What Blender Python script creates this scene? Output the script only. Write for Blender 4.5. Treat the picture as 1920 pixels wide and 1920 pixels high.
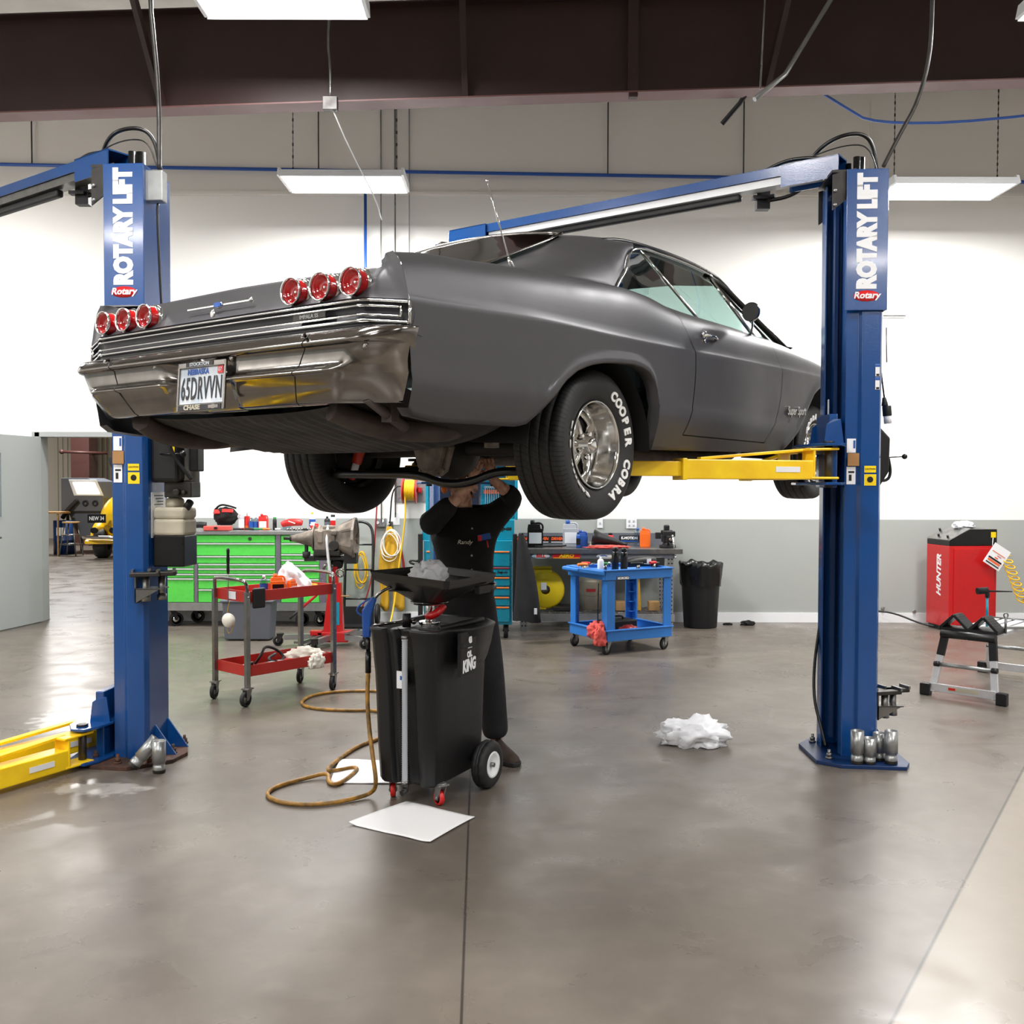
import bpy, bmesh, math, random
from mathutils import Vector as V, Matrix as M
R=math.radians; PI=math.pi
for o in list(bpy.data.objects): bpy.data.objects.remove(o)
S=bpy.context.scene; COL=S.collection
# ---------------------------------------------------------------- camera, world, exposure
CH=1.58
cd=bpy.data.cameras.new('camera'); cam=bpy.data.objects.new('camera',cd); COL.objects.link(cam)
cd.sensor_width=36; cd.sensor_fit='HORIZONTAL'; cd.lens=1832.5/1920*36; cd.clip_end=200
cam.matrix_world=M.Translation((0,0,CH))@M.Rotation(R(90)-.0283,4,'X')@M.Rotation(.0025,4,'Z')
S.camera=cam
w=bpy.data.worlds.new('world'); S.world=w; w.use_nodes=True
w.node_tree.nodes['Background'].inputs[0].default_value=(.8,.85,.95,1); w.node_tree.nodes['Background'].inputs[1].default_value=.15
S.view_settings.view_transform='Standard'; S.view_settings.look='None'; S.view_settings.gamma=1; S.view_settings.exposure=0.36
try: S.view_settings.use_curve_mapping=False
except: pass
LAMP=12.0
# ---------------------------------------------------------------- helpers
MT={}
def lin(c):
    if isinstance(c,str): c=[int(c[i:i+2],16)/255 for i in (0,2,4)]
    return tuple(((x/12.92) if x<=.04045 else ((x+.055)/1.055)**2.4) for x in c)+(1,)
def mat(name,c,rough=.5,metal=0,noise=0,scale=8,bump=0,bscale=60,emit=0,coat=0,var=None,alpha=1,trans=0,spec=.5):
    if name in MT: return MT[name]
    m=bpy.data.materials.new(name); m.use_nodes=True; nt=m.node_tree; b=nt.nodes['Principled BSDF']
    col=lin(c); b.inputs['Base Color'].default_value=col
    b.inputs['Roughness'].default_value=rough; b.inputs['Metallic'].default_value=metal
    b.inputs['Coat Weight'].default_value=coat; b.inputs['Specular IOR Level'].default_value=spec
    b.inputs['Coat Roughness'].default_value=.08
    if alpha<1: b.inputs['Alpha'].default_value=alpha
    if trans: b.inputs['Transmission Weight'].default_value=trans
    if emit: b.inputs['Emission Color'].default_value=col; b.inputs['Emission Strength'].default_value=emit
    tc=nt.nodes.new('ShaderNodeTexCoord')
    n=nt.nodes.new('ShaderNodeTexNoise'); n.inputs['Scale'].default_value=scale; n.inputs['Detail'].default_value=6
    nt.links.new(tc.outputs['Object'],n.inputs['Vector'])
    r=nt.nodes.new('ShaderNodeMapRange'); r.inputs[1].default_value=.25; r.inputs[2].default_value=.75
    r.inputs[3].default_value=max(0,rough-.05-noise*.15); r.inputs[4].default_value=min(1,rough+.05+noise*.15)
    nt.links.new(n.outputs[0],r.inputs[0]); nt.links.new(r.outputs[0],b.inputs['Roughness'])
    if noise:
        mx=nt.nodes.new('ShaderNodeMix'); mx.data_type='RGBA'
        d=var and lin(var) or tuple(x*(1-noise) for x in col[:3])+(1,)
        rr=nt.nodes.new('ShaderNodeMapRange'); rr.inputs[1].default_value=.35; rr.inputs[2].default_value=.65
        nt.links.new(n.outputs[0],rr.inputs[0]); nt.links.new(rr.outputs[0],mx.inputs[0])
        mx.inputs[6].default_value=col; mx.inputs[7].default_value=d
        nt.links.new(mx.outputs[2],b.inputs['Base Color'])
    if bump:
        n2=nt.nodes.new('ShaderNodeTexNoise'); n2.inputs['Scale'].default_value=bscale; n2.inputs['Detail'].default_value=4
        nt.links.new(tc.outputs['Object'],n2.inputs['Vector'])
        bp=nt.nodes.new('ShaderNodeBump'); bp.inputs['Strength'].default_value=bump; bp.inputs['Distance'].default_value=.01
        nt.links.new(n2.outputs[0],bp.inputs['Height']); nt.links.new(bp.outputs[0],b.inputs['Normal'])
    MT[name]=m; return m
def glass(name,tint,gl=.9,rough=.02):
    m=bpy.data.materials.new(name); m.use_nodes=True; nt=m.node_tree; nt.nodes.clear()
    o=nt.nodes.new('ShaderNodeOutputMaterial'); t=nt.nodes.new('ShaderNodeBsdfTransparent'); t.inputs[0].default_value=lin(tint)
    g=nt.nodes.new('ShaderNodeBsdfGlossy'); g.inputs['Roughness'].default_value=rough
    lw=nt.nodes.new('ShaderNodeLayerWeight'); lw.inputs[0].default_value=.5; pw=nt.nodes.new('ShaderNodeMath'); pw.operation='POWER'; nt.links.new(lw.outputs['Facing'],pw.inputs[0]); pw.inputs[1].default_value=3.5
    f=nt.nodes.new('ShaderNodeMath'); f.operation='MULTIPLY_ADD'; nt.links.new(pw.outputs[0],f.inputs[0]); f.inputs[1].default_value=.85; f.inputs[2].default_value=.05
    x=nt.nodes.new('ShaderNodeMixShader'); nt.links.new(f.outputs[0],x.inputs[0]); nt.links.new(t.outputs[0],x.inputs[1]); nt.links.new(g.outputs[0],x.inputs[2]); nt.links.new(x.outputs[0],o.inputs[0])
    MT[name]=m; return m
class MB:
    def __init__(s): s.b=bmesh.new(); s.m=0; s.T=M.Identity(4)
    def vs(s,pts): return [s.b.verts.new(s.T@V(p)) for p in pts]
    def f(s,vv,smooth=False):
        try: q=s.b.faces.new(vv); q.material_index=s.m; q.smooth=smooth; return q
        except ValueError: return None
    def poly(s,pts,smooth=False): return s.f(s.vs(pts),smooth)
    def box(s,c,d,rot=None,taper=1):
        x,y,z=d[0]/2,d[1]/2,d[2]/2; Q=M.Translation(c)@(rot.to_4x4() if rot else M.Identity(4)); t=taper
        v=s.vs([Q@V(p) for p in [(-x*t,-y*t,-z),(x*t,-y*t,-z),(x*t,y*t,-z),(-x*t,y*t,-z),(-x,-y,z),(x,-y,z),(x,y,z),(-x,y,z)]])
        for q in ((0,3,2,1),(4,5,6,7),(0,1,5,4),(1,2,6,5),(2,3,7,6),(3,0,4,7)): s.f([v[i] for i in q])
        return s
    def bar(s,a,b,w,h,up=(0,0,1)):
        a=V(a); b=V(b); d=b-a; z=d.normalized(); u=V(up)
        if abs(z.dot(u))>.98: u=V((1,0,0))
        x=u.cross(z).normalized(); y=z.cross(x); rot=M((x,y,z)).transposed()
        return s.box((a+b)/2,(w,h,d.length),rot)
    def cyl(s,a,b,r0,r1=None,n=20,cap=True,smooth=True):
        r1=r0 if r1 is None else r1; a=V(a); b=V(b); z=(b-a).normalized(); u=V((0,0,1)) if abs(z.z)<.95 else V((1,0,0))
        x=u.cross(z).normalized(); y=z.cross(x); A=[];B=[]
        for i in range(n):
            t=2*PI*i/n; d=x*math.cos(t)+y*math.sin(t); A.append(a+d*r0); B.append(b+d*r1)
        A=s.vs(A);B=s.vs(B)
        for i in range(n): s.f([A[i],A[(i+1)%n],B[(i+1)%n],B[i]],smooth)
        if cap: s.f(A[::-1]); s.f(B)
        return s
    def tube(s,pts,r,n=10,sub=0,closed=False,cap=True):
        P=[V(p) for p in pts]
        for _ in range(sub): P=smoothp(P,closed)
        rr=r if callable(r) else (lambda t:r); rings=[]; L=len(P); prev=None
        for i,p in enumerate(P):
            if closed: d=P[(i+1)%L]-P[i-1]
            else: d=P[min(i+1,L-1)]-P[max(i-1,0)]
            d=d.normalized() if d.length>1e-9 else V((0,0,1))
            if prev is None:
                u=V((0,0,1)) if abs(d.z)<.9 else V((1,0,0)); x=u.cross(d).normalized()
            else:
                x=prev-d*prev.dot(d); x=x.normalized() if x.length>1e-6 else V((1,0,0)).cross(d).normalized()
            prev=x; y=d.cross(x); q=rr(i/(L-1)); rings.append(s.vs([p+x*math.cos(2*PI*k/n)*q+y*math.sin(2*PI*k/n)*q for k in range(n)]))
        for i in range(L if closed else L-1):
            a=rings[i]; b=rings[(i+1)%L]
            for k in range(n): s.f([a[k],a[(k+1)%n],b[(k+1)%n],b[k]],True)
        if cap and not closed: s.f(rings[0][::-1]); s.f(rings[-1])
        return s
    def lathe(s,prof,n=32,o=(0,0,0),ax='z',smooth=True,close=False,fn=None,arc=None):
        o=V(o); rings=[]; N=n if arc is None else n+1
        for i in range(N):
            t=2*PI*i/n if arc is None else arc[0]+(arc[1]-arc[0])*i/n; c,q=math.cos(t),math.sin(t); pts=[]
            for j,(r,h) in enumerate(prof):
                if fn: r,h=fn(i,j,r,h)
                p={'z':(r*c,r*q,h),'y':(r*c,h,r*q),'x':(h,r*c,r*q)}[ax]; pts.append(o+V(p))
            rings.append(s.vs(pts))
        m=len(prof)
        for i in range(n):
            a=rings[i]; b=rings[(i+1)%N]
            for j in range(m if close else m-1): s.f([a[j],b[j],b[(j+1)%m],a[(j+1)%m]],smooth)
        return s
    def prism(s,pts,h,axis='z',o=0):
        def mk(p,k): return {'z':(p[0],p[1],k),'y':(p[0],k,p[1]),'x':(k,p[0],p[1])}[axis]
        A=s.vs([mk(p,o) for p in pts]);B=s.vs([mk(p,o+h) for p in pts]); n=len(pts)
        s.f(A[::-1]); s.f(B)
        for i in range(n): s.f([A[i],A[(i+1)%n],B[(i+1)%n],B[i]])
        return s
    def grid(s,rows,smooth=True,test=None,closeu=False):
        G=[s.vs(r) for r in rows]
        for i in range(len(G)-1):
            n=len(G[i])
            for j in range(n if closeu else n-1):
                if test and not test(i,j): continue
                s.f([G[i][j],G[i][(j+1)%n],G[i+1][(j+1)%n],G[i+1][j]],smooth)
        return G
    def sph(s,c,r,n=16,m=10,sc=(1,1,1)):
        c=V(c); rows=[[c+V((r*sc[0]*math.sin(PI*i/m)*math.cos(2*PI*k/n),r*sc[1]*math.sin(PI*i/m)*math.sin(2*PI*k/n),r*sc[2]*math.cos(PI*i/m))) for k in range(n)] for i in range(m+1)]
        s.grid(rows,closeu=True); return s
    def sheet(s,w,d,th,fn,nx=16,ny=16):
        A=[[fn(i/nx,j/ny) for j in range(ny+1)] for i in range(nx+1)]
        s.grid([[V(p)+V((0,0,th)) for p in r] for r in A]); s.grid([[V(p) for p in r] for r in A][::-1])
        return s
    def build(s,name,mats,par=None,bevel=0,seg=2,sub=0,solid=0,weld=0,mirror=None,loc=None,rot=None,recalc=True):
        if weld: bmesh.ops.remove_doubles(s.b,verts=s.b.verts,dist=weld)
        else: bmesh.ops.remove_doubles(s.b,verts=s.b.verts,dist=1e-6)
        bmesh.ops.dissolve_degenerate(s.b,edges=s.b.edges,dist=1e-7)
        if recalc: bmesh.ops.recalc_face_normals(s.b,faces=s.b.faces)
        me=bpy.data.meshes.new(name); s.b.to_mesh(me); s.b.free()
        if not isinstance(mats,(list,tuple)): mats=[mats]
        for q in mats: me.materials.append(MT[q] if isinstance(q,str) else q)
        o=bpy.data.objects.new(name,me); COL.objects.link(o)
        if par: o.parent=par
        if loc: o.location=loc
        if rot: o.rotation_euler=rot
        if mirror: q=o.modifiers.new('m','MIRROR'); q.use_axis=[a in mirror for a in 'xyz']
        if solid: q=o.modifiers.new('s','SOLIDIFY'); q.thickness=solid; q.offset=0
        if bevel: q=o.modifiers.new('b','BEVEL'); q.width=bevel; q.segments=seg; q.limit_method='ANGLE'; q.angle_limit=R(40); q.harden_normals=False
        if sub: q=o.modifiers.new('u','SUBSURF'); q.levels=sub; q.render_levels=sub
        return o
def smoothp(P,closed=False):
    Q=[]; n=len(P)
    if not closed: Q.append(P[0])
    for i in range(n if closed else n-1):
        a=P[i]; b=P[(i+1)%n]; Q+= [a*.75+b*.25,a*.25+b*.75]
    if not closed: Q.append(P[-1])
    return Q
def lerp(T,x,ease=False):
    if x<=T[0][0]: return T[0][1]
    for (a,u),(b,v) in zip(T,T[1:]):
        if x<=b:
            t=(x-a)/(b-a)
            if ease: t=t*t*(3-2*t)
            return u+(v-u)*t
    return T[-1][1]
def spl(T,x):
    n=len(T)
    if x<=T[0][0]: return T[0][1]
    if x>=T[-1][0]: return T[-1][1]
    for i in range(n-1):
        a,u=T[i];b,v=T[i+1]
        if x<=b:
            m0=(T[i+1][1]-T[i-1][1])/(T[i+1][0]-T[i-1][0]) if i>0 else (v-u)/(b-a)
            m1=(T[i+2][1]-u)/(T[i+2][0]-a) if i<n-2 else (v-u)/(b-a)
            h=b-a;t=(x-a)/h
            return (2*t**3-3*t*t+1)*u+(t**3-2*t*t+t)*h*m0+(-2*t**3+3*t*t)*v+(t**3-t*t)*h*m1
def tag(o,label,cat,group=None,kind=None):
    if label: o['label']=label
    if cat: o['category']=cat
    if group: o['group']=group
    if kind: o['kind']=kind
    return o
def empty(name,loc,rz=0,label=None,cat=None,group=None):
    o=bpy.data.objects.new(name,None); COL.objects.link(o); o.location=loc; o.rotation_euler=(0,0,rz); o.empty_display_size=.1
    return tag(o,label,cat,group)
def struct(o): o['kind']='structure'; return o
def copytree(o,par=None):
    c=o.copy(); COL.objects.link(c); c.parent=par
    for ch in o.children: copytree(ch,c)
    return c
def frame(o,x,y):
    x=V(x).normalized(); y=V(y); z=x.cross(y).normalized(); y=z.cross(x)
    m=M((x,y,z)).transposed().to_4x4(); m.translation=V(o); return m
def text(s,size,m,par,mtx,name='lettering',sx=1,bold=0,ext=.0008,shear=0,sp=1,al='CENTER'):
    c=bpy.data.curves.new('t','FONT'); c.body=s; c.size=size; c.align_x=al; c.align_y='CENTER'; c.offset=bold; c.extrude=ext; c.shear=shear; c.space_character=sp; c.resolution_u=3
    t=bpy.data.objects.new('t',c); COL.objects.link(t)
    bpy.context.view_layer.update()
    me=bpy.data.meshes.new_from_object(t.evaluated_get(bpy.context.evaluated_depsgraph_get()))
    bpy.data.objects.remove(t); bpy.data.curves.remove(c); me.transform(mtx@M.Diagonal((sx,1,1,1))); me.materials.clear()
    me.materials.append(MT[m]); me.name=name; o=bpy.data.objects.new(name,me); COL.objects.link(o)
    if par: o.parent=par
    return o
def crumple(name,m,c,size,seed,par=None,flat=.5,amp=.35,n=3,rot=0,sc=3.):
    """crumpled cloth or film: a lumpy folded closed shape"""
    rnd=random.Random(seed); b=bmesh.new(); bmesh.ops.create_icosphere(b,subdivisions=4,radius=1)
    off=V((rnd.uniform(0,50),rnd.uniform(0,50),rnd.uniform(0,50)))
    from mathutils import noise as nz
    for v in b.verts:
        p=v.co.copy(); h=.72+amp*(1-2.6*abs(nz.noise(p*1.5+off)))*.55+amp*(1-2.6*abs(nz.noise(p*sc+off)))*.45+amp*.25*(1-2.6*abs(nz.noise(p*7+off)))
        q=p*h; q.x*=size[0]/2; q.y*=size[1]/2; q.z=max(q.z,-flat)*size[2]
        v.co=q
    mz=min(v.co.z for v in b.verts); mx=max(v.co.z for v in b.verts)
    for v in b.verts: v.co.z=(v.co.z-mz)/(mx-mz)*size[2]
    for f in b.faces: f.smooth=True
    me=bpy.data.meshes.new(name); b.to_mesh(me); b.free(); me.materials.append(MT[m])
    o=bpy.data.objects.new(name,me); COL.objects.link(o); o.location=c; o.rotation_euler=(0,0,rot)
    if par:o.parent=par
    return o
# ---------------------------------------------------------------- materials
mat('car_paint','4b4a4d',.40,.45,noise=.08,scale=3,bump=.03,bscale=300)
mat('chrome','dcdcdc',.07,1,noise=.1,scale=5)
mat('chrome_old','8e8a86',.13,1,noise=.2,scale=12)
mat('black_panel','15151c',.4)
mat('red_lens','a8060d',.12,0,coat=1)
mat('rubber','1c1c1d',.62,bump=.15,bscale=400)
def tread_mat():
    mat('tread_rubber','1b1b1c',.6); nt=MT['tread_rubber'].node_tree; b=nt.nodes['Principled BSDF']; L=nt.links.new
    tc=nt.nodes.new('ShaderNodeTexCoord'); sp=nt.nodes.new('ShaderNodeSeparateXYZ'); L(tc.outputs['Object'],sp.inputs[0])
    def MA(op,x,y=0,z=0):
        n=nt.nodes.new('ShaderNodeMath'); n.operation=op
        for k,v in enumerate((x,y,z)):
            if isinstance(v,(int,float)): n.inputs[k].default_value=v
            else: L(v,n.inputs[k])
        return n.outputs[0]
    X,Y,Z=sp.outputs; a=MA('ARCTAN2',Z,X); r=MA('SQRT',MA('ADD',MA('MULTIPLY',X,X),MA('MULTIPLY',Z,Z))); ay=MA('ABSOLUTE',Y)
    def slot(n,off,wd): return MA('LESS_THAN',MA('FRACT',MA('ADD',MA('MULTIPLY',a,n/6.28318),off)),wd)
    sh=MA('MULTIPLY',slot(96,MA('MULTIPLY',Y,6),.24),MA('MULTIPLY',MA('GREATER_THAN',ay,.078),MA('GREATER_THAN',r,.312)))
    mid=MA('MULTIPLY',slot(64,MA('MULTIPLY',Y,14),.14),MA('LESS_THAN',ay,.072))
    rib=MA('LESS_THAN',MA('ABSOLUTE',MA('SUBTRACT',ay,.028)),.0035)
    rib=MA('MAXIMUM',rib,MA('LESS_THAN',MA('ABSOLUTE',MA('SUBTRACT',ay,.074)),.004)); rib=MA('MULTIPLY',rib,MA('GREATER_THAN',r,.325))
    h=MA('MAXIMUM',MA('MAXIMUM',sh,mid),rib)
    mx=nt.nodes.new('ShaderNodeMix'); mx.data_type='RGBA'; L(h,mx.inputs[0]); mx.inputs[6].default_value=lin('222223'); mx.inputs[7].default_value=lin('070707'); L(mx.outputs[2],b.inputs['Base Color'])
    bp=nt.nodes.new('ShaderNodeBump'); bp.inputs['Distance'].default_value=.006; bp.inputs['Strength'].default_value=.9; bp.invert=True; L(h,bp.inputs['Height']); L(bp.outputs[0],b.inputs['Normal'])
tread_mat()
mat('white_letter','f2f2f0',.5)
mat('polished','d8d8d6',.12,1)
mat('under','1c1a19',.65,noise=.4,scale=6)
mat('under_brown','4a403b',.7,noise=.4,scale=9)
mat('cast_iron','8f8478',.6,.2,noise=.55,scale=11,bump=.2)
mat('black_gloss','0c0c0d',.3)
mat('black_satin','101011',.5)
mat('black_plastic','101012',.42,bump=.05,bscale=250)
mat('red_shock','b0301c',.4)
mat('interior','1a1e20',.7)
mat('blue_paint','104787',.22,0,noise=.12,scale=2.5,coat=.35,bump=.05,bscale=150)
mat('blue_dark','0b2f60',.35,.0,noise=.2,scale=3)
mat('yellow_paint','ffd81c',.32,noise=.1,scale=5,var='f2c012')
mat('white_paint','eeeeec',.5,noise=.04)
mat('decal_white','e9eaec',.4)
mat('decal_red','d01c20',.35)
mat('decal_yellow','f4d10e',.4)
mat('decal_tan','a67a4a',.4)
mat('decal_blue','1f55a8',.4)
mat('decal_black','101012',.4)
mat('decal_orange','f0622a',.45)
mat('galv','a9abab',.38,.8,noise=.2,scale=10)
mat('steel','8f8f8d',.32,.9,noise=.25,scale=10)
mat('steel_dark','4c4a48',.45,.8,noise=.3,scale=10)
mat('rust','5d3b2b',.8,.2,noise=.4,scale=20,var='3d3330')
mat('grey_plastic','5c6068',.5)
mat('red_paint','b3271d',.38,noise=.1,scale=6)
mat('red_bright','c01317',.33,noise=.06,coat=.3)
mat('green_paint','55cf50',.28,noise=.03,coat=.4)
mat('purple_steel','9c93a8',.3,.8,noise=.1)
mat('teal_paint','0a8ba6',.28,noise=.05,coat=.4)
mat('orange','f07a1c',.4)
mat('blue_cart','2f78c8',.42,noise=.06,scale=8)
mat('caster_grey','8b8884',.6)
mat('white_pad','f2f2f3',.85,bump=.2,bscale=120)
mat('hose_yellow','b5812a',.5,noise=.2,scale=20,var='6b5228')
mat('hose_bright','e8b81c',.45)
mat('hose_red','8f1d1f',.45)
mat('cloth_black','08080a',.85,bump=.3,bscale=90)
mat('cloth_dark','17171a',.85,bump=.3,bscale=90)
mat('cloth_grey','47474c',.85,bump=.3,bscale=60)
mat('skin','e0b49c',.55,noise=.15,scale=20,var='9a6450')
mat('hair','2a211c',.7)
mat('rag_grey','d8d8da',.85,bump=.3,bscale=50)
mat('rag_red','d0544c',.85,bump=.3,bscale=60)
mat('rag_white','e6e0d2',.85,bump=.3,bscale=60)
mat('boot','3a2d25',.8)
mat('canvas_yellow','c99a1e',.8,noise=.15,scale=5,bump=.3,bscale=40)
mat('bin_black','1b1c1f',.5)
mat('plastic_orange','ef6a1c',.4); mat('plastic_red','cc2420',.4); mat('plastic_yellow','f0d21a',.4); mat('plastic_blue','1d4fa0',.4); mat('plastic_white','e4e6e8',.45); mat('plastic_grey','a9adb3',.45); mat('plastic_green','2a8a4a',.45); mat('plastic_cream','c5bda8',.6,noise=.2)
mat('wood','b08a58',.6,noise=.3,scale=12)
mat('metal_door','9da1a0',.5)
mat('beige_wall','b5ae9f',.7)
mat('brown_steel','4a2a25',.55,.1,noise=.15)
mat('alu','dcdde0',.35,.5,noise=.1,scale=10)
mat('plate_white','d9dde2',.5,noise=.12,scale=14,var='b9c4cf')
mat('bronze_tint','23403f',.1)
glass('auto_glass','dcf2ef')
glass('rear_glass','6a7a78')
glass('clear_bottle','d5e2ea')
glass('film','eef0f2')
# ================================================================ CAR (local: x forward from rear axle, y left, z above axle)
def build_car():
    yaw=.6306
    car=empty('car',(-.3235,5.0861,CH+.1846),PI/2-yaw,'charcoal satin 1960s two door coupe raised on a blue lift, tail towards us','car')
    P='car_paint'
    topZ=[(-1.40,.622),(-1.237,.648),(-1.02,.665),(-.77,.689),(-.364,.717),(.126,.748),(.4,.748),(.8,.735),(1.5,.74),(2.0,.735),(2.4,.722),(2.91,.69),(3.47,.63),(3.85,.60)]
    topY=[(-1.40,.91),(-1,.915),(0,.93),(.4,.925),(.9,.90),(1.5,.895),(2.2,.90),(3,.89),(3.85,.86)]
    crZ=[(-1.40,.463),(-1.15,.473),(-.68,.493),(0,.50),(.78,.517),(2.03,.55),(3.1,.565),(3.85,.55)]
    mxY=[(-1.40,.985),(-.7,1.0),(0,1.01),(1.5,1.005),(3,.99),(3.85,.95)]
    zbT=[(-1.43,.115),(-1.378,.055),(-1.2,.040),(-.745,.045),(-.68,.06),(-.596,.119),(-.50,.205),(-.437,.258),(-.36,.302),(-.26,.335),(-.14,.358),(0,.370),(.12,.376),(.21,.370),(.28,.352),(.33,.315),(.36,.27),(.38,.2),(.39,.09),(.395,-.012),
      (.8,-.006),(1.9,.016),(2.20,.03),(2.25,.06),(2.32,.13),(2.507,.312),(2.638,.428),(2.74,.475),(2.873,.501),(3.05,.508),(3.197,.489),(3.35,.43),(3.45,.32),(3.49,.2),(3.50,.05),(3.85,.06)]
    def inset(z,X):
        c=spl(crZ,X); t=spl(topZ,X); mt=spl(mxY,X)-spl(topY,X)
        if z<=.21: return .055*((.21-z)/.22)**1.4 if z<.21 else 0
        if z<=c-.008: return .006*(1-(z-.21)/(c-.218))
        if z<=c+.012: return .0+.008*(z-c+.008)/.02
        u=(z-c-.012)/(t-c-.012); u=min(max(u,0),1)
        return .008+.036*u+(mt-.044)*u**5
    def sideY(X,z): return spl(mxY,X)-inset(z,X)
    xs=set(); x=-1.40
    while x<3.851: xs.add(round(x,3)); x+=.04
    for a in (.33,.345,.36,.37,.38,.386,.39,.395,.40,.41,-.655,-.62,-.58,2.19,2.21,2.25,2.29,2.34,3.40,3.43,3.46,3.48,3.49,3.495,3.50,3.51): xs.add(a)
    xs|={.7460,.7535,1.977,1.983}; xs-={.76,1.96}; xs=sorted(xs)
    dr=[(-.02,.0),(.075,-.045),(.12,-.02),(.287,.036),(.5,.045),(.58,.0),(.67,-.06),(.76,-.12)]
    df=[(-.02,-.16),(.077,-.155),(.21,-.027),(.35,.045),(.516,.072),(.60,.03),(.76,-.03)]
    def warp(X,z):
        a=max(0,1-abs(X-.75)/.36)**1.2*spl(dr,z) if abs(X-.75)<.36 else 0
        b=max(0,1-abs(X-1.98)/.45)**1.2*spl(df,z) if abs(X-1.98)<.45 else 0
        r_=.022*min(1,max(0,(.36-z)/.22))*min(1,max(0,(-1.25-X)/.15)) if X<-1.25 else 0
        return X+a+b+r_
    base=-.012
    def side(sg,cols,zr,name,extra=0):
        mb=MB(); rows=[]
        for X in cols:
            zb=lerp(zbT,X); c=spl(crZ,X); t=spl(topZ,X); arch=(-.66<X<.4) or (2.2<X<3.5)
            z_=[base,.01,.04,.070,.076,.11,.15,.205,.22,.27,.32,.37,.42,c-.03,c-.008,c+.001,c+.012]
            rm=zb>base+.02 and not(.4<=X<=2.19); z_=[zb+(c-zb)*(min(z,c)-base)/(c-base) if z<=c and rm else max(z if z>base else zb,zb+.0004*k) for k,z in enumerate(z_)]
            if zb<=base+.03: z_[0]=zb
            L=t-c-.012
            z_+= [c+.012+L*u for u in (.12,.28,.45,.62,.75,.85,.92,.965,1)]
            row=[]
            # underside return
            z0=z_[0]
            row.append(V((warp(X,z0),(sideY(X,z0)-.055),z0+.004)))
            for k,z in enumerate(z_):
                y=sideY(X,z)
                if arch:
                    d=z-z0; ed=min(1,max(0,(X+.60)/.14)) if X<1 else 1; y+=.012*ed*max(0,1-abs(d-.015)/.045)
                row.append(V((warp(X,z),y,z)))
            row.append(V((warp(X,t),spl(topY,X)-.03,t+.003)))
            row.append(V((warp(X,t),spl(topY,X)-.03-.06*min(1,max(0,(X+1.38)/.2)),t-.006)))
            rows.append([V((p.x,p.y*sg,p.z)) for p in (row[zr[0]:zr[1]])])
        mb.grid(rows); return mb
    RB=5 # row index (in row list) of z=.076
    for sg in (1,-1):
        q=[X for X in xs if X<=.7465]; dd=[X for X in xs if .753<=X<=1.9775]; ff=[X for X in xs if X>=1.9825]
        side(sg,q,(0,99),'').build('quarter_panel',P,car,solid=.0)
        side(sg,ff,(0,99),'').build('fender',P,car)
        side(sg,[X for X in xs if .74<=X<=1.99],(0,RB),'').build('rocker_panel',P,car)
        d=side(sg,dd,(RB,99),'').build('door',P,car); d['label']='long coupe door'
        # dark jamb behind the seams
        mb=MB()
        for Xs in (.75,1.98): mb.grid([[V((warp(Xs+o,z),(sideY(Xs,z)-.012)*sg,z)) for z in [.0+.0246*k for k in range(31)]] for o in (-.05,-.02,.02,.05)])
        mb.grid([[V((X,(sideY(X,zz)-.012)*sg,zz)) for zz in (.06,.085)] for X in (.7,1,1.3,1.6,1.82)])
        mb.build('door_jamb','black_satin',car)
        # door handle
        mb=MB(); y=sideY(.96,.61)*sg
        mb.sph((.945,y,.618),.02,sc=(1.6,.5,1.2)); mb.tube([(.91,y+.004*sg,.612),(.93,y+.03*sg,.614),(1.0,y+.034*sg,.612),(1.05,y+.028*sg,.606),(1.07,y+.004*sg,.602)],.0085,8,2); mb.cyl((.935,y,.585),(.935,y+.018*sg,.585),.012)
        mb.build('door_handle','chrome',d)
        if sg<0:
            mb=MB(); mb.tube([(1.72,-.915,.715),(1.66,-.96,.735),(1.60,-.985,.79)],.008,8,2); mb.sph((1.72,-.915,.716),.022,sc=(1.8,1,.4)); mb.lathe([(0,.045),(.03,.042),(.052,.028),(.058,.005),(.054,-.004)],24,(1.56,-.99,.83),'x'); mb.build('side_mirror','chrome',d)
            mb=MB(); mb.cyl((1.556,-.99,.83),(1.560,-.99,.83),.052,n=24); mb.build('mirror_glass','rubber',d)
            m_=frame((2.285,-1.008,.292),(1,0,.05),(0,0,1)); text('Super Sport',.075,'chrome',car,m_,'badge',sx=.9,bold=.001,ext=.004,shear=.35)
    # ---- rear end
    def plan(Y):
        a=abs(Y)
        if a<.80: return -1.475+.012*(a/.8)**2
        if a<.84: return -1.463+.02*((a-.80)/.04)**1.5
        return -1.443+(a-.84)/.145*.05
    ys=[-.985,-.975,-.96,-.94,-.92,-.90,-.88,-.86,-.84,-.82,-.80,-.77]+[-.75+.05*i for i in range(31)]+[.77,.80,.82,.84,.86,.88,.90,.92,.94,.96,.975,.985]
    def topz(a): return .602+.012*(1-a/.82)+(0 if a<.80 else .016*min(1,(a-.80)/.07))+(0 if a<.92 else .06*(a-.92))
    rows=[]
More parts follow.
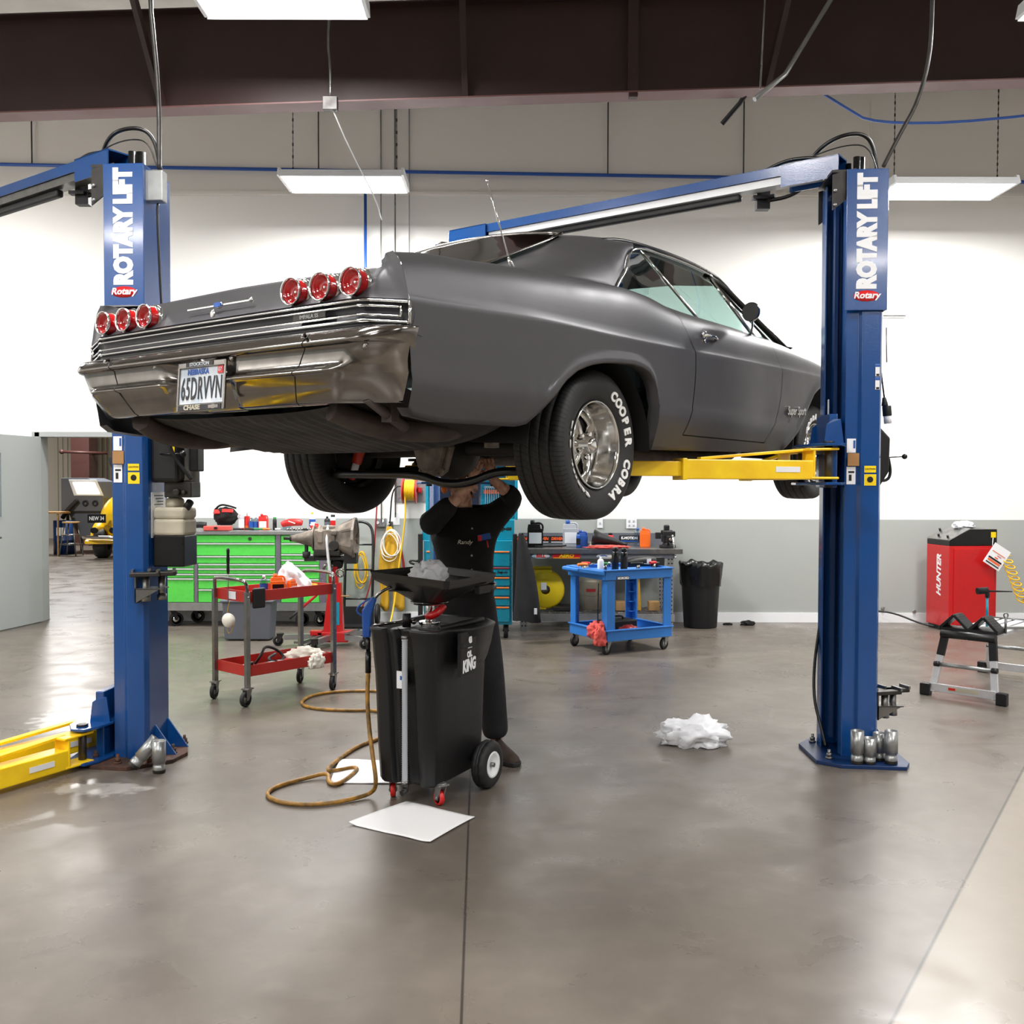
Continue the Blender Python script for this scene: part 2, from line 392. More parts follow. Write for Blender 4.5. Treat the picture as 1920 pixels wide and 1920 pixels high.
    for k,u in enumerate([0,.06,.2,.35,.5,.65,.8,.92,1.0,1.08]):
        row=[]
        for Y in ys:
            a=abs(Y); zt=topz(a); z=.462+(zt-.462)*min(u,1)+(.006 if u>1 else 0)
            z-= .015*max(0,(a-.84)/.145)*(1-u)
            cf=max(0,min(1,(a-.80)/.06)); lean=.10*(z-.462)/.14*(1-cf)+cf*.075*min(u,1)**3; X=plan(Y)+.0+lean*(1+.3*u) -.010*math.sin(PI*min(u,1))*0
            if u<.05: X-=.006
            if a<.80 : X+=.018*math.sin(PI*min(1,u))   # concave lamp panel
            if u>1: X+=.035
            yy=(1 if Y>0 else -1)*(a-max(0,(a-.84)/.145)*(.985-sideY(-1.40,z)))
            if a>.80: X=min(X,-1.401+.045*(1-min(1,(a-.80)/.11)))
            if a>.97: X=-1.401
            row.append(V((X,yy,z)))
        rows.append(row)
    mb=MB(); mb.grid(rows); mb.build('rear_panel',P,car)
    def pt(Y,z,off=0): # point on band below
        return V((plan(Y)-off,Y*(1+.0),z-.015*max(0,(abs(Y)-.84)/.145)))
    mb=MB(); mb.grid([[pt(Y,z,o) for Y in ys] for z,o in ((.466,.006),(.458,-.012),(.42,-.02),(.385,-.012),(.372,0.),(.350,-.03),(.345,-.06))]); mb.build('trim_panel','black_panel',car)
    mb=MB()
    Y2=[-.985,-.84,-.80,-.5,0,.5,.80,.84,.985]
    for z,r in ((.456,.0052),(.437,.0045),(.405,.0045),(.385,.0065)):
        e=0 if z in(.456,.385) else .03
        mb.tube([pt(max(-.985+e,min(.985-e,Y)),z,.006) for Y in ys if abs(Y)<=.99-e],r,6)
    for sg in(1,-1):
        mb.tube([pt(.985*sg,.459,.006),pt(.985*sg,.38,.006)],.006,6); mb.tube([pt(.955*sg,.44,.006),pt(.955*sg,.403,.006)],.005,6)
    mb.build('chrome_trim','chrome',car)
    # emblem
    mb=MB(); mb.bar((-1.437,.205,.527),(-1.437,-.20,.527),.010,.010); mb.sph((-1.44,-.2,.527),.010); mb.sph((-1.44,0,.527),.014,sc=(.5,1.8,1)); mb.build('trunk_emblem','chrome',car,bevel=.003)
    mb=MB(); mb.prism([(.028,-.010),(.028,.010),(.009,.010),(.009,.013),(-.009,.013),(-.009,.010),(-.028,.010),(-.028,-.010),(-.009,-.010),(-.009,-.013),(.009,-.013),(.009,-.010)],.004,'x'); mb.build('emblem_badge','decal_blue',car,loc=(-1.449,0,.528)).scale=(1,.75,.75)
    mb=MB(); mb.sph((-1.455,.02,.492),.015,sc=(.4,1.0,1.3)); mb.build('keyhole_cover','chrome',car)
    mb=MB(); mb.box((-1.474,-.565,.421),(.006,.17,.022)); mb.build('name_badge','steel_dark',car,bevel=.002)
    text('IMPALA SS',.020,'galv',car,frame((-1.4775,-.565,.421),(0,-1,0),(0,0,1)),'badge',sx=1.1)
    # lamps
    lamp=None
    for sg in (1,-1):
        for y in (.462,.617,.772):
            L=bpy.data.objects.new('tail_lamp',None); COL.objects.link(L); L.parent=car; L.location=(-1.438,y*sg,.525); L.scale=(.8,.88,.88)
            mb=MB(); mb.lathe([(.052,-.045),(.057,-.052),(.059,-.045),(.057,-.036),(.052,-.036)],36,(0,0,0),'x',close=True)
            mb.lathe([(.058,.04),(.064,.035),(.066,.02),(.06,.005),(.055,.005)],36,(0,0,-.002),'x')
            mb.tube([(-.042,0,-.056),(-.02,0,-.060),(.03,0,-.066)],.007,6,1)
            mb.build('bezel','chrome',L)
            mb=MB(); mb.lathe([(.053,.04),(.0535,-.03),(.050,-.040),(.044,-.028),(.022,-.006),(.012,-.012),(0,-.014)],36,(0,0,0),'x'); mb.build('lens','red_lens',L)
            mb=MB(); mb.sph((-.014,0,0),.008,sc=(.6,1,1)); mb.build('reflector','polished',L)
    # bumper
    by=[-1.0,-.995,-.985,-.97,-.95,-.93,-.91,-.89,-.875,-.86,-.83,-.78]+[-.74+.04*i for i in range(38)]+[.78,.83,.86,.875,.89,.91,.93,.95,.97,.985,.995,1.0]
    prof=[(.358,.05,0),(.360,.025,0),(.355,.008,0),(.345,-.006,0),(.332,-.018,0),(.319,-.027,0),(.311,-.030,0),(.305,-.026,0),(.300,-.014,0),(.295,-.008,0),(.240,-.010,0),(.233,-.014,0),(.224,-.024,0),(.215,-.033,0),(.209,-.034,0),(.205,-.028,0),(.200,-.014,0),(.16,.006,0),(.115,.030,0),(.104,.045,0),(.102,.08,0)]
    rows=[]
    for (z,dx,_) in prof:
        row=[]; dn=(.35-z)/.25
        for Y in by:
            a=abs(Y); s_=1 if Y>0 else -1
            yc=.868-.17*max(0,dn); dn_=max(0,min(1,dn))
            ye=1.0-.080*max(0,dn)**1.2
            if a<.8601: yy=a/.86*yc; X=-1.525+.012*(a/.86)**2
            else:
                u=(a-.86)/.14; yy=yc+(ye-yc)*((1-dn_)*math.sin(u*PI/2)+dn_*u); X=-1.513+.141*((1-dn_)*((1-math.cos(u*PI/2))*.7+.3*u)+dn_*u)
            dxx=dx
            if a>.80 and .2<z<.235: dxx=dx*.0-.013 if a>.83 else dx
            X+=dxx*(1 if a<.9 else max(.15,1-(a-.9)*9))
            # licence recess
            yr=Y+.02
            if z<.30:
                dep=.075*max(0,min(1,(.175-abs(yr))/.01)) if yr<.0 else .075*max(0,min(1,(.26-yr)/.10))
                X+=dep*min(1,(.30-z)/.012)
            row.append(V((X,yy*s_,z)))
        rows.append(row)
    mb=MB(); mb.grid(rows)
    bp=mb.build('rear_bumper','chrome_old',car)
    mb=MB()
    for Y,z in ((.30,.292),(-.19,.292),(-.885,.285)): mb.sph((-1.527 if abs(Y)<.8 else -1.513,Y,z),.013,sc=(.5,1,1))
    for Y in (.62,-.62): mb.tube([(-1.52,Y+.03,.35),(-1.556,Y,.34),(-1.558,Y,.325)],.006,6,1)
    mb.build('bumper_bolt','chrome_old',bp)
    for Y in (.62,-.62):
        mb=MB(); mb.tube([(-1.525+.012*(.62/.86)**2+dx-.001,(1 if Y>0 else -1)*.62/.86*(.868-.17*max(0,(.35-z)/.25)),z) for k,(z,dx,_) in enumerate(prof[3:])],.0016,5); mb.build('bumper_joint','steel_dark',bp)
    # plate
    lp=bpy.data.objects.new('license_plate',None); COL.objects.link(lp); lp.parent=car; lp.location=(-1.537,-.022,.196); lp.rotation_euler=(0,R(4),0)
    mb=MB(); mb.box((0,0,0),(.004,.285,.165)); mb.build('plate','plate_white',lp)
    mb=MB(); mb.m=0
    for a,b in (((-.15),(-.14)),((.14),(.15))): mb.box((-.004,(a+b)/2,0),(.01,.012,.19))
    mb.box((-.004,0,.085),(.01,.30,.024)); mb.box((-.004,0,-.083),(.01,.30,.03)); mb.build('plate_frame','chrome_old',lp,bevel=.003)
    mb=MB(); mb.box((-.010,.0,-.084),(.002,.27,.021)); mb.box((-.010,0.01,.086),(.002,.17,.016)); mb.build('frame_panel','black_panel',lp)
    X_,Z_=(0,-1,0),(0,0,1)
    text('65DRVVN',.125,'black_panel',lp,frame((-.004,0,-.012),X_,Z_),sx=.44,bold=.0012,sp=1.12)
    text('NEBRASKA',.03,'decal_blue',lp,frame((-.004,.025,.057),X_,Z_),sx=.9,bold=.001)
    text('STOCKTON',.019,'plate_white',lp,frame((-.0115,.01,.086),X_,Z_),sx=1.2,bold=.0005)
    text('CHASE',.026,'plastic_cream',lp,frame((-.0115,.045,-.084),X_,Z_),sx=1.3,bold=.001)
    mb=MB(); mb.box((-.005,-.115,.058),(.002,.032,.028)); mb.build('sticker','decal_red',lp)
    text('07',.022,'plate_white',lp,frame((-.0065,-.115,.058),X_,Z_))
    mb=MB(); mb.prism([(.03,-.006),(.03,.006),(.01,.006),(.01,.008),(-.01,.008),(-.01,.006),(-.03,.006),(-.03,-.006),(-.01,-.006),(-.01,-.008),(.01,-.008),(.01,-.006)],.002,'x'); mb.build('frame_badge','chrome_old',lp,loc=(-.0125,-.09,-.084))
    # ---- trunk lid, hood, cowl
    mb=MB()
    ym=[-.90,-.86,-.8,-.6,-.3,0,.3,.6,.8,.86,.90]
    def deckz(X,Y): 
        a=abs(Y); e=lerp(topZ,X)
        c={0:0}; mid=e-.015+.012*(1-(a/.9)**2)
        if X<-1.2: mid=min(mid,.602+.012*(1-a/.9)+.25*(X+1.37))
        return mid-.02 if a<.87 else e-.025
    mb.grid([[V((X,Y*lerp(topY,X)/.92,deckz(X,Y))) for Y in ym] for X in [-1.36+.05*i for i in range(1,16)]]); mb.build('trunk_lid',P,car)
    mb=MB(); mb.grid([[V((X,Y*lerp(topY,X)/.92*.98,lerp(topZ,X)-.008+.02*(1-(abs(Y)/.9)**2))) for Y in ym] for X in [2.28+.1*i for i in range(16)]]+[[V((3.87,Y*.92,.56)) for Y in ym]]); mb.build('hood',P,car)
    mb=MB(); mb.grid([[V((x,Y*.93,z)) for Y in ym] for x,z in ((3.86,.60),(3.88,.55),(3.85,.30),(3.84,.25))]); mb.build('grille','black_panel',car)
    mb=MB(); mb.grid([[V((x-.05*(abs(Y)/.9)**4,Y*1.08,z)) for Y in ym] for x,z in ((3.86,.30),(3.94,.29),(3.95,.2),(3.9,.08))]); mb.build('front_bumper','chrome',car)
    # ---- greenhouse
    roofX=[.12,.3,.5,.8,1.1,1.4,1.7,1.92]
    gz=[(.12,1.03),(.3,1.066),(.5,1.10),(.8,1.128),(1.1,1.140),(1.4,1.143),(1.7,1.135),(1.92,1.115)]  # gutter height
    gy=[(.12,.60),(.3,.618),(.5,.63),(.8,.64),(1.4,.645),(1.92,.635)]
    fr=[0,.3,.55,.75,.88,.96,1.0]
    def rp(X,f,s_): return V((X,spl(gy,X)*f*s_,spl(gz,X)+.062*(1-abs(f)**2.6)))
    mb=MB(); rows=[]
    for X in roofX: rows.append([rp(X,-f,1) for f in fr[::-1]]+[rp(X,f,1) for f in fr[1:]])
    mb.grid(rows); mb.build('roof',P,car,sub=1)
    mb=MB(); mb.grid([[V((X,y,spl(gz,X)-.03+.05*(1-(y/.6)**2))) for y in (-.6,-.3,0,.3,.6)] for X in roofX]); mb.build('headliner','interior',car)
    A=[(-.70,.66,.705),(-.45,.65,.79),(-.2,.635,.887),(0,.615,.975),(.12,.60,1.03)]      # backlight edge
    for sg in (1,-1):
        g=lambda p:V((p[0],p[1]*sg,p[2]))
        # sail: between roof/backlight edge and beltline/quarter window
        up=[(-.70,.66,.705),(-.5,.652,.77),(-.3,.642,.847),(-.1,.625,.93),(.05,.608,.998),(.12,.60,1.03),(.3,.618,1.066),(.45,.628,1.09),(.6,.636,1.108),(.75,.640,1.124)]
        lo=[(-.72,.85,.69),(-.55,.865,.703),(-.38,.875,.714),(-.2,.875,.726),(-.02,.87,.737),(.16,.862,.750),(.26,.85,.775),(.38,.815,.87),(.52,.745,.975),(.70,.68,1.06)]
        rows=[]
        for a,b in zip(up,lo):
            a=V(a);b=V(b); r=[]
            for k in range(9):
                u=k/8; p=a.lerp(b,u); p.y+=.035*math.sin(PI*u)*(b-a).length/.3; p.z+=.010*math.sin(PI*u); r.append(g(p))
            rows.append(r)
        # fair the belt edge outwards into the quarter
        mb=MB(); mb.grid(rows)
        mb.grid([[g(b),g((b[0],lerp(topY,b[0])-.01,lerp(topZ,b[0])-.001))] for b in lo[:6]])
        mb.build('roof_pillar',P,car)
        # side glass
        yb=.868
        q=[(.22,.855,.765),(.38,.812,.872),(.52,.745,.970),(.66,.69,1.045),(.80,.665,1.088)]
        qb=[(.22,.855,.765),(.40,.862,.745),(.62,.866,.738),(.85,.868,.733),(1.10,.868,.735)]
        mb=MB(); mb.grid([[g(V(a).lerp(V(b),t)) for t in (0,.5,1)] for a,b in zip(q,qb)]); mb.build('quarter_window','auto_glass',car)
        dt=[(.815,.665,1.088),(1.1,.668,1.098),(1.4,.667,1.10),(1.70,.662,1.085)]; db=[(1.115,.868,.735),(1.40,.868,.738),(1.65,.868,.738),(1.90,.868,.738)]
        mb=MB(); mb.grid([[g(V(a).lerp(V(b),t)) for t in (0,.5,1)] for a,b in zip(dt,db)]); mb.build('door_window','auto_glass',car)
        mb=MB(); mb.poly([g((1.72,.662,1.083)),g((1.92,.868,.738)),g((2.16,.862,.74))]); mb.build('vent_window','auto_glass',car)
        mb=MB(); mb.tube([g((.81,.668,1.088)),g((1.11,.872,.735))],.008,6); mb.tube([g((1.71,.665,1.085)),g((1.91,.872,.738))],.012,6)
        mb.tube([g(p) for p in [(.215,.862,.757),(.26,.85,.80),(.38,.822,.885),(.52,.757,.985),(.66,.70,1.062),(.82,.678,1.10)]]+[g((X,spl(gy,X)+.03,spl(gz,X)-.028)) for X in (1.0,1.2,1.4,1.6,1.72)],.0075,6,1)
        mb.tube([g((.22,.862,.757)),g((.5,.87,.74)),g((.85,.872,.732)),g((1.5,.872,.737)),(g((2.15,.87,.74)))],.006,6,1)
        mb.build('window_trim','chrome',car)
        mb=MB(); mb.tube([g((.45,.64,1.075))]+[g((X,spl(gy,X)+.012,spl(gz,X)-.006)) for X in (.6,.8,1.1,1.4,1.7,1.92)]+[g((2.15,.69,.98)),g((2.45,.77,.84)),g((2.62,.82,.745))],.012,6,1)
        mb.build('drip_rail','black_gloss',car)
        mb=MB(); mb.tube([g((1.70,.64,1.105)),g((1.92,.635,1.095)),g((2.2,.70,.96)),g((2.62,.80,.745))],.022,8,1); mb.tube([g((1.74,.655,1.09)),g((2.17,.86,.742))],.010,6); mb.build('windshield_pillar','black_gloss',car)
    bl=[(-.72,.70),(-.5,.785),(-.25,.885),(0,.985),(.13,1.045)]
    mb=MB(); rows=[]
    for (X,z),w_ in zip(bl,(.66,.652,.638,.615,.60)):
        rows.append([V((X-.06*(1-f*f)*0,w_*f,z+.055*(1-abs(f)**2.2)*(.5+.5*(X+.72)/.85))) for f in (-1,-.85,-.6,-.3,0,.3,.6,.85,1)])
    mb.grid(rows); mb.build('rear_window','rear_glass',car)
    mb=MB(); mb.tube([V((x,-w_,z+.004)) for (x,z),w_ in zip(bl,(.66,.652,.638,.615,.60))],.006,6); mb.tube([V((x,w_,z+.004)) for (x,z),w_ in zip(bl,(.66,.652,.638,.615,.60))],.006,6); mb.tube([r_+V((.01,0,.004)) for r_ in rows[-1]],.008,6); mb.build('window_molding','chrome_old',car)
    mb=MB(); mb.grid([[V((-.42+k*.05,y,.815+k*.022)) for y in (-.60,-.52,-.44)] for k in (0,1)]); mb.build('window_sticker','decal_red',car)
    mb=MB(); mb.grid([[V((X,w_*f,z+.02*(1-f*f))) for f in (-1,-.5,0,.5,1)] for X,z,w_ in ((1.93,1.12,.62),(2.25,.97,.70),(2.62,.755,.80))]); mb.build('windshield','auto_glass',car)
    mb=MB(); mb.grid([[V((x,y,z)) for y in (-.86,0,.86)] for x,z in ((2.3,.735),(2.62,.752),(2.2,.60))]); mb.build('dashboard','interior',car)
    mb=MB(); mb.tube([(-.81,-.865,1.02),(-.676,-.885,.71)],.0035,8); mb.sph((-.81,-.865,1.02),.006); mb.cyl((-.69,-.883,.74),(-.67,-.887,.70),.006,.012); mb.build('antenna','chrome',car)
    for y in (-.42,.42):
        mb=MB(); mb.box((1.15,y,.30),(.6,.6,.22)); mb.box((.85,y,.50),(.18,.6,.42)); mb.build('seat','interior',car,bevel=.05,seg=3)
    # ---- underbody
    mb=MB(); mb.grid([[V((x,y,z)) for y in (-.9,-.4,0,.4,.9)] for x,z in ((.42,.02),(1.2,.03),(2.2,.05))]); mb.grid([[V((x,y,z)) for y in (-.62,-.3,0,.3,.62)] for x,z in ((-.62,.1),(-.45,.25),(0,.33),(.42,.2),(.42,.02))]); mb.grid([[V((x,y,z)) for y in (-.62,0,.62)] for x,z in ((2.2,.05),(2.4,.45),(3.5,.5),(3.84,.2))])
    mb.build('floor_pan','under',car)
    mb=MB(); rows=[]   # ribbed trunk floor and tank
    for i in range(13):
        X=-1.37+.0605*i; rows.append([V((X,y*.94,(lerp([(-1.44,.115),(-1.3,.06),(-1.0,-.005),(-.75,-.045),(-.69,-.04),(-.65,-.01),(-.62,.10)],X)+.10*(abs(y)/.93)**4+.0022*(1 if int(round((y+.93)/.0358))%2 else -1)*(abs(y)<.62)*(-1.35<X<-.72)))) for y in [-.93+.0358*k for k in range(53)]])
    mb.grid(rows,smooth=False); mb.build('fuel_tank','under',car,recalc=True)
    for sg in (1,-1):
        mb=MB(); mb.tube([(-1.40,.60*sg,.09),(-1.25,.66*sg,.03),(-.95,.72*sg,.02),(-.75,.70*sg,.055),(-.6,.66*sg,.14),(-.4,.58*sg,.22),(0,.56*sg,.2),(.35,.58*sg,.05),(.6,.62*sg,-.02),(2.2,.55*sg,-.02),(2.6,.45*sg,.1),(3.6,.42*sg,.12)],.045,8,2); mb.build('frame_rail','under_brown',car)
        # wheel wells
        for X0,r in ((-.13,.50),(2.93,.55)):
            mb=MB(); rows=[]
            for k in range(17):
                t=PI*k/16; x=X0+r*math.cos(t)*1.04; z=-.02+ (r*.90 if X0<1 else r*1.02)*math.sin(t)*1.0
                rows.append([V((x,.955*sg,z)),V((x,.60*sg,z+.02))])
            mb.grid(rows); mb.poly([r_[1] for r_ in rows]); mb.build('wheel_well','black_satin',car)
        mb=MB(); mb.cyl((-.07,.53*sg,.12),(-.08,.60*sg,-.07),.028); mb.build('shock_absorber','red_shock',car)
        o=MB(); o.cyl((-.08,.60*sg,-.07),(-.082,.617*sg,-.115),.020); o.build('shock_sleeve','plastic_white',car)
        o=MB(); o.cyl((-.082,.617*sg,-.115),(-.084,.633*sg,-.16),.028,.016); o.build('shock_mount','red_shock',car)
        mb=MB(); mb.tube([(0,.60*sg,-.13),(.5,.50*sg,-.10),(.75,.48*sg,-.04)],.028,8); mb.build('control_arm','black_satin',car)
        mb=MB(); mb.tube([(-.25,.55*sg,.13),(-.38,.575*sg,.12),(-.40,.578*sg,.08),(-.40,.578*sg,-.02)],.034,14,1) if sg<0 else mb.tube([(-.25,.52*sg,.07),(-.6,.6*sg,.03),(-.9,.62*sg,.02)],.03,12,1); mb.build('exhaust_pipe','cast_iron',car)
    mb=MB(); mb.cyl((0,-.72,0),(0,.72,0),.042); mb.lathe([(.0,-.16),(.08,-.15),(.13,-.08),(.14,0),(.12,.08),(.06,.16)],20,(.02,0,-.02),'x'); mb.build('rear_axle','under',car)
    mb=MB(); pr=[(-.115,.10),(.115,.10),(.125,.02),(.085,-.10),(.045,-.125),(-.045,-.125),(-.085,-.10),(-.125,.02)]
    mb.prism([(p[0],p[1]-.02) for p in pr],.03,'x',-.14); mb.prism([(p[0]*.8,p[1]*.8-.02) for p in pr],.035,'x',-.175)
    for p in pr: mb.cyl((-.15,p[0]*.93,p[1]*.93-.02),(-.135,p[0]*.93,p[1]*.93-.02),.010,n=6)
    mb.build('differential_cover','cast_iron',car,bevel=.012)
    mb=MB(); mb.tube([(-.05,.68,-.12),(-.26,.62,-.135),(-.29,.3,-.135),(-.29,-.04,-.135),(-.29,-.20,-.185),(-.29,-.37,-.178),(-.29,-.52,-.125),(-.27,-.66,-.125),(-.05,-.70,-.11)],.021,12,2); mb.build('sway_bar','black_gloss',car)
    mb=MB(); mb.cyl((.3,0,0),(2.2,0,.08),.045); mb.box((2.6,0,.08),(.9,.45,.3)); mb.build('driveline','under',car)
    mb=MB(); mb.box((-1.30,-.80,.09),(.04,.05,.10)); mb.tube([(-1.42,-.80,.12),(-1.3,-.80,.06),(-1.18,-.76,.03)],.02,8); mb.build('bumper_bracket','under_brown',car)
    # ---- wheels
    def wheel(name,X,side_,z,rad,wid,letters,rot):
        w_=bpy.data.objects.new(name,None); COL.objects.link(w_); w_.parent=car; w_.location=(X,side_*.775,z); w_.rotation_euler=(0,0,0 if side_<0 else PI)
        # local outward = -y
        h=wid/2; rim=.200
        pf=[(rim,-h*.66),(rim+.012,-h*.80),(rim+.035,-h*.90),(rad*.78,-h*.985),(rad*.87,-h*1.01),(rad*.945,-h*.93),(rad*.975,-h*.86),(rad*.99,-h*.74),(rad*.99,-h*.60),(rad*.965,-h*.585),(rad*.965,-h*.555),(rad*.995,-h*.54),(rad,-h*.22),(rad*.975,-h*.21),(rad*.975,-h*.17),(rad,-h*.16),(rad,h*.16),(rad*.975,h*.17),(rad*.975,h*.21),(rad,h*.22),(rad*.995,h*.54),(rad*.965,h*.555),(rad*.965,h*.585),(rad*.99,h*.6),(rad*.99,h*.74),(rad*.975,h*.86),(rad*.945,h*.93),(rad*.87,h*1.01),(rad*.78,h*.985),(rim+.035,h*.90),(rim+.012,h*.80),(rim,h*.66)]
        N=120
        def fn(i,j,r,y):
                        return r,y
        mb=MB(); mb.lathe(pf,N,(0,0,0),'y',fn=fn); t=mb.build('tire','tread_rubber',w_)
        mb=MB(); o=-h*.80
        # lip and barrel
        mb.lathe([(.196,o+.012),(.206,o+.004),(.2085,o-.004),(.205,o-.010),(.199,o-.008),(.193,o+.006),(.188,o+.03),(.180,o+.045),(.177,o+.075),(.170,o+.085),(.165,o+.12),(.162,h*.6),(.19,h*.72),(.204,h*.80)],64,(0,0,0),'y')
        mb.lathe([(.150,o+.112),(.166,o+.105),(.166,o+.125),(.150,o+.125)],64,(0,0,0),'y',close=True)
        # spokes
        for k in range(5):
            a=2*PI*k/5+rot; c,s_=math.cos(a),math.sin(a)
            def q(r,t,y): return V((c*r-s_*t,y,s_*r+c*t))
            rows=[]
            for r,wd,yy,th in ((.035,.030,o+.075,.03),(.06,.022,o+.072,.032),(.09,.021,o+.078,.03),(.12,.024,o+.088,.026),(.145,.030,o+.100,.02),(.160,.038,o+.108,.014)):
                rows.append([q(r,-wd,yy+th),q(r,-wd*.8,yy+.006),q(r,-wd*.35,yy-.004),q(r,wd*.35,yy-.004),q(r,wd*.8,yy+.006),q(r,wd,yy+th)])
            mb.grid(rows)
            a2=a+PI/5; p=V((math.cos(a2)*.058,o+.064,math.sin(a2)*.058)); mb.cyl(p,p+V((0,-.022,0)),.012,.010,n=8)
        mb.lathe([(.062,o+.10),(.060,o+.074),(.050,o+.070),(.046,o+.060),(.040,o+.030),(.037,o+.012),(.028,o+.004),(.012,o+.0),(0,o)],32,(0,0,0),'y')
        mb.build('rim','polished',w_)
        mb=MB(); mb.cyl((0,o+.128,0),(0,h*.6,0),.150); mb.build('brake_drum','black_satin',w_)
        if letters:
            rr=rad*.765
            for s_,a0 in letters:
                a=a0; rr=rad*(.70 if s_[0]=='R' and a0>2 else .745); sz=.044 if s_[0]=='R' and a0>2 else .056; tl=-.75 if sz<.05 else -.28
                for ch in s_:
                    if ch!=' ':
                        u=V((math.cos(a),0,math.sin(a))); tt=V((math.sin(a),0,-math.cos(a))); up=(u+V((0,tl,0))).normalized()
                        text(ch,sz,'white_letter',t,frame(u*rr+V((0,-h*(.975 if sz>.05 else .93),0)),tt,up),'tire_lettering',sx=1.12,bold=.0030,ext=.003,shear=.0)
                    a-=(.036 if ch=='I' else .062 if ch==' ' else .056)/rr*.93*(sz/.056)
        return w_
    r_=.352
    wheel('wheel',0,-1,-.0,r_,.27,[('COOPER COBRA',R(62)),('RADIAL G/T',R(245))],.5)
    wheel('wheel',0,1,-.0,r_,.27,None,.3)
    wheel('wheel',3.023,-1,.05,.335,.235,[('RADIAL G/T',R(48)),('COOPER COBRA',R(230))],.9)
    wheel('wheel',3.023,1,.05,.335,.235,None,.3)
    return car
build_car()
# ================================================================ SETTING
def floor_mat():
    m=bpy.data.materials.new('polished_concrete'); m.use_nodes=True; nt=m.node_tree; b=nt.nodes['Principled BSDF']; L=nt.links.new
    geo=nt.nodes.new('ShaderNodeNewGeometry'); sp=nt.nodes.new('ShaderNodeSeparateXYZ'); L(geo.outputs['Position'],sp.inputs[0])
    def N(sc,de,dist=0):
        n=nt.nodes.new('ShaderNodeTexNoise'); n.inputs['Scale'].default_value=sc; n.inputs['Detail'].default_value=de; n.inputs['Distortion'].default_value=dist; L(geo.outputs['Position'],n.inputs['Vector']); return n.outputs[0]
    def MR(i,a,b_,c,d):
        n=nt.nodes.new('ShaderNodeMapRange'); L(i,n.inputs[0]); 
        for k,v in zip((1,2,3,4),(a,b_,c,d)): n.inputs[k].default_value=v
        return n.outputs[0]
    def MA(op,x,y):
        n=nt.nodes.new('ShaderNodeMath'); n.operation=op
        for k,v in ((0,x),(1,y)):
            if isinstance(v,(int,float)): n.inputs[k].default_value=v
            else: L(v,n.inputs[k])
        return n.outputs[0]
    def MX(f,c1,c2):
        n=nt.nodes.new('ShaderNodeMix'); n.data_type='RGBA'; L(f,n.inputs[0])
        for k,v in ((6,c1),(7,c2)):
            if isinstance(v,str): n.inputs[k].default_value=lin(v)
            else: L(v,n.inputs[k])
        return n.outputs[2]
    c=MX(MR(N(.6,5,.0),.35,.65,0,1),'625a52','716960')
    c=MX(MR(N(1.9,6,.15),.38,.66,0,.55),c,'5a534c')
    c=MX(MR(N(7,5,.1),.5,.8,0,.3),c,'82796f')
    c=MX(MR(N(24,3),.60,.80,0,.2),c,'4a443f')
    # pale spalled patches near the left lift
    def patch(x,y,rx,ry):
        dx=MA('DIVIDE',MA('SUBTRACT',sp.outputs[0],x),rx); dy=MA('DIVIDE',MA('SUBTRACT',sp.outputs[1],y),ry)
        d=MA('ADD',MA('MULTIPLY',dx,dx),MA('MULTIPLY',dy,dy)); d=MA('SUBTRACT',d,MA('MULTIPLY',MA('SUBTRACT',N(11,6),.5),3.2))
        return MR(d,.45,.9,1,0)
    for q in ((-2.95,6.55,.28,.35),(-2.12,5.02,.27,.13)): c=MX(MA('MULTIPLY',patch(*q),.75),c,'aaa6a0')
    # saw cut joints
    def joint(x1,y1,x2,y2,wd=.005):
        dx,dy=x2-x1,y2-y1; l=math.hypot(dx,dy); nx,ny=-dy/l,dx/l; c0=-(nx*x1+ny*y1)
        d=MA('ABSOLUTE',MA('ADD',MA('ADD',MA('MULTIPLY',sp.outputs[0],nx),MA('MULTIPLY',sp.outputs[1],ny)),c0),0)
        return MR(d,wd*.5,wd*1.3,1,0)
    for q in ((-.21,4.849,-.145,2.818,.005),(-3.1,5.878,1.957,5.925,.003),(-4.106,7.8,-4.10,9.9,.004),(2.869,5.428,1.115,2.824,.007),(3.9,9,4.0,6.0,.004)):
        c=MX(MA('MULTIPLY',joint(*q),.8),c,'2e2a27')
    # newer, paler slab beyond the slanting joint
    dx,dy=-1.754,-2.604; l=math.hypot(dx,dy); nx,ny=-dy/l,dx/l
    side=MA('ADD',MA('ADD',MA('MULTIPLY',sp.outputs[0],nx),MA('MULTIPLY',sp.outputs[1],ny)),-(nx*2.869+ny*5.428))
    near=MR(sp.outputs[1],5.8,5.9,1,0)
    c=MX(MA('MULTIPLY',MA('MULTIPLY',MR(side,0,.01,0,1),near),.85),c,'867c6f')
    L(c,b.inputs['Base Color']); L(MR(N(3,8,.5),.3,.7,.24,.42),b.inputs['Roughness']); b.inputs['Specular IOR Level'].default_value=.5
    bp=nt.nodes.new('ShaderNodeBump'); bp.inputs['Strength'].default_value=.06; bp.inputs['Distance'].default_value=.01; L(N(14,5),bp.inputs['Height']); L(bp.outputs[0],b.inputs['Normal'])
    MT['floor']=m
floor_mat()
WY=11.22
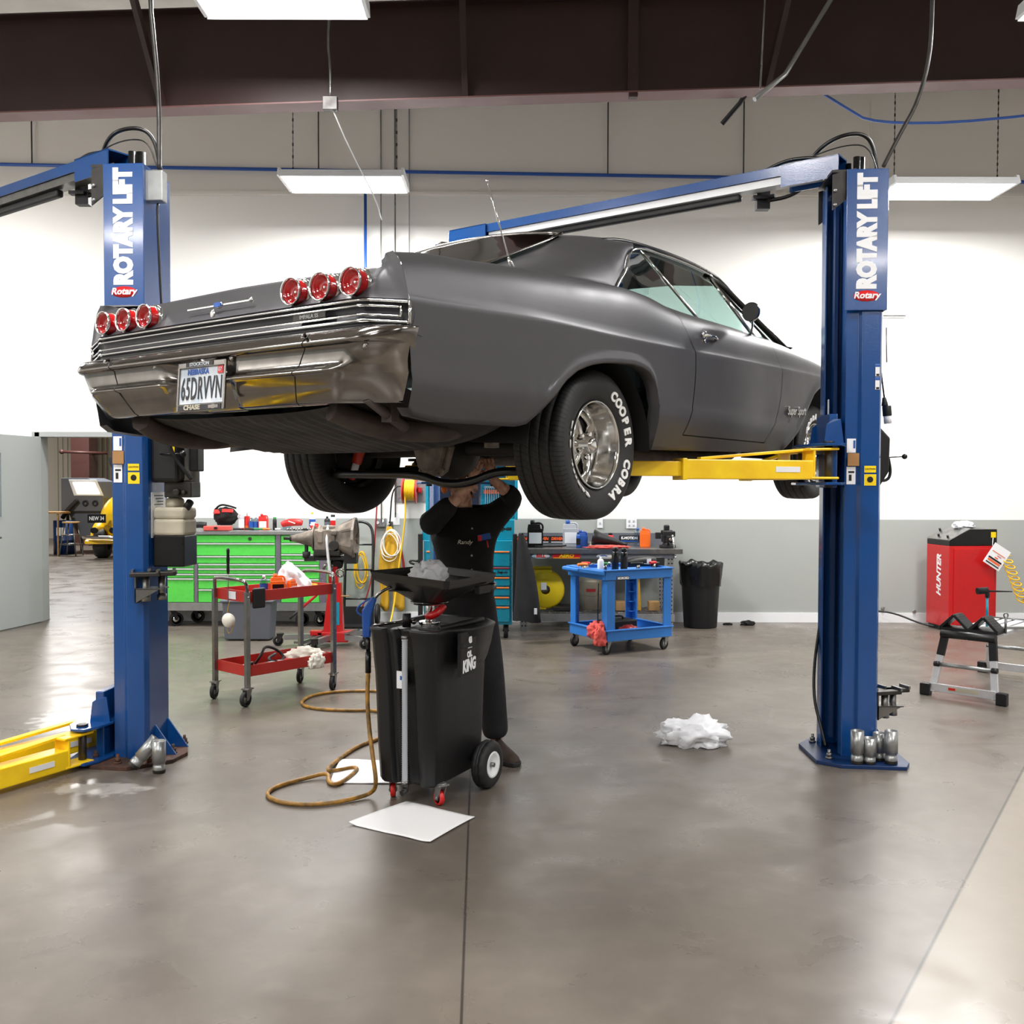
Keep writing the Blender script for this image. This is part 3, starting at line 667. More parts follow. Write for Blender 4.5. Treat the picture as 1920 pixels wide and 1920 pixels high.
def wall_mat():
    m=bpy.data.materials.new('two_tone_wall'); m.use_nodes=True; nt=m.node_tree; b=nt.nodes['Principled BSDF']; L=nt.links.new
    geo=nt.nodes.new('ShaderNodeNewGeometry'); sp=nt.nodes.new('ShaderNodeSeparateXYZ'); L(geo.outputs['Position'],sp.inputs[0])
    n=nt.nodes.new('ShaderNodeMapRange'); n.inputs[1].default_value=1.183; n.inputs[2].default_value=1.188; L(sp.outputs[2],n.inputs[0])
    t=nt.nodes.new('ShaderNodeTexNoise'); t.inputs['Scale'].default_value=1.2; t.inputs['Detail'].default_value=6; L(geo.outputs['Position'],t.inputs['Vector'])
    g=nt.nodes.new('ShaderNodeMix'); g.data_type='RGBA'; L(t.outputs[0],g.inputs[0]); g.inputs[6].default_value=lin('9ba09c'); g.inputs[7].default_value=lin('a9aca8')
    x=nt.nodes.new('ShaderNodeMix'); x.data_type='RGBA'; L(n.outputs[0],x.inputs[0]); L(g.outputs[2],x.inputs[6]); x.inputs[7].default_value=lin('efeeea')
    L(x.outputs[2],b.inputs['Base Color']); b.inputs['Roughness'].default_value=.6; MT['two_tone']=m
wall_mat()
mat('beam_brown_lit0','6d655e',.7)
X0,X1,Y0,CZ=-7.5,9.5,-7.0,6.08
mb=MB(); mb.prism([(X0,Y0),(X1,Y0),(X1,WY),(-4.38,WY),(-4.38,30),(-16,30),(-16,WY+.12),(-5.36,WY+.12),(-5.36,WY),(X0,WY)],-.1); struct(mb.build('floor','floor'))
mb=MB()
for x0,x1,z0,z1 in ((X0,-5.42,0,CZ+.4),(-5.42,-4.32,2.14,CZ+.4),(-4.32,X1,0,CZ+.4)): mb.box(((x0+x1)/2,WY+.06,(z0+z1)/2),(x1-x0,.12,z1-z0))
struct(mb.build('wall_back','two_tone'))
mb=MB(); mb.box((X0-.05,(Y0+WY)/2,3),(.1,WY-Y0,6.2)); struct(mb.build('wall_left','two_tone'))
mb=MB(); mb.box((X1+.05,(Y0+WY)/2,3),(.1,WY-Y0,6.2)); struct(mb.build('wall_right','two_tone'))
mb=MB(); mb.box(((X0+X1)/2,Y0-.05,3),(X1-X0,.1,6.2)); struct(mb.build('wall_front','beam_brown_lit0'))
mat('insulation','d4d1cb',.75,noise=.15,scale=2,bump=.6,bscale=5)
mb=MB(); mb.grid([[V((x,y,CZ+.04*(x/10)+.03*math.sin(y*4.1)+.0)) for x in [X0+i*(X1-X0)/10 for i in range(11)]] for y in [Y0+.25*k for k in range(74)]]); struct(mb.build('ceiling','insulation',solid=.02))
mb=MB(); mb.box(((-4.28+X1)/2,WY-.006,.055),(X1+4.28,.012,.11)); struct(mb.build('baseboard_back','plastic_white'))
# ledge high on the wall where the upper panel steps forward
mat('wall_upper','e2ded8',.65)
mb=MB(); mb.box(((X0+X1)/2,WY-.03,(4.88+CZ+.3)/2),(X1-X0,.06,CZ+.3-4.88)); struct(mb.build('trim_1','wall_upper'))
mb=MB(); mb.box(((X0+X1)/2,WY-.04,4.87),(X1-X0,.08,.035)); struct(mb.build('trim_2','wall_upper'))
mb=MB(); mb.box((4.06,WY-.065,5.4),(.04,.01,1.0)); struct(mb.build('trim_3','wall_upper'))
# doorway frame and open leaf
mb=MB()
for x in (-5.39,-4.35): mb.box((x,WY-.02,1.08),(.06,.2,2.16))
mb.box((-4.87,WY-.02,2.135),(1.16,.2,.06)); struct(mb.build('trim_4','metal_door',bevel=.004))
d=bpy.data.objects.new('door_1',None); COL.objects.link(d); struct(d); d.location=(-5.36,WY-.13,0); d.rotation_euler=(0,0,R(-99))
mb=MB()
for a in ((.46,.21/2+.01,.92,.19),(.46,1.60,.92,1.0)): pass
for x0,x1,z0,z1 in ((0,.68,.01,2.1),(.82,.92,.01,2.1),(.68,.82,.01,1.22),(.68,.82,1.90,2.1)): mb.box(((x0+x1)/2,0,(z0+z1)/2),(x1-x0,.045,z1-z0))
mb.build('door_leaf','metal_door',d)
mb=MB()
for x in (.675,.825): mb.box((x,0,1.56),(.02,.06,.72))
for z in (1.21,1.91): mb.box((.75,0,z),(.17,.06,.02))
mb.build('window_frame','metal_door',d)
mb=MB(); mb.box((.75,0,1.56),(.14,.006,.68)); mb.build('pane','clear_bottle',d)
mb=MB()
for s_ in (1,-1): mb.cyl((.855,0,1.0),(.855,.03*s_,1.0),.03); mb.tube([(.855,.03*s_,1.0),(.855,.06*s_,1.0),(.74,.06*s_,1.0)],.011,8,1)
mb.build('door_handle','chrome_old',d)
# back room beyond the doorway
mb=MB()
mb.box((-10.5,28.05,3),(11,.1,6)); mb.box((-16.05,20,3),(.1,17,6)); mb.box((-4.3,20,3),(.1,17,6)); struct(mb.build('wall_far','beige_wall'))
mb=MB()
for i in range(34): mb.box((-13.0+.14*i,27.96,3),(.05,.08,6))
mb.box((-9.0,25.2,1.03),(1.2,.1,2.06)); struct(mb.build('trim_5','beige_wall'))
mb=MB(); mb.box((-10.2,20,5.2),(12,17,.1)); struct(mb.build('ceiling_far','beige_wall'))
mb=MB(); mb.box((-10.95,25.0,2.6),(.52,.30,5.2)); mb.box((-10.68,24.9,2.6),(.04,.5,5.2)); struct(mb.build('trim_6','brown_steel'))
# ---------------------------------------------------------------- roof beam
def beamz(x): return 4.80+.035*(x)*1.0
bm_=empty('roof_beam',(0,8.3,0),R(0)); struct(bm_)
def brn(name,dz0,dz1,y0,y1,m):
    mb=MB(); A=[]
    for x in (X0,X1): A.append([V((x,y0,beamz(x)+dz0)),V((x,y1,beamz(x)+dz0)),V((x,y1,beamz(x)+dz1)),V((x,y0,beamz(x)+dz1))])
    a,b=[mb.vs(q) for q in A]
    mb.f(a);mb.f(b[::-1])
    for i in range(4): mb.f([a[i],a[(i+1)%4],b[(i+1)%4],b[i]])
    return mb.build(name,m,bm_)
mat('beam_brown','35211f',.5,noise=.1,scale=2); mat('beam_brown_lit','6f4a49',.5,noise=.1,scale=2)  # bottom flange gets a paler beam brown: light from below put into its colour
brn('bottom_flange',0,.012,-.1,.1,'beam_brown_lit'); brn('web',.012,.80,-.006,.006,'beam_brown'); brn('top_flange',.80,.812,-.1,.1,'beam_brown')
mb=MB()
for x in (1.0,): mb.box((x,-.03,beamz(x)+.4),(.09,.07,.80)); mb.box((x+.0,-.06,beamz(x)-.0),(.07,.06,.07))
mb.build('splice_plate','beam_brown',bm_)
mb=MB()
for x0,x1 in ((-3.15,-2.93),(-.42,-.40),(2.3,2.12)): mb.bar((x0,-.55,CZ-.02),(x1,-.03,beamz(x1)+.03),.05,.05)
mb.build('flange_brace','beam_brown',bm_)
# ---------------------------------------------------------------- high bay lights
def light(x,y,z,L_,W_,label,vis=True,chains=True):
    t=empty('ceiling_light',(x,y,z),0,label,'ceiling light','hanging tube lights')
    mb=MB(); mb.box((0,0,.05),(L_-.04,.13,.05)); 
    for s_ in (1,-1): mb.box((0,s_*W_*.27,.045),(L_-.04,W_*.40,.006),M.Rotation(R(-8)*s_,3,'X')); mb.box((0,s_*W_*.47,.01),(L_-.04,.005,.08),M.Rotation(R(25)*s_,3,'X'))
    mb.build('reflector','plastic_white',t)
    for s_ in (1,-1):
        mb=MB(); mb.prism([(-W_/2,-.015),(W_/2,-.015),(W_/2-.04,.07),(-W_/2+.04,.07)],.03,'x',s_*(L_/2-.015)-.015); mb.build('end_cap','plastic_white',t,bevel=.004)
    for k in range(6):
        yy=-W_/2+W_*(k+.5)/6
        mb=MB(); mb.cyl((-L_/2+.05,yy,-.005),(L_/2-.05,yy,-.005),.0125,n=10); mb.build('tube','tube_light',t)
    l=bpy.data.lights.new('lamp','AREA'); l.shape='RECTANGLE'; l.size=L_-.1; l.size_y=W_-.04; l.energy=LAMP*LP*(1.35 if y>9 and x>-5 else 1); l.color=(1,.985,.97); l.spread=R(180)
    o=bpy.data.objects.new('lamp',l); COL.objects.link(o); o.parent=t; o.location=(0,0,-.03)
    if chains:
        for s_ in (1,-1):
            mb=MB(); zt=CZ-z+.02
            mb.tube([(s_*L_*.42,0,.06),(s_*L_*.42,0,zt)],.0035,5)
            n=int(zt/.06)
            for i in range(n): mb.box((s_*L_*.42,0,.07+i*.06),(.014,.006,.03) if i%2 else (.006,.014,.03))
            mb.build('chain','steel_dark',t)
    return t
LP=10.0
mat('tube_light','ffffff',.4,emit=9)
light(-1.66,9.75,4.56,1.22,.56,'hanging tube light over the workbench wall, behind the car roof line, left of the antenna')
light(4.30,9.80,4.52,1.22,.56,'hanging tube light at the right, beside the right blue column top')
light(-1.66,7.0,5.02,1.22,.58,'hanging tube light at the top edge, in front of the dark beam')
light(4.30,7.0,5.02,1.22,.58,'hanging tube light cut off by the upper right corner')
for x,y in ((-1.66,3.4),(4.3,3.4),(-1.66,-.4),(4.3,-.4),(-1.66,-4.2),(4.3,-4.2),(-6.2,9.0),(-6.2,3.4),(-6.2,-2)):
    light(x,y,5.0,1.22,.56,'hanging tube light outside the picture, over the front of the shop',chains=False)
for x,y in ((-9.5,15.5),(-10.2,22.5)): [setattr(c_.data,'energy',330) for c_ in light(x,y,4.7,1.22,.56,'hanging tube light in the room beyond the doorway',chains=False).children if c_.type=='LIGHT']
# ---------------------------------------------------------------- lifts
def lift(name,label,P0,rn,far,raised,text_ok=True):
    """P0 near column centre, far = far column centre"""
    t=empty(name,(0,0,0),0,label,'vehicle lift'); t.location=(P0[0],P0[1],0)
    phi=R(4); T0=M.Rotation(-phi,4,'Z')
    l=V((far[0]-P0[0],far[1]-P0[1],0)).normalized()
    Rf=M.Identity(4)
    for i in range(3):
        for j in range(3): Rf[i][j]=(1 if i==j else 0)-2*l[i]*l[j]
    TF=M.Translation((far[0]-P0[0],far[1]-P0[1],0))@Rf@T0
    sec=[(-.055,-.06),(-.055,-.14),(.01,-.14),(.03,-.16),(.125,-.16),(.14,-.13),(.14,.12),(.12,.16),(-.11,.16),(-.125,.14),(-.125,.05)]
    TOP=3.33
    for k,T in enumerate((T0,TF)):
        c=bpy.data.objects.new('column',None); COL.objects.link(c); c.parent=t
        mb=MB(); mb.T=T; mb.grid([[V((x,y,.02)),V((x,y,TOP))] for x,y in sec],smooth=False); mb.build('channel','blue_paint',c,solid=.010,bevel=.004)
        mb=MB(); mb.T=T; mb.box((.0,.02,(.05+TOP)/2),(.10,.04,TOP-.1)); mb.box((-.085,.0,1.7),(.02,.05,3.2)); mb.build('guide_rail','blue_dark',c)
        mb=MB(); mb.T=T; mb.cyl((.02,-.03,.05),(.02,-.03,TOP+.14),.02); mb.cyl((.05,.02,TOP-.3),(.05,.02,TOP+.15),.03); mb.cyl((-.01,.03,TOP-.3),(-.01,.03,TOP+.12),.018); mb.build('hydraulic_cylinder','black_gloss',c)
        mb=MB(); mb.T=T; mb.prism([(-.075,-.185),(.155,-.185),(.155,.17),(.145,.17),(.145,-.175),(-.075,-.175)],.79,'z',2.565); mb.build('column_cover','blue_paint',c,bevel=.003)
        mb=MB(); mb.T=T; mb.prism([(-.22,-.24),(-.10,-.32),(.25,-.335),(.29,-.25),(.29,.16),(.2,.26),(-.16,.24),(-.24,.12)] if rn else [(-.17,-.25),(-.12,-.31),(.10,-.33),(.29,-.16),(.31,.0),(.2,.26),(-.16,.24),(-.2,.12)],.022,'z',.0); mb.build('base_plate','blue_dark' if rn else 'rust',c,bevel=.003)
        for x,y in ((-.14,-.20),(.02,-.265),(.20,-.26),(.24,-.04),(.22,.17),(-.15,.16)):
            mb=MB(); mb.T=T; mb.cyl((x,y,.022),(x,y,.034),.022,n=6); mb.cyl((x,y,.034),(x,y,.075),.009,n=8); mb.cyl((x,y,.034),(x,y,.055),.016,n=6); mb.build('anchor_bolt','rust' if not rn else 'steel',c)
        for yy in (-.06,.11):
            mb=MB(); mb.T=T; mb.poly([(.14,yy,.02),(.27,yy,.02),(.14,yy,.20)]); mb.build('gusset','blue_paint',c,solid=.010)
        # bracket at the top
        mb=MB(); mb.T=T; mb.poly([(-.15,-.165,TOP-.20),(-.02,-.165,TOP-.10),(-.02,-.165,TOP+.035),(-.15,-.165,TOP+.0)]); mb.poly([(-.15,.16,TOP-.20),(-.02,.16,TOP-.10),(-.02,.16,TOP+.035),(-.15,.16,TOP)]); mb.box((-.085,0,TOP+.02),(.13,.33,.01)); br=mb.build('top_bracket','steel_dark',c,solid=.008)
        mb=MB(); mb.T=T
        for x,z in ((-.04,TOP-.02),(-.04,TOP-.08),(-.135,TOP-.09),(-.135,TOP-.17)): mb.sph((x,-.172,z),.011)
        mb.build('bracket_bolt','galv',br)
        if k==0 and text_ok:
            fr=lambda x,z:T@frame((x,-.1865,z),(0,0,1),(-1,0,0))
            text('ROTARY LIFT',.136,'decal_white',c,fr(.043,3.005),'lettering',sx=.80,bold=.010,ext=.001,sp=.98)
            mb=MB(); mb.T=T; mb.lathe([(0,-.1875),(.073,-.1875),(.073,-.185)],32,(.04,0,2.645),'y',fn=lambda i,j,r,h:(r,h)); o=mb.build('logo_oval','decal_red',c); 
            for v in o.data.vertices: v.co.z=2.645+(v.co.z-2.645)*.42
            text('Rotary',.05,'decal_white',c,T@frame((.04,-.189,2.647),(1,0,0),(0,0,1)),'lettering',sx=1.05,bold=.0015,ext=.0006,shear=.2)
        if k==0:
            def dec(nm,m,x0,x1,z0,z1,y=-.1615,ex=0):
                mb=MB(); mb.T=T; mb.box(((x0+x1)/2,y,(z0+z1)/2),(x1-x0,.0015,z1-z0)); q=mb.build('decal_label',m,c); return q
            q=dec('a','decal_white',-.048,.002,1.765,1.845,-.1465); dec('b','decal_blue',-.012,-.001,1.79,1.835,-.148)
            q=dec('c','decal_tan',-.046,.018,1.69,1.762,-.160); 
            q=dec('d','decal_white',-.048,.002,1.585,1.685,-.1465); dec('e','decal_black',-.038,-.005,1.65,1.66,-.148); dec('e','decal_black',-.035,-.02,1.605,1.64,-.148)
            q=dec('f','decal_yellow',.045,.11,1.652,1.69,-.1665); text('CAUTION',.013,'decal_black',q,T@frame((.0775,-.1682,1.672),(1,0,0),(0,0,1)),sx=1.0)
            q=dec('g','decal_yellow',.045,.112,1.578,1.642,-.1665); mb=MB(); mb.T=T; mb.cyl((.078,-.167,1.612),(.078,-.1685,1.612),.017); mb.build('symbol','decal_black',q)
            if rn:
                for z in (2.155,2.23):
                    mb=MB(); mb.T=T; mb.box((.1465,-.10,z),(.002,.04,.068)); mb.build('decal_label','decal_white',c); mb=MB(); mb.T=T; mb.box((.148,-.10,z+.026),(.002,.036,.014)); mb.build('decal_label','decal_blue',c)
                    mb=MB(); mb.T=T; mb.box((.112,-.1665,z),(.024,.0015,.068)); mb.build('decal_label','decal_white',c); mb=MB(); mb.T=T; mb.box((.112,-.168,z+.026),(.024,.001,.014)); mb.build('decal_label','decal_blue',c)
                    mb=MB(); mb.T=T; mb.box((.113,-.168,z-.026),(.016,.001,.012)); mb.build('decal_label','decal_black',c)
                mb=MB(); mb.T=T; mb.box((-.118,-.0,2.03),(.002,.03,.10)); mb.build('decal_label','decal_white',c)
            else:
                mb=MB(); mb.T=T; mb.box((.1465,.0,1.40),(.002,.19,.26)); q=mb.build('instruction_sheet','decal_white',c)
                mb=MB(); mb.T=T
                for i in range(14): mb.box((.148,.0+.01*(i%3),1.51-.017*i),(.001,.12-.02*(i%3),.006))
                mb.build('print','decal_black',q)
    # overhead beam
    a=V((-.06,-.02,0)); b_=V((far[0]-P0[0],far[1]-P0[1],0))-a*.0; d=(b_-a).normalized(); Ln=(b_-a).length
    def at(s_,z,o=0): return a+d*s_+V((d.y,-d.x,0))*o+V((0,0,z))
    ob=bpy.data.objects.new('overhead_beam',None); COL.objects.link(ob); ob.parent=t
    for s0,s1 in ((.0,.34),(Ln-.34,Ln)):
        mb=MB()
        for o in (-.07,.07): mb.bar(at(s0,3.41,o),at(s1,3.41,o),.008,.13)
        mb.bar(at(s0,3.471,0),at(s1,3.471,0),.148,.008); mb.build('end_box','blue_paint',ob,weld=.0)
    mb=MB(); mb.bar(at(.30,3.445,-.055),at(Ln-.3,3.445,-.055),.006,.058); mb.bar(at(.30,3.445,.055),at(Ln-.3,3.445,.055),.006,.058); mb.bar(at(.30,3.471),at(Ln-.3,3.471),.11,.006); mb.build('channel','blue_paint',ob)
    mb=MB(); mb.bar(at(.12,3.392,0),at(Ln-.35,3.392,0),.09,.045); mb.build('cable_tray','plastic_white' if rn else 'steel',ob)
    mb=MB(); mb.bar(at(.62,3.345),at(Ln-.35,3.345),.05,.045); mb.build('shutoff_bar','black_satin',ob,bevel=.015,seg=3)
    mb=MB(); mb.box(at(.52,3.34,.09),(.08,.06,.13)); mb.box(at(.52,3.34,.05),(.09,.05,.02)); mb.cyl(at(.52,3.35,.09),at(.44,3.35,.09),.012); mb.tube([at(.48,3.33,.1),at(.36,3.33,.1),at(.26,3.37,.1),at(.24,3.42,.08)],.012,8,2); mb.build('limit_switch','black_plastic',ob)
    for s_ in (.4,.9,1.0,1.15,1.5,1.9):
        mb=MB(); mb.cyl(at(s_,3.445,.058),at(s_,3.445,.066),.010,n=8); mb.build('bolt','galv',ob)
    mb=MB(); mb.cyl(at(.06,3.44,.074),at(.06,3.44,.085),.018,n=6); mb.build('bolt','black_satin',ob)
    # hoses
    mb=MB(); mb.tube([at(.22,3.47,.03),at(.14,3.55,.0),at(0.02,3.60,.0),(.06,0,3.62),(.13,.02,3.56),(.16,.03,3.38)],.012,8,3); mb.build('hose','black_gloss',t)
    mb=MB(); mb.tube([at(.5,3.47,0),at(.35,3.52,0),at(.2,3.51,0),at(.1,3.48,0)],.012,8,3); mb.build('hose','black_gloss',t)
    mb=MB(); mb.tube([at(.3,3.48,.0),at(.1,3.53,0),(.0,0,3.555),(.10,.0,3.54),(.155,.0,3.38)],.004,6,3); mb.build('hose','black_gloss',t)
    # carriage and arms
    for k,T in enumerate((T0,TF)):
        zc=1.675 if raised else .092
        cg=bpy.data.objects.new('carriage',None); COL.objects.link(cg); cg.parent=t
        mb=MB(); mb.T=T; mb.box((-.13,-.02,zc+.10),(.05,.30,.42)); mb.build('slide_block','blue_paint',cg,bevel=.006)
        mb=MB(); mb.T=T; pl=[(-.06,-.15),(-.10,.17),(-.17,.30),(-.27,.27),(-.30,.0),(-.27,-.24),(-.21,-.34),(-.13,-.35),(-.085,-.27)]
        mb.prism(pl,.016,'z',zc+.122); mb.prism(pl,.016,'z',max(.024,zc-.095)); mb.build('pivot_plate','blue_paint',cg,bevel=.004)
        for yy in (-.165,.165):
            mb=MB(); mb.T=T; mb.poly([(-.07,yy,zc+.13),(-.185,yy*1.05,zc+.13),(-.17,yy*1.03,zc+.25),(-.13,yy,zc+.28),(-.09,yy,zc+.28)]); mb.build('side_gusset','blue_paint',cg,solid=.012)
        mb=MB(); mb.T=T; mb.box((-.14,-.05,zc),(.03,.22,.15)); mb.build('back_plate','blue_dark',cg)
        for pv in ((-.18,-.27),(-.22,.22)):
            mb=MB(); mb.T=T; mb.cyl((pv[0],pv[1],max(.005,zc-.11)),(pv[0],pv[1],zc+.145),.022); mb.cyl((pv[0],pv[1],zc+.138),(pv[0],pv[1],zc+.15),.032,n=6); mb.build('pivot_pin','steel_dark',cg)
        # two arms
        for j,(pv,en) in enumerate(((( -.18,-.27),ARMS[(raised,k,0)]),((-.22,.22),ARMS[(raised,k,1)]))):
            A=T@V((pv[0],pv[1],0)); B=V((en[0]-P0[0],en[1]-P0[1],0)); A.z=0; u=(B-A).normalized(); Lh=(B-A).length; n_=V((u.y,-u.x,0))
            if n_.dot(V((0,-1,0)))<0: n_=-n_
            am=bpy.data.objects.new('lift_arm',None); COL.objects.link(am); am.parent=t
            q=lambda s_,z,o=0:A+u*s_+n_*o+V((0,0,zc+z))
            mb=MB(); mb.bar(q(.13,-.012),q(Lh*.66,-.012),.11,.106)
            mb.bar(q(-.03,.106,0),q(.16,.10,0),.12,.014); mb.bar(q(-.03,-.056,0),q(.15,-.056,0),.12,.014); mb.bar(q(.12,.02),q(.135,.02),.115,.165)
            mb.build('outer_tube','yellow_paint',am,bevel=.006)
            mb=MB(); mb.bar(q(Lh*.5,-.01),q(Lh*.97,-.01),.085,.078); mb.bar(q(Lh*.64,-.012),q(Lh*.66,-.012),.125,.115); mb.build('inner_tube','yellow_paint',am,bevel=.004)
            mb=MB(); mb.bar(q(.10,.104,-.03),q(Lh*.56,.046,-.03),.045,.016); mb.build('strap','yellow_paint',am,bevel=.003)
            mb=MB(); mb.box(q(Lh*.97,-.01),(.16,.16,.05),M.Rotation(math.atan2(u.y,u.x),3,'Z')); mb.build('arm_end','yellow_paint',am,bevel=.01)
            mb=MB(); mb.cyl(q(Lh*.97,.01),q(Lh*.97,.04 if raised else .02),.03); mb.cyl(q(Lh*.97,.04 if raised else .02),q(Lh*.97,.055 if raised else .05),.065); mb.build('lift_pad','rubber',am)
            mb=MB(); mb.bar(q(.22,-.01,.057),q(.37,-.01,.057),.002,.03); mb.build('decal_label','decal_white',am)
    return t,T0
ARMS={(True,0,0):(.42,5.05),(True,0,1):(1.36,6.46),(True,1,0):(-.55,5.75),(True,1,1):(.42,7.10),
      (False,0,0):(-3.28,3.70),(False,0,1):(-3.50,4.0),(False,1,0):(-5.9,6.2),(False,1,1):(-5.8,8.9)}
LA,TA=lift('vehicle_lift','blue two post lift holding up the grey car, near column at the right',(1.965,5.72),True,(-.43,7.42),True)
LB,TB=lift('vehicle_lift','blue two post lift at the left with its yellow arms lowered to the floor',(-2.19,5.66),False,(-4.63,7.36),False)
# power unit on lift B, control box on A
def pu(t,T):
    u=bpy.data.objects.new('power_unit',None); COL.objects.link(u); u.parent=t
    def mk(n,m,f,**k): mb=MB(); mb.T=T; f(mb); return mb.build(n,m,u,**k)
    mk('control_box','black_plastic',lambda b:b.box((.235,-.02,1.745),(.17,.20,.32)),bevel=.025,seg=3)
    mk('decal_label','decal_yellow',lambda b:b.box((.285,-.122,1.78),(.022,.002,.07)))
    mk('motor','steel',lambda b:b.cyl((.30,.03,1.58),(.30,.03,1.86),.075,n=24),bevel=.006)
    mk('capacitor_box','black_satin',lambda b:b.box((.375,-.0,1.75),(.05,.1,.2)),bevel=.008)
    mk('pump','steel_dark',lambda b:(b.box((.29,.0,1.545),(.16,.14,.09)),b.cyl((.29,-.07,1.53),(.29,-.10,1.53),.02),b.cyl((.33,-.07,1.53),(.33,-.09,1.53),.012)),bevel=.006)
    mk('reservoir','plastic_cream',lambda b:(b.box((.245,0,1.33),(.185,.19,.10)),b.cyl((.245,0,1.44),(.245,0,1.50),.055,.05),b.box((.245,0,1.41),(.185,.19,.07),None,1)),bevel=.02,seg=3)
    mk('oil_level','black_gloss',lambda b:b.box((.245,0,1.195),(.184,.189,.18)),bevel=.008)
    mk('filler_cap','black_satin',lambda b:b.cyl((.325,-.03,1.44),(.355,-.05,1.475),.022,n=14))
    mk('release_handle','black_gloss',lambda b:b.tube([(.28,-.14,1.98),(.27,-.16,1.88),(.285,-.16,1.78),(.33,-.16,1.70),(.41,-.16,1.60)],.011,8,2))
    mk('lever','black_gloss',lambda b:(b.tube([(.22,-.14,1.745),(.345,-.15,1.745)],.006,6),b.sph((.355,-.15,1.745),.02)))
    # junction box at the top
    mk('junction_box','galv',lambda b:b.box((.20,-.12,3.24),(.10,.07,.17)),bevel=.006)
    mk('cable','black_gloss',lambda b:b.tube([(.21,-.12,3.15),(.205,-.12,3.1),(.215,-.1,2.6),(.23,-.05,2.0)],.007,6,1))
pu(LB,TB)
def cb(t,T):
    u=bpy.data.objects.new('control_unit',None); COL.objects.link(u); u.parent=t
    def mk(n,m,f,**k): mb=MB(); mb.T=T; f(mb); return mb.build(n,m,u,**k)
    mk('lock_cover','black_plastic',lambda b:b.prism([(.13,1.56),(.20,1.56),(.26,1.66),(.265,1.86),(.20,1.93),(.13,1.95)],.2,'y',.08),bevel=.012,seg=3)
    mk('lever','black_gloss',lambda b:(b.tube([(.26,.10,1.745),(.34,.09,1.75)],.004,6),b.sph((.35,.09,1.75),.016)))
    mk('cable_loop','black_gloss',lambda b:b.tube([(.26,.10,1.74),(.275,.10,1.66),(.26,.10,1.61),(.20,.10,1.605)],.009,8,2))
    mk('grease_gun','black_satin',lambda b:(b.cyl((.25,.1,1.99),(.245,.1,2.05),.026),b.cyl((.235,.1,2.05),(.23,.1,2.10),.02,.01)),bevel=.003)
    mk('hose_fitting','plastic_white',lambda b:b.cyl((.254,.1,1.945),(.249,.1,1.995),.022))
    mk('cable','black_gloss',lambda b:b.tube([(.232,.1,2.09),(.19,.1,2.4),(.165,.1,2.7),(.165,.1,3.3)],.005,6))
    mk('side_strip','black_satin',lambda b:b.box((.155,.02,.95),(.012,.05,.5)))
    mk('hose','black_gloss',lambda b:b.tube([(-.12,.13,.75),(-.16,.1,.5),(-.17,.05,.3),(-.14,.0,.16),(-.12,-.04,.05)],.009,8,2))
cb(LA,TA)
def rack(P,lab,sc):
    t=empty('adapter_rack',P,0,lab,'adapter rack','adapter racks on the columns')
    mb=MB(); mb.box((.075,0,0),(.15,.12,.006)); mb.box((.003,0,.0),(.006,.12,.16)); mb.poly([(0,-.06,-.0),(.14,-.06,0),(0,-.06,-.08)]); mb.build('bracket','steel',t)
    for i,(x,y) in enumerate(((.05,-.03),(.12,.03))):
        a=bpy.data.objects.new('pad_adapter',None); COL.objects.link(a); a.parent=t
        mb=MB(); mb.cyl((x,y,-.07),(x,y,.07),.020); mb.cyl((x,y,-.07),(x,y,-.035),.026); mb.build('stem','steel',a)
        mb=MB(); mb.box((x,y,.082),(.16,.10,.024),M.Rotation(.25,3,'Z')); mb.build('saddle','steel_dark',a,bevel=.005)
        mb=MB(); mb.box((x+.07,y,.10),(.012,.09,.018),M.Rotation(.25,3,'Z')); mb.box((x-.07,y,.10),(.012,.09,.018),M.Rotation(.25,3,'Z')); mb.build('saddle_lip','steel',a)
rack((-2.105,5.50,.99),'grey steel adapter rack on the left blue column',1)
rack((2.12,5.68,.30),'grey steel adapter rack low on the right blue column',1)
def adapter(P,h,lab,tilt=None,r=.036):
    t=empty('height_adapter',P,0,lab,'height adapter','steel height adapters')
    mb=MB(); mb.lathe([(r-.006,h),(r,h),(r,h*.32),(r*.86,h*.31),(r*.86,h*.24),(r*.92,h*.23),(r*.92,h*.08),(r*.8,.0),(0,0)],24); mb.lathe([(r-.006,h),(r-.006,h*.5),(0,h*.5)],24); mb.build('sleeve','galv',t)
    mb=MB(); mb.lathe([(r*.9,.0),(r*.95,h*.05),(r*.95,h*.10)],24); mb.build('base_ring','steel_dark',t)
    if tilt: t.rotation_euler=tilt
    return t
for (x,y,h,l) in ((1.935,5.43,.185,'tall steel adapter at the left of the row before the right column'),(2.005,5.43,.145,'short steel adapter in the middle of the row before the right column'),(2.125,5.43,.185,'tall steel adapter at the right end of the row before the right column'),(2.085,5.50,.155,'short steel adapter tucked behind the right end one at the right column')): adapter((x,y,.0235),h,l)
adapter((-1.925,5.30,.001),.175,'worn steel adapter standing at the left column base')
adapter((-2.075,5.31,.03),.19,'chrome steel adapter leaning over at the left column base',(R(0),R(42),R(25)))
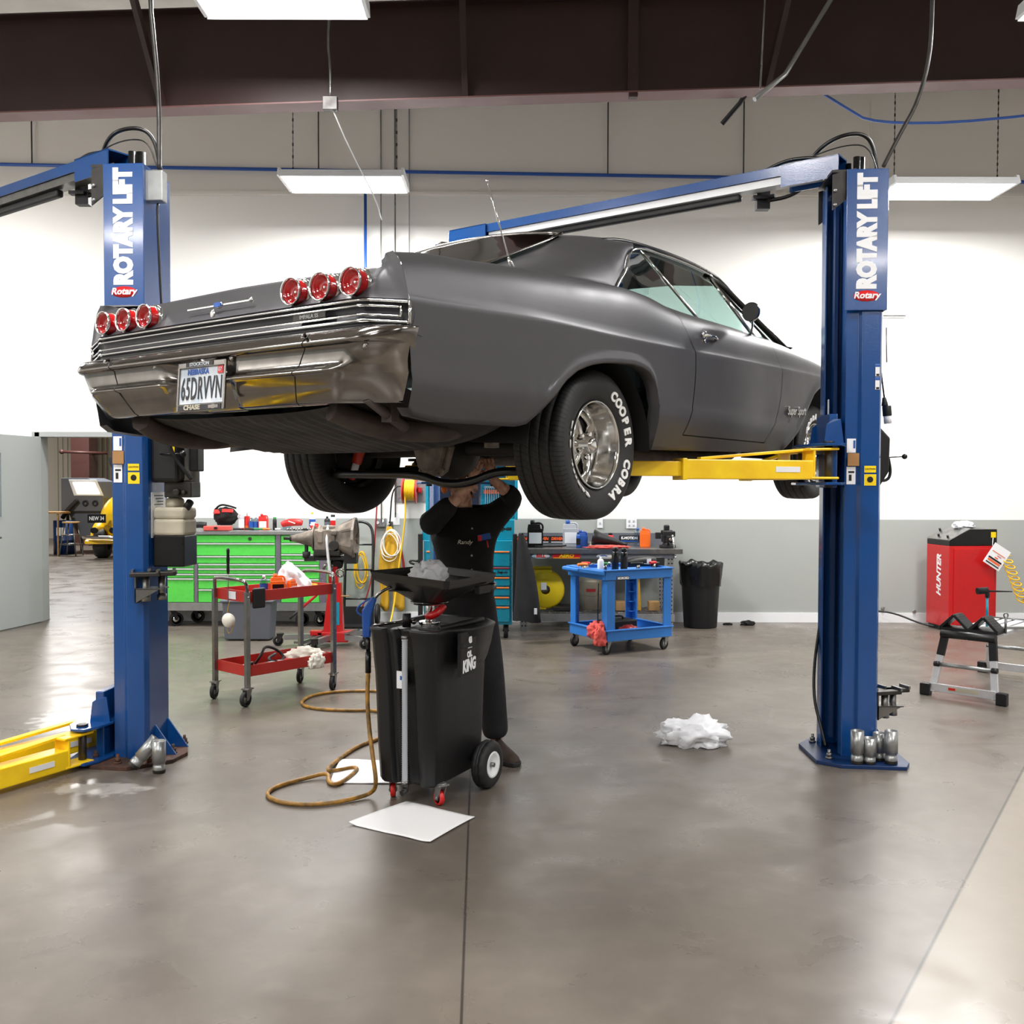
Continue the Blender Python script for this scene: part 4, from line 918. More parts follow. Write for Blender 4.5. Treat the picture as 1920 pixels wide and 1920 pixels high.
# ---------------------------------------------------------------- conduits, pipes, cables
def wire(name,pts,r,m,lab,cat,grp=None,sub=2,n=6):
    mb=MB(); mb.tube(pts,r,n,sub); o=mb.build(name,m); return tag(o,lab,cat,grp)
wire('power_cable',[(-2.06,5.6,6.05),(-2.053,5.6,4.31),(-2.035,5.6,4.13),(-2.005,5.6,3.77),(-2.0,5.58,3.36)],.013,'steel_dark','grey cable dropping from the roof to the left blue column','cable')
wire('power_cable',[(2.45,5.75,6.05),(2.41,5.7,4.32),(2.40,5.7,4.05),(2.34,5.7,3.80),(2.23,5.7,3.60),(2.14,5.7,3.42)],.012,'steel_dark','grey cable dropping from the roof to the right blue column','cable')
wire('compressed_air_pipe',[(X0+.05,WY-.10,5.20),(-4,WY-.10,5.14),(4.2,WY-.10,5.02),(X1-.05,WY-.10,4.96)],.019,'plastic_blue','long blue compressed air pipe along the upper back wall','pipe',sub=0,n=10)
for x in (-5.42,-2.19,1.07,2.60): wire('hanger_rod',[(x,WY-.10,5.16-.014*(x+5)),(x,WY-.10,6.0)],.008,'steel_dark','thin rod holding up the blue air pipe','rod','air pipe hanger rods',0)
o=wire('blue_cable',[(2.55,8.36,4.93),(2.9,8.6,4.86),(3.2,8.8,4.80),(4.2,8.9,4.85),(6,8.6,5.0)],.012,'plastic_blue','loose blue cable bundle strung below the beam at the right','cable')
j=empty('junction_box',(-1.50,8.12,4.70),0,'small grey junction box with conduit on the dark beam','junction box')
mb=MB(); mb.box((0,0,0),(.12,.06,.11)); mb.build('box','steel_dark',j,bevel=.004)
mb=MB(); mb.tube([(0,0,.05),(.0,0,.3),(-.02,0,.5),(0,0,.8),(0,0,1.0)],.012,8,1); mb.build('conduit','steel',j)
mb=MB(); mb.tube([(.02,0,-.05),(.1,.3,-.25),(.24,1.0,-.50),(.26,1.2,-.62)],.006,6,1); mb.build('whip','plastic_white',j)
for x,r_,m,z0,l in ((-1.49,.008,'galv',1.15,'thin grey wire beside the wall conduit'),(-1.33,.009,'steel',1.2,'dark grey conduit down the back wall to the outlet box'),(-1.17,.007,'galv',3.9,'thin pale conduit high on the back wall')):
    wire('wall_conduit',[(x,WY-.075,z0),(x,WY-.075,6.0)],r_,m,l,'conduit','conduits on the back wall',0)
wire('air_drop',[(-1.66,WY-.12,2.55),(-1.66,WY-.12,5.08)],.018,'plastic_blue','blue air pipe dropping down the wall behind the car','pipe',None,0)
wire('sprinkler_pipe',[(1.93,7.9,4.66),(2.2,8.0,4.9),(2.9,8.1,6.05)],.02,'galv','slanting grey pipe in front of the dark beam','pipe',None,0,10)
wire('black_pipe',[(1.82,8.6,4.72),(1.95,8.5,4.86),(1.98,8.32,4.90)],.022,'black_satin','short black pipe end under the beam','pipe',None,0,10)
wire('brace_wire',[(2.0,8.0,4.78),(2.03,7.9,6.05)],.008,'steel','thin steel wire in front of the beam near the slanting pipe','wire',None,0)
# ================================================================ EQUIPMENT
def part(par,name,m,f,**k):
    mb=MB(); f(mb); return mb.build(name,m,par,**k)
def node(name,par):
    o=bpy.data.objects.new(name,None); COL.objects.link(o); o.parent=par; return o
def caster(par,x,y,r,h,wd,mw='rubber',mh='galv',hub='steel',rot=0,trail=.4,z=0):
    c=node('caster',par); c.location=(x,y,z); c.rotation_euler=(0,0,rot); t=r*trail
    def fk(b):
        b.cyl((0,0,h-.012),(0,0,h),.028); b.box((0,0,h-.006),(.07,.06,.008))
        for s in (1,-1): b.prism([(-.03,h-.012),(.03,h-.012),(t+.014,r-.01),(t-.014,r-.01)],.004,'y',s*(wd/2+.004)-.002)
        b.cyl((t,-wd/2-.01,r),(t,wd/2+.01,r),.008)
    part(c,'fork',mh,fk); w_=part(c,'caster_wheel',mw,lambda b:b.lathe([(r*.72,-wd/2),(r*.93,-wd/2),(r,-wd*.3),(r,wd*.3),(r*.93,wd/2),(r*.72,wd/2)],28,(t,0,r),'y'))
    part(c,'hub',hub,lambda b:b.lathe([(0,-wd*.4),(r*.3,-wd*.42),(r*.35,-wd*.25),(r*.72,-wd*.25),(r*.72,wd*.25),(r*.35,wd*.25),(r*.3,wd*.42),(0,wd*.4)],24,(t,0,r),'y'))
    return c
def bottle(loc,h,r,mb_,mc,label,cat='bottle',kind='round',group=None,lab=None,rz=0,neck=.35,cap=.12):
    t=empty('bottle',loc,rz,label,cat,group)
    if kind=='round':
        part(t,'body',mb_,lambda b:b.lathe([(0,0),(r*.9,0),(r,h*.03),(r,h*(1-cap-.16)),(r*.85,h*(1-cap-.08)),(r*neck,h*(1-cap)),(0,h*(1-cap))],20))
        part(t,'cap',mc,lambda b:b.cyl((0,0,h*(1-cap)),(0,0,h),r*neck*1.15,r*neck,n=14))
        if lab: part(t,'label',lab,lambda b:b.lathe([(r*1.01,h*.18),(r*1.01,h*.60)],20))
    elif kind=='can':
        part(t,'body',mb_,lambda b:b.lathe([(0,0),(r,0),(r,h*.78),(r*.75,h*.84),(0,h*.84)],20))
        part(t,'cap',mc,lambda b:b.lathe([(r*.75,h*.84),(r*.8,h*.85),(r*.8,h*.99),(r*.7,h),(0,h)],18))
        if lab: part(t,'label',lab,lambda b:b.lathe([(r*1.012,h*.12),(r*1.012,h*.62)],20))
    elif kind=='jug':
        def bd(b):
            b.box((0,0,h*.34),(2*r,r*1.15,h*.68)); b.box((-r*.15,0,h*.76),(r*1.5,r*.9,h*.18),None,1.15)
            b.tube([(r*.95,0,h*.60),(r*1.0,0,h*.82),(r*.6,0,h*.9),(-.1*r,0,h*.88)],r*.14,8,2)
        part(t,'body',mb_,bd,bevel=r*.14,seg=3)
        part(t,'cap',mc,lambda b:b.cyl((-r*.35,0,h*.84),(-r*.35,0,h),r*.3,n=14))
        if lab: part(t,'label',lab,lambda b:b.box((0,-r*.59,h*.34),(1.6*r,.003,h*.4)))
    return t
# ---------------------------------------------------------------- waste oil drain
DR=empty('oil_drain',(-.375,4.66,0),math.atan2(-.455,.89)+0,'tall black wheeled waste oil drain with a wide funnel under the car','oil drain')
# local: +x along front face to the right, +y backwards
def dz():
    t=DR; bx=[]
    def ring(z,e,L=.56,wd=.37,ov=0):
        p=[]; 
        x0,x1=-wd-e,e; y0,y1=-e,L+e
        prof=[(x0,y1),(x0,.30),(x0,.04+y0),(x0+.04,y0),(x0+.10,y0),(x0+.115,y0+.025),(x0+.135,y0+.03),(x0+.15,y0),(x0+.17,y0),(x0+.185,y0+.035),(x0+.245,y0+.035),(x0+.26,y0+.0),(x1-.04,y0),(x1,y0+.03),(x1,.10),(x1+ov,.20),(x1+ov,.36),(x1+ov*.8,L*.85),(x1,y1-.04),(x1-.04,y1)]
        return [V((a,b_,z)) for a,b_ in prof]
    rows=[ring(.100,-.03),ring(.112,-.02),ring(.30,-.012),ring(.55,-.006),ring(.60,-.004),ring(.655,-.002,ov=.0),ring(.70,.002,ov=.045),ring(.78,.006,ov=.07),ring(.845,.012,ov=.08),ring(.86,.018,ov=.082),ring(.872,.016,ov=.08),ring(.872,-.012,ov=.04),ring(.83,-.02,ov=.03),ring(.80,-.03,ov=.02)]
    b=MB(); G=b.grid(rows,closeu=True); b.f(G[0][::-1]); b.f(G[-1]); o=b.build('tank','black_plastic',t,bevel=.006)
    part(t,'deck','black_satin',lambda b:(b.box((-.12,.22,.84),(.18,.20,.05)),b.box((-.02,.40,.83),(.10,.14,.08)),b.box((-.30,.30,.845),(.08,.4,.012)),b.tube([(-.03,.10,.872),(.03,.28,.885),(.02,.45,.88)],.016,8,1)),bevel=.01)
    part(t,'hose_guide','plastic_grey',lambda b:b.lathe([(.0155,.0)]+[((.0155 if i%2 else .0125),i*.0055+.003) for i in range(126)]+[(.0155,.70)],14,(-.155,-.012,.13)),)
    part(t,'tube_clip','steel',lambda b:(b.cyl((-.155,-.012,.83),(-.155,-.012,.845),.018),b.cyl((-.155,-.012,.12),(-.155,-.012,.135),.018)))
    part(t,'drain_valve','black_satin',lambda b:(b.cyl((-.15,-.012,.12),(-.15,-.012,.10),.016),b.tube([(-.15,-.012,.10),(-.15,-.02,.085),(-.155,-.04,.08)],.015,12,1)),)
    part(t,'warning_label','decal_white',lambda b:(b.box((-.183,-.002,.625),(.05,.003,.085))))
    part(t,'label_print','decal_blue',lambda b:b.box((-.175,-.004,.635),(.025,.002,.02)))
    # badge on the overhanging right side
    bd=part(t,'badge','black_gloss',lambda b:b.box((.076,.19,.748),(.02,.15,.215)),bevel=.001)
    fr=lambda y,z:frame((.0875,y-.07,z),(0,1,.06),(0,0,1))
    text('KING',.080,'decal_white',bd,fr(.262,.688),sx=.66,bold=.004,shear=.2); text('OIL',.040,'decal_white',bd,fr(.268,.742),sx=.75,bold=.0022); text('G',.040,'decal_white',bd,fr(.275,.812),sx=.95,bold=.004)
    part(bd,'line','decal_white',lambda b:b.box((.0875,.202,.775),(.001,.04,.003)))
    # funnel neck
    part(t,'neck','chrome',lambda b:(b.cyl((-.17,.24,.86),(-.17,.24,.885),.055),b.cyl((-.17,.24,.885),(-.17,.24,.98),.024),b.cyl((-.17,.24,.972),(-.17,.24,.986),.09,.10)),bevel=.002)
    part(t,'valve_handle','red_bright',lambda b:b.tube([(-.155,.20,.915),(-.12,.18,.92),(-.095,.20,.94),(-.09,.24,.965)],.020,10,2))
    part(t,'clamp_knob','black_satin',lambda b:b.cyl((-.25,.15,.86),(-.25,.15,.93),.022))
    # caster and big wheels
    for x,y,rt in ((-.30,.10,R(120)),(-.02,.10,R(150))): caster(t,x,y,.038,.115,.024,'plastic_red','galv','black_satin',rt)
    for s,x in ((1,.045),(-1,-.42)):
        w_=node('rear_wheel',t); w_.location=(x,.46,.125)
        part(w_,'tire','rubber',lambda b:b.lathe([(.055,-.032),(.085,-.04),(.112,-.034),(.120,-.026),(.125,-.012),(.119,-.009),(.119,-.004),(.125,-.001),(.125,.001),(.119,.004),(.119,.009),(.125,.012),(.120,.026),(.112,.034),(.085,.04),(.055,.032)],48,(0,0,0),'x',fn=lambda i,j,r,h:(r-.005 if (j in(3,4,9,10,11,12) and i%3==0) else r,h)))
        part(w_,'hub','plastic_white',lambda b:b.lathe([(0,s*.012),(.012,s*.022),(.03,s*.024),(.055,s*.034),(.066,s*.040),(.070,s*.034),(.06,s*.01)],32,(0,0,0),'x'))
        part(w_,'axle_cap','steel',lambda b:b.cyl((s*.01,0,0),(s*.042,0,0),.012))
    part(t,'axle','steel',lambda b:b.cyl((-.42,.46,.125),(.04,.46,.125),.010))
    # funnel, shown turned on its neck
    f=node('funnel',t); 
    cor=[(-.747,5.03),(-.295,4.49),(-.067,4.94),(-.45,5.42)]
    rz=DR.rotation_euler[2]
    def toL(p):
        dx,dy=p[0]+.375,p[1]-4.66; c,s=math.cos(-rz),math.sin(-rz); return (c*dx-s*dy,s*dx+c*dy)
    C=[V((*toL(p),0)) for p in cor]; ctr=V((-.17,.24,0)); 
    def rg(k,z):
        out=[]
        for i in range(4):
            a=C[i];b_=C[(i+1)%4]
            for u in (.04,.12,.3,.5,.7,.88,.96):
                p=a.lerp(b_,u); p=ctr+(p-ctr)*k; 
                if k<.45:
                    d=(p-ctr); p=ctr+d.normalized()*(d.length*.4+.10*.6*1.0)
                out.append(V((p.x,p.y,z)))
        return out
    rows=[rg(.30,.985),rg(.34,.992),rg(.90,1.085),rg(.955,1.095),rg(.985,1.128),rg(1.0,1.133),rg(.99,1.128),rg(.94,1.09),rg(.34,.998),rg(.20,.994)]
    b=MB(); G=b.grid(rows,closeu=True,smooth=False); b.f(G[0][::-1]); b.f(G[-1]); b.build('bowl','black_plastic',f,bevel=.003)
    part(f,'screen','black_satin',lambda b:b.box((-.17,.24,1.045),(.30,.30,.006)))
    part(f,'handle','black_satin',lambda b:b.box(C[2].lerp(C[1],.25)*.93+ctr*.07+V((0,0,1.06)),(.03,.12,.04)),bevel=.006)
    part(t,'tool_bars','chrome_old',lambda b:(b.tube([(-.37,.03,.876),(-.30,.10,.885),(-.22,.17,.888)],.007,8),b.tube([(-.36,.10,.878),(-.28,.16,.885)],.006,8),b.sph((-.22,.17,.886),.014)))
dz()
# blue air gun hooked on the left edge and its hose
AH=empty('air_gun',(-.73,4.95,0),0,'blue handled air gun with black stem hooked on the left of the oil drain','air gun')
part(AH,'grip','plastic_blue',lambda b:b.prism([(-.028,.80),(.012,.80),(.02,.92),(.045,1.0),(.02,1.01),(-.03,.94)],.03,'y',-.015),bevel=.008)
part(AH,'trigger','plastic_blue',lambda b:b.tube([(.01,0,1.0),(-.05,0,.96),(-.06,0,.93),(-.03,0,.91)],.005,6,1))
part(AH,'nozzle','chrome_old',lambda b:b.tube([(.03,0,.995),(.06,0,1.03),(.12,.0,1.06)],.008,8,1))
part(AH,'fitting','black_gloss',lambda b:(b.cyl((0,0,.80),(0,0,.73),.011),b.cyl((0,0,.73),(0,0,.62),.015)))
P=[(-.73,4.95,.62),(-.733,4.93,.5),(-.72,4.9,.36),(-.69,4.83,.22),(-.665,4.79,.10),(-.70,4.90,.02),(-.78,4.83,.012),(-.90,4.75,.012),(-1.04,4.73,.012),(-1.17,4.79,.012),(-1.245,4.90,.012),(-1.22,5.03,.012),(-1.10,5.16,.012),(-.98,5.22,.03),(-.96,5.08,.012),(-.90,5.05,.012),(-.84,5.32,.012),(-.87,5.38,.012),(-.95,5.30,.014),(-1.0,5.22,.036),(-1.0,5.45,.012),(-.93,5.8,.012),(-.80,6.0,.012),(-.72,6.3,.012),(-.90,6.75,.012),(-1.15,6.72,.012),(-1.40,6.78,.012),(-1.52,6.95,.012),(-1.49,7.22,.012),(-1.30,7.36,.012),(-1.05,7.38,.012),(-.8,7.3,.012)]
wire('air_hose',P,.011,'hose_yellow','dirty yellow air hose looping over the floor left of the oil drain','hose',None,3,10)
def pad(pts,lab):
    a,b_,c,d=[V((*p,0)) for p in pts]
    mb=MB(); rows=[]
    for i in range(21):
        r=[]
        for j in range(21):
            u,v=i/20,j/20; p=a.lerp(b_,u).lerp(d.lerp(c,u),v); e=max(0,abs(u-.5)*2-.7)**2*.10*v+.003*math.sin(u*7+v*3); r.append(V((p.x,p.y,.004+max(0,e))))
        rows.append(r)
    mb.grid(rows); o=mb.build('absorbent_pad','white_pad',solid=.003); return tag(o,lab,'pad','white absorbent pads')
pad([(-.518,4.815),(-.173,4.585),(-.356,4.25),(-.753,4.49)],'clean white absorbent pad in front of the oil drain casters')
pad([(-.98,5.55),(-.60,5.52),(-.56,5.10),(-.955,5.11)],'stained white absorbent pad half under the oil drain and hose')
tag(crumple('shop_rag','rag_grey',(-.42,4.90,1.05),(.20,.16,.155),3,amp=.42,rot=.3),'crumpled pale grey rag lying in the oil drain funnel','rag')
tag(crumple('plastic_bag','rag_white' if 0 else 'film_bag',(1.12,5.95,.0),(.44,.34,.18),11,amp=.42,sc=3.4),'crumpled translucent white plastic bag on the open floor','plastic bag') if mat('film_bag','e9eaee',.35,bump=.4,bscale=25) else 0
# ---------------------------------------------------------------- red utility cart
RC=empty('utility_cart',(-1.875,6.90,0),R(49),'small red two tray cart with grey legs beside the left blue column','cart')
def redc():
    t=RC; L,Wd=.77,.41
    def tray(z0,z1,nm):
        def f(b):
            b.box((L/2,Wd/2,z0+.004),(L-.02,Wd-.02,.008))
            for x in (.012,L-.012): b.box((x,Wd/2,(z0+z1)/2),(.005,Wd-.02,z1-z0))
            for y in (.012,Wd-.012): b.box((L/2,y,(z0+z1)/2),(L-.02,.005,z1-z0))
        part(t,nm,'red_paint',f,bevel=.002)
    tray(.735,.815,'upper_tray'); tray(.205,.285,'lower_tray')
    for x in (0,L):
        for y in (0,Wd):
            part(t,'leg','steel',lambda b:(b.box((x,y,.46),(.034,.006,.68)),b.box((x+(.014 if x==0 else -.014),y,.46),(.006,.034,.68))) if 0 else b.prism([(x-.016,y-.016),(x+.016,y-.016),(x+.016,y+.016),(x-.016,y+.016)],.69,'z',.12))
            caster(t,x,y,.055,.13,.028,'rubber','steel','steel',R(200) if y==0 and x==0 else R(215))
            b_=MB(); b_.sph((x,y-.018 if y==0 else y+.018,.775),.008); b_.build('bolt','galv',t)
    for x,s in ((0,-1),(L,1)):
        part(t,'handle','chrome_old',lambda b:b.tube([(x,.0,.78),(x,.0,.87),(x+.02*s,.03,.895),(x+.02*s,Wd/2,.90),(x+.02*s,Wd-.03,.895),(x,Wd,.87),(x,Wd,.78)],.013,10,2))
    part(t,'paper_label','decal_white',lambda b:b.box((.006,.20,.775),(.003,.10,.055)))
redc()
def rl(s,t_,z):
    u=V((math.cos(R(49)),math.sin(R(49)),0)); v=V((-u.y,u.x,0)); p=V((-1.875,6.90,0))+u*s+v*t_; return (p.x,p.y,z)
bottle(rl(.28,.2,.745),.155,.030,'clear_bottle','plastic_white','clear water bottle with a blue label on the red cart','bottle',lab='plastic_blue')
bottle(rl(.36,.14,.745),.165,.052,'plastic_orange','plastic_orange','orange jug with a black label on the red cart','jug','jug',lab='black_gloss',rz=R(20))
bottle(rl(.46,.10,.745),.13,.035,'plastic_orange','plastic_white','small orange and white jug touching the plastic bag on the red cart','jug','jug',lab='plastic_white',rz=R(60))
o=crumple('plastic_bag','film_bag',rl(.58,.2,.745),(.40,.27,.25),5,amp=.25,sc=2.2,rot=R(49)); tag(o,'big white shopping bag slumped on the red cart top tray','plastic bag')
for v in o.data.vertices:
    k=v.co.z/.25; v.co.x=v.co.x*(1-.65*k)-.09*k; v.co.y*=(1-.6*k)
tag(crumple('work_glove','canvas_yellow',rl(.70,.15,.745),(.10,.08,.07),8),'yellow glove at the far end of the red cart top tray','glove')
tg=empty('phone_holder',rl(.085,-.02,.0),R(49),'black magnetic pouch hanging on the side of the red cart','pouch'); part(tg,'pouch','black_satin',lambda b:b.box((0,0,.765),(.10,.03,.145)),bevel=.012,seg=3)
sd=empty('screwdriver',rl(-.01,.22,.73),0,'long black handled screwdriver standing upright in the red cart','screwdriver'); part(sd,'shaft','steel',lambda b:b.cyl((0,0,.0),(0,0,.24),.004)); part(sd,'handle','black_gloss',lambda b:b.lathe([(0,.20),(.008,.20),(.012,.22),(.010,.26),(.013,.30),(.010,.34),(.013,.37),(.009,.385),(0,.385)],12))
o=empty('dust_mask',rl(-.02,.17,.0),R(49),'off white dust mask hanging by its strap from the red cart','mask'); part(o,'cup','rag_white',lambda b:b.sph((-.02,0,.60),.07,sc=(.55,.9,.75))); part(o,'strap','canvas_yellow',lambda b:(b.tube([(.0,.05,.61),(.005,.05,.68),(.004,.02,.735)],.003,5,1),b.tube([(-.01,-.05,.58),(-.02,-.02,.50),(-.01,.04,.52),(0,.05,.6)],.003,5,2)))
o=empty('tool_tray_item',rl(.05,.25,.745),R(49),'black open end wrench in the front corner of the red cart top','wrench'); o.name='wrench'; part(o,'handle','black_satin',lambda b:b.bar((0,-.1,.045),(.05,.12,.05),.02,.012)); part(o,'jaw','steel_dark',lambda b:b.lathe([(.012,-.005),(.024,-.005),(.024,.005),(.012,.005)],16,(0,-.11,.045),'z',close=True,arc=(R(-60),R(240))))
wire('rubber_hose',[rl(.20,.2,.25),rl(.22,.15,.32),rl(.30,.22,.37),rl(.42,.25,.33),rl(.47,.2,.26),rl(.35,.12,.25),rl(.30,.2,.27),rl(.45,.3,.28)],.011,'black_satin','coiled black rubber hose in the red cart lower tray','hose',None,2,8)
tag(crumple('shop_rag','rag_white',rl(.63,.17,.215),(.30,.22,.12),21,amp=.45),'off white rag over the edge of the red cart lower tray','rag')
tag(crumple('shop_rag','rag_white',rl(.60,-.012,.19),(.15,.06,.12),23,amp=.4,rot=R(49)),'pale cloth glove hanging over the front rim of the red cart lower tray','glove')
for i,(s,t_,l,m,lb) in enumerate(((.12,.2,.22,'steel','silver ratchet handle at the left end of the red cart lower tray'),(.18,.12,.2,'black_gloss','black pry bar at the front of the red cart lower tray'),(.30,.10,.18,'plastic_blue','blue handled pliers in the red cart lower tray'),(.38,.13,.2,'plastic_white','white handled scraper in the red cart lower tray'),(.48,.12,.2,'plastic_red','dark red handled cutter in the red cart lower tray'))):
    t=empty('hand_tool',rl(s,t_,.225),R(49+30-i*17),lb,'tool','loose tools in the red cart'); part(t,'handle',m,lambda b:b.tube([(-l/2,0,.02),(-l/6,0,.03),(l*.1,0,.025)],.012,8,1)); part(t,'head','steel_dark',lambda b:(b.bar((l*.1,0,.025),(l*.42,0,.02),.012,.008),b.cyl((l*.42,0,.01),(l*.42,0,.035),.016)))
tg=part(None,'storage_bin','grey_plastic',lambda b:(b.box((-2.66,9.9,.20),(.50,.25,.38),None,.92),b.box((-2.66,9.9,.40),(.54,.29,.03))),bevel=.02,seg=3); tag(tg,'grey plastic bin standing on the floor before the green tool chest','bin')
# ---------------------------------------------------------------- green tool chest
GC=empty('tool_chest',(0,10.75,0),0,'long lime green roller tool chest with a steel top against the back wall','tool chest')
def green():
    t=GC; x0,x1=-4.22,-2.045
    part(t,'cabinet_body','green_paint',lambda b:b.box(((x0+x1)/2,.22,.625),(x1-x0,.42,.80)))
    part(t,'base_rail','galv',lambda b:b.box(((x0+x1)/2,.21,.225),(x1-x0+.01,.46,.09)))
    part(t,'steel_top','galv',lambda b:b.box(((x0+x1)/2,.20,1.04),(x1-x0+.03,.48,.045)),bevel=.008)
    for xa,xb in ((-2.597,-2.545),(-2.115,-2.045)): part(t,'corner_post','purple_steel',lambda b:b.box(((xa+xb)/2,-.004,.645),(xb-xa,.03,.75)),bevel=.004)
    part(t,'corner_post','purple_steel',lambda b:b.box((-3.477,-.004,.485),(.04,.03,.43)),bevel=.004)
    secs=[(-4.20,-2.605,[1.015,.93,.787,.702]),(-4.20,-3.502,[.695,.65,.59,.54,.27]),(-3.452,-2.605,[.700,.65,.59,.535,.42,.27]),(-2.538,-2.122,[1.015,.93,.81,.75,.69,.63,.535,.42,.27])]
    for xa,xb,zs in secs:
        for i,(z1,z0) in enumerate(zip(zs,zs[1:])):
            d=part(t,'drawer','green_paint',lambda b:b.box(((xa+xb)/2,-.008,(z0+z1)/2),(xb-xa,.02,z1-z0-.008)),bevel=.003)
            if not(z1>1): part(d,'drawer_pull','alu',lambda b:b.box(((xa+xb)/2,-.022,z1-.012),(xb-xa-.004,.014,.016)),bevel=.003)
            elif xa<-4: part(d,'lock','steel_dark',lambda b:b.cyl((-2.88+.0,-.03,.975),(-2.88,-.015,.975),.018)) if 1 else 0
            else: text('Snap-on',.075,'cloth_dark',d,frame((-2.33,-.020,.972),(1,0,0),(0,0,1)),bold=.004,shear=.3,sx=.95)
    for x in (-4.05,-3.75,-2.35,-2.15): caster(t,x,.05,.075,.18,.04,'rubber','black_satin','polished',R(30))
    for x in (-3.6,-2.9): caster(t,x,.33,.075,.18,.04,'rubber','black_satin','polished',R(0))
green()
TZ=1.0635
def gx(px,y=10.95): return (px-960)/1832*y
tb=empty('tool_bag',(-3.22,10.98,TZ+.05),0,'black and red canvas tool bag on the green chest','tool bag')
o=crumple('bag_body','cloth_black',(0,0,0),(.33,.22,.21),40,tb,amp=.16,flat=.7); 
part(tb,'red_panel','plastic_red',lambda b:(b.box((-.08,-.055,.150),(.07,.02,.05),M.Rotation(R(-35),3,'X')),b.box((.04,-.06,.160),(.12,.02,.04),M.Rotation(R(-35),3,'X')))); part(tb,'handle','cloth_black',lambda b:b.tube([(-.12,0,.17),(-.05,-.02,.235),(.05,0,.215),(.12,0,.19)],.012,6,2))
o=empty('tool_case',(gx(417),10.78,TZ),0,'flat salmon red plastic case under the tool bag','case'); part(o,'shell','rag_red',lambda b:b.box((0,0,.025),(.28,.16,.05)),bevel=.008); part(o,'latch','black_gloss',lambda b:b.box((0,-.083,.03),(.035,.008,.025)))
bottle((gx(452),10.95,TZ),.19,.032,'plastic_grey','plastic_white','silver spray can beside the tool bag on the green chest','spray can','can',lab='plastic_white')
bottle((gx(461),11.0,TZ),.25,.030,'plastic_orange','plastic_white','tall orange bottle with a thin white spout on the green chest','bottle',neck=.2,cap=.4,lab='plastic_red')
bottle((gx(471),10.95,TZ),.15,.028,'clear_bottle','plastic_white','left clear water bottle of the pair on the green chest','water bottle',lab='plastic_blue')
bottle((gx(480),10.95,TZ),.15,.028,'clear_bottle','plastic_white','right clear water bottle of the pair on the green chest','water bottle',lab='plastic_blue')
bottle((gx(494.5),10.93,TZ),.18,.05,'plastic_red','plastic_red','red oil jug standing on the green chest','jug','jug',lab='plastic_white')
bottle((gx(517),10.9,TZ),.145,.022,'black_satin','plastic_green','black and green flashlight standing on the green chest','flashlight','can')
o=empty('drill',(gx(551),10.88,TZ+.03),0,'red cordless tool lying on the green chest','cordless tool'); part(o,'body','plastic_red',lambda b:b.tube([(-.12,0,.03),(-.06,0,.055),(.05,0,.06),(.11,0,.05)],lambda t:.028+.015*math.sin(t*PI),10,2)); part(o,'stripe','plastic_white',lambda b:b.box((0,-.042,.06),(.08,.004,.01),M.Rotation(R(20),3,'Y')))
bottle((gx(536),11.0,TZ),.12,.05,'clear_bottle','plastic_white','clear tub with a brass knob behind the red cordless tool','tub')
bottle((gx(584.5),10.98,TZ),.20,.036,'plastic_white','plastic_yellow','white spray cleaner with a yellow cap on the green chest','bottle',lab='plastic_blue')
bottle((gx(590),10.86,TZ),.09,.034,'plastic_white','plastic_white','white and red paint pot on the green chest','pot','can',lab='plastic_red')
bottle((gx(597),10.84,TZ),.075,.026,'plastic_red','plastic_red','small red pot next to the white pot on the green chest','pot','can')
bottle((gx(615),10.9,TZ),.155,.033,'black_satin','black_gloss','black bottle with grey label at the right end of the green chest','bottle',lab='grey_plastic')
bottle((gx(622),11.02,TZ),.17,.030,'plastic_white','black_gloss','grey and red aerosol can at the right end of the green chest','spray can','can',lab='plastic_red')
o=empty('cable_pile',(gx(375),10.9,TZ),0,'black corded tool at the left of the green chest top','corded tool'); o.name='power_tool'; part(o,'body','black_satin',lambda b:b.tube([(-.1,0,.04),(0,0,.06),(.08,.02,.05)],.035,8,1)); part(o,'cord','black_satin',lambda b:b.tube([(.08,0,.05),(.14,-.03,.03),(.2,-.02,.02)],.006,6,1))
for i,(px,l,m,a) in enumerate(((449,.12,'black_satin',15),(457,.10,'plastic_red',-20),(470,.18,'black_satin',5),(488,.2,'plastic_green',-8),(503,.1,'orange',12),(524,.08,'plastic_white',0),(575,.07,'black_satin',60))):
    t=empty('hand_tool',(gx(px,10.76),10.72,TZ),R(a),['black handled knife beside the red case on the green chest','red tape cutter beside the red case on the green chest','long black file lying before the water bottles','green handled screwdriver lying before the red oil jug','small orange tipped marker on the green chest','white putty knife lying on the green chest','black socket lying right of the red cordless tool'][i],'tool','loose tools on the green chest'); part(t,'handle',m,lambda b:b.tube([(-l/2,0,.018),(0,0,.02),(l/4,0,.016)],.011,8,1)); part(t,'blade','steel_dark',lambda b:b.bar((l/4,0,.015),(l/2,0,.014),.010,.004))
for i in range(9):
    o=part(None,'socket','chrome_old',lambda b:b.lathe([(.010,.03),(.014,.03),(.014,0),(0,0)],12,(gx(540+5.2*i,10.76),10.74+.012*(i%3),TZ-.0015))); tag(o,'small chrome socket in the row lying along the green chest top','socket','chrome sockets along the green chest')
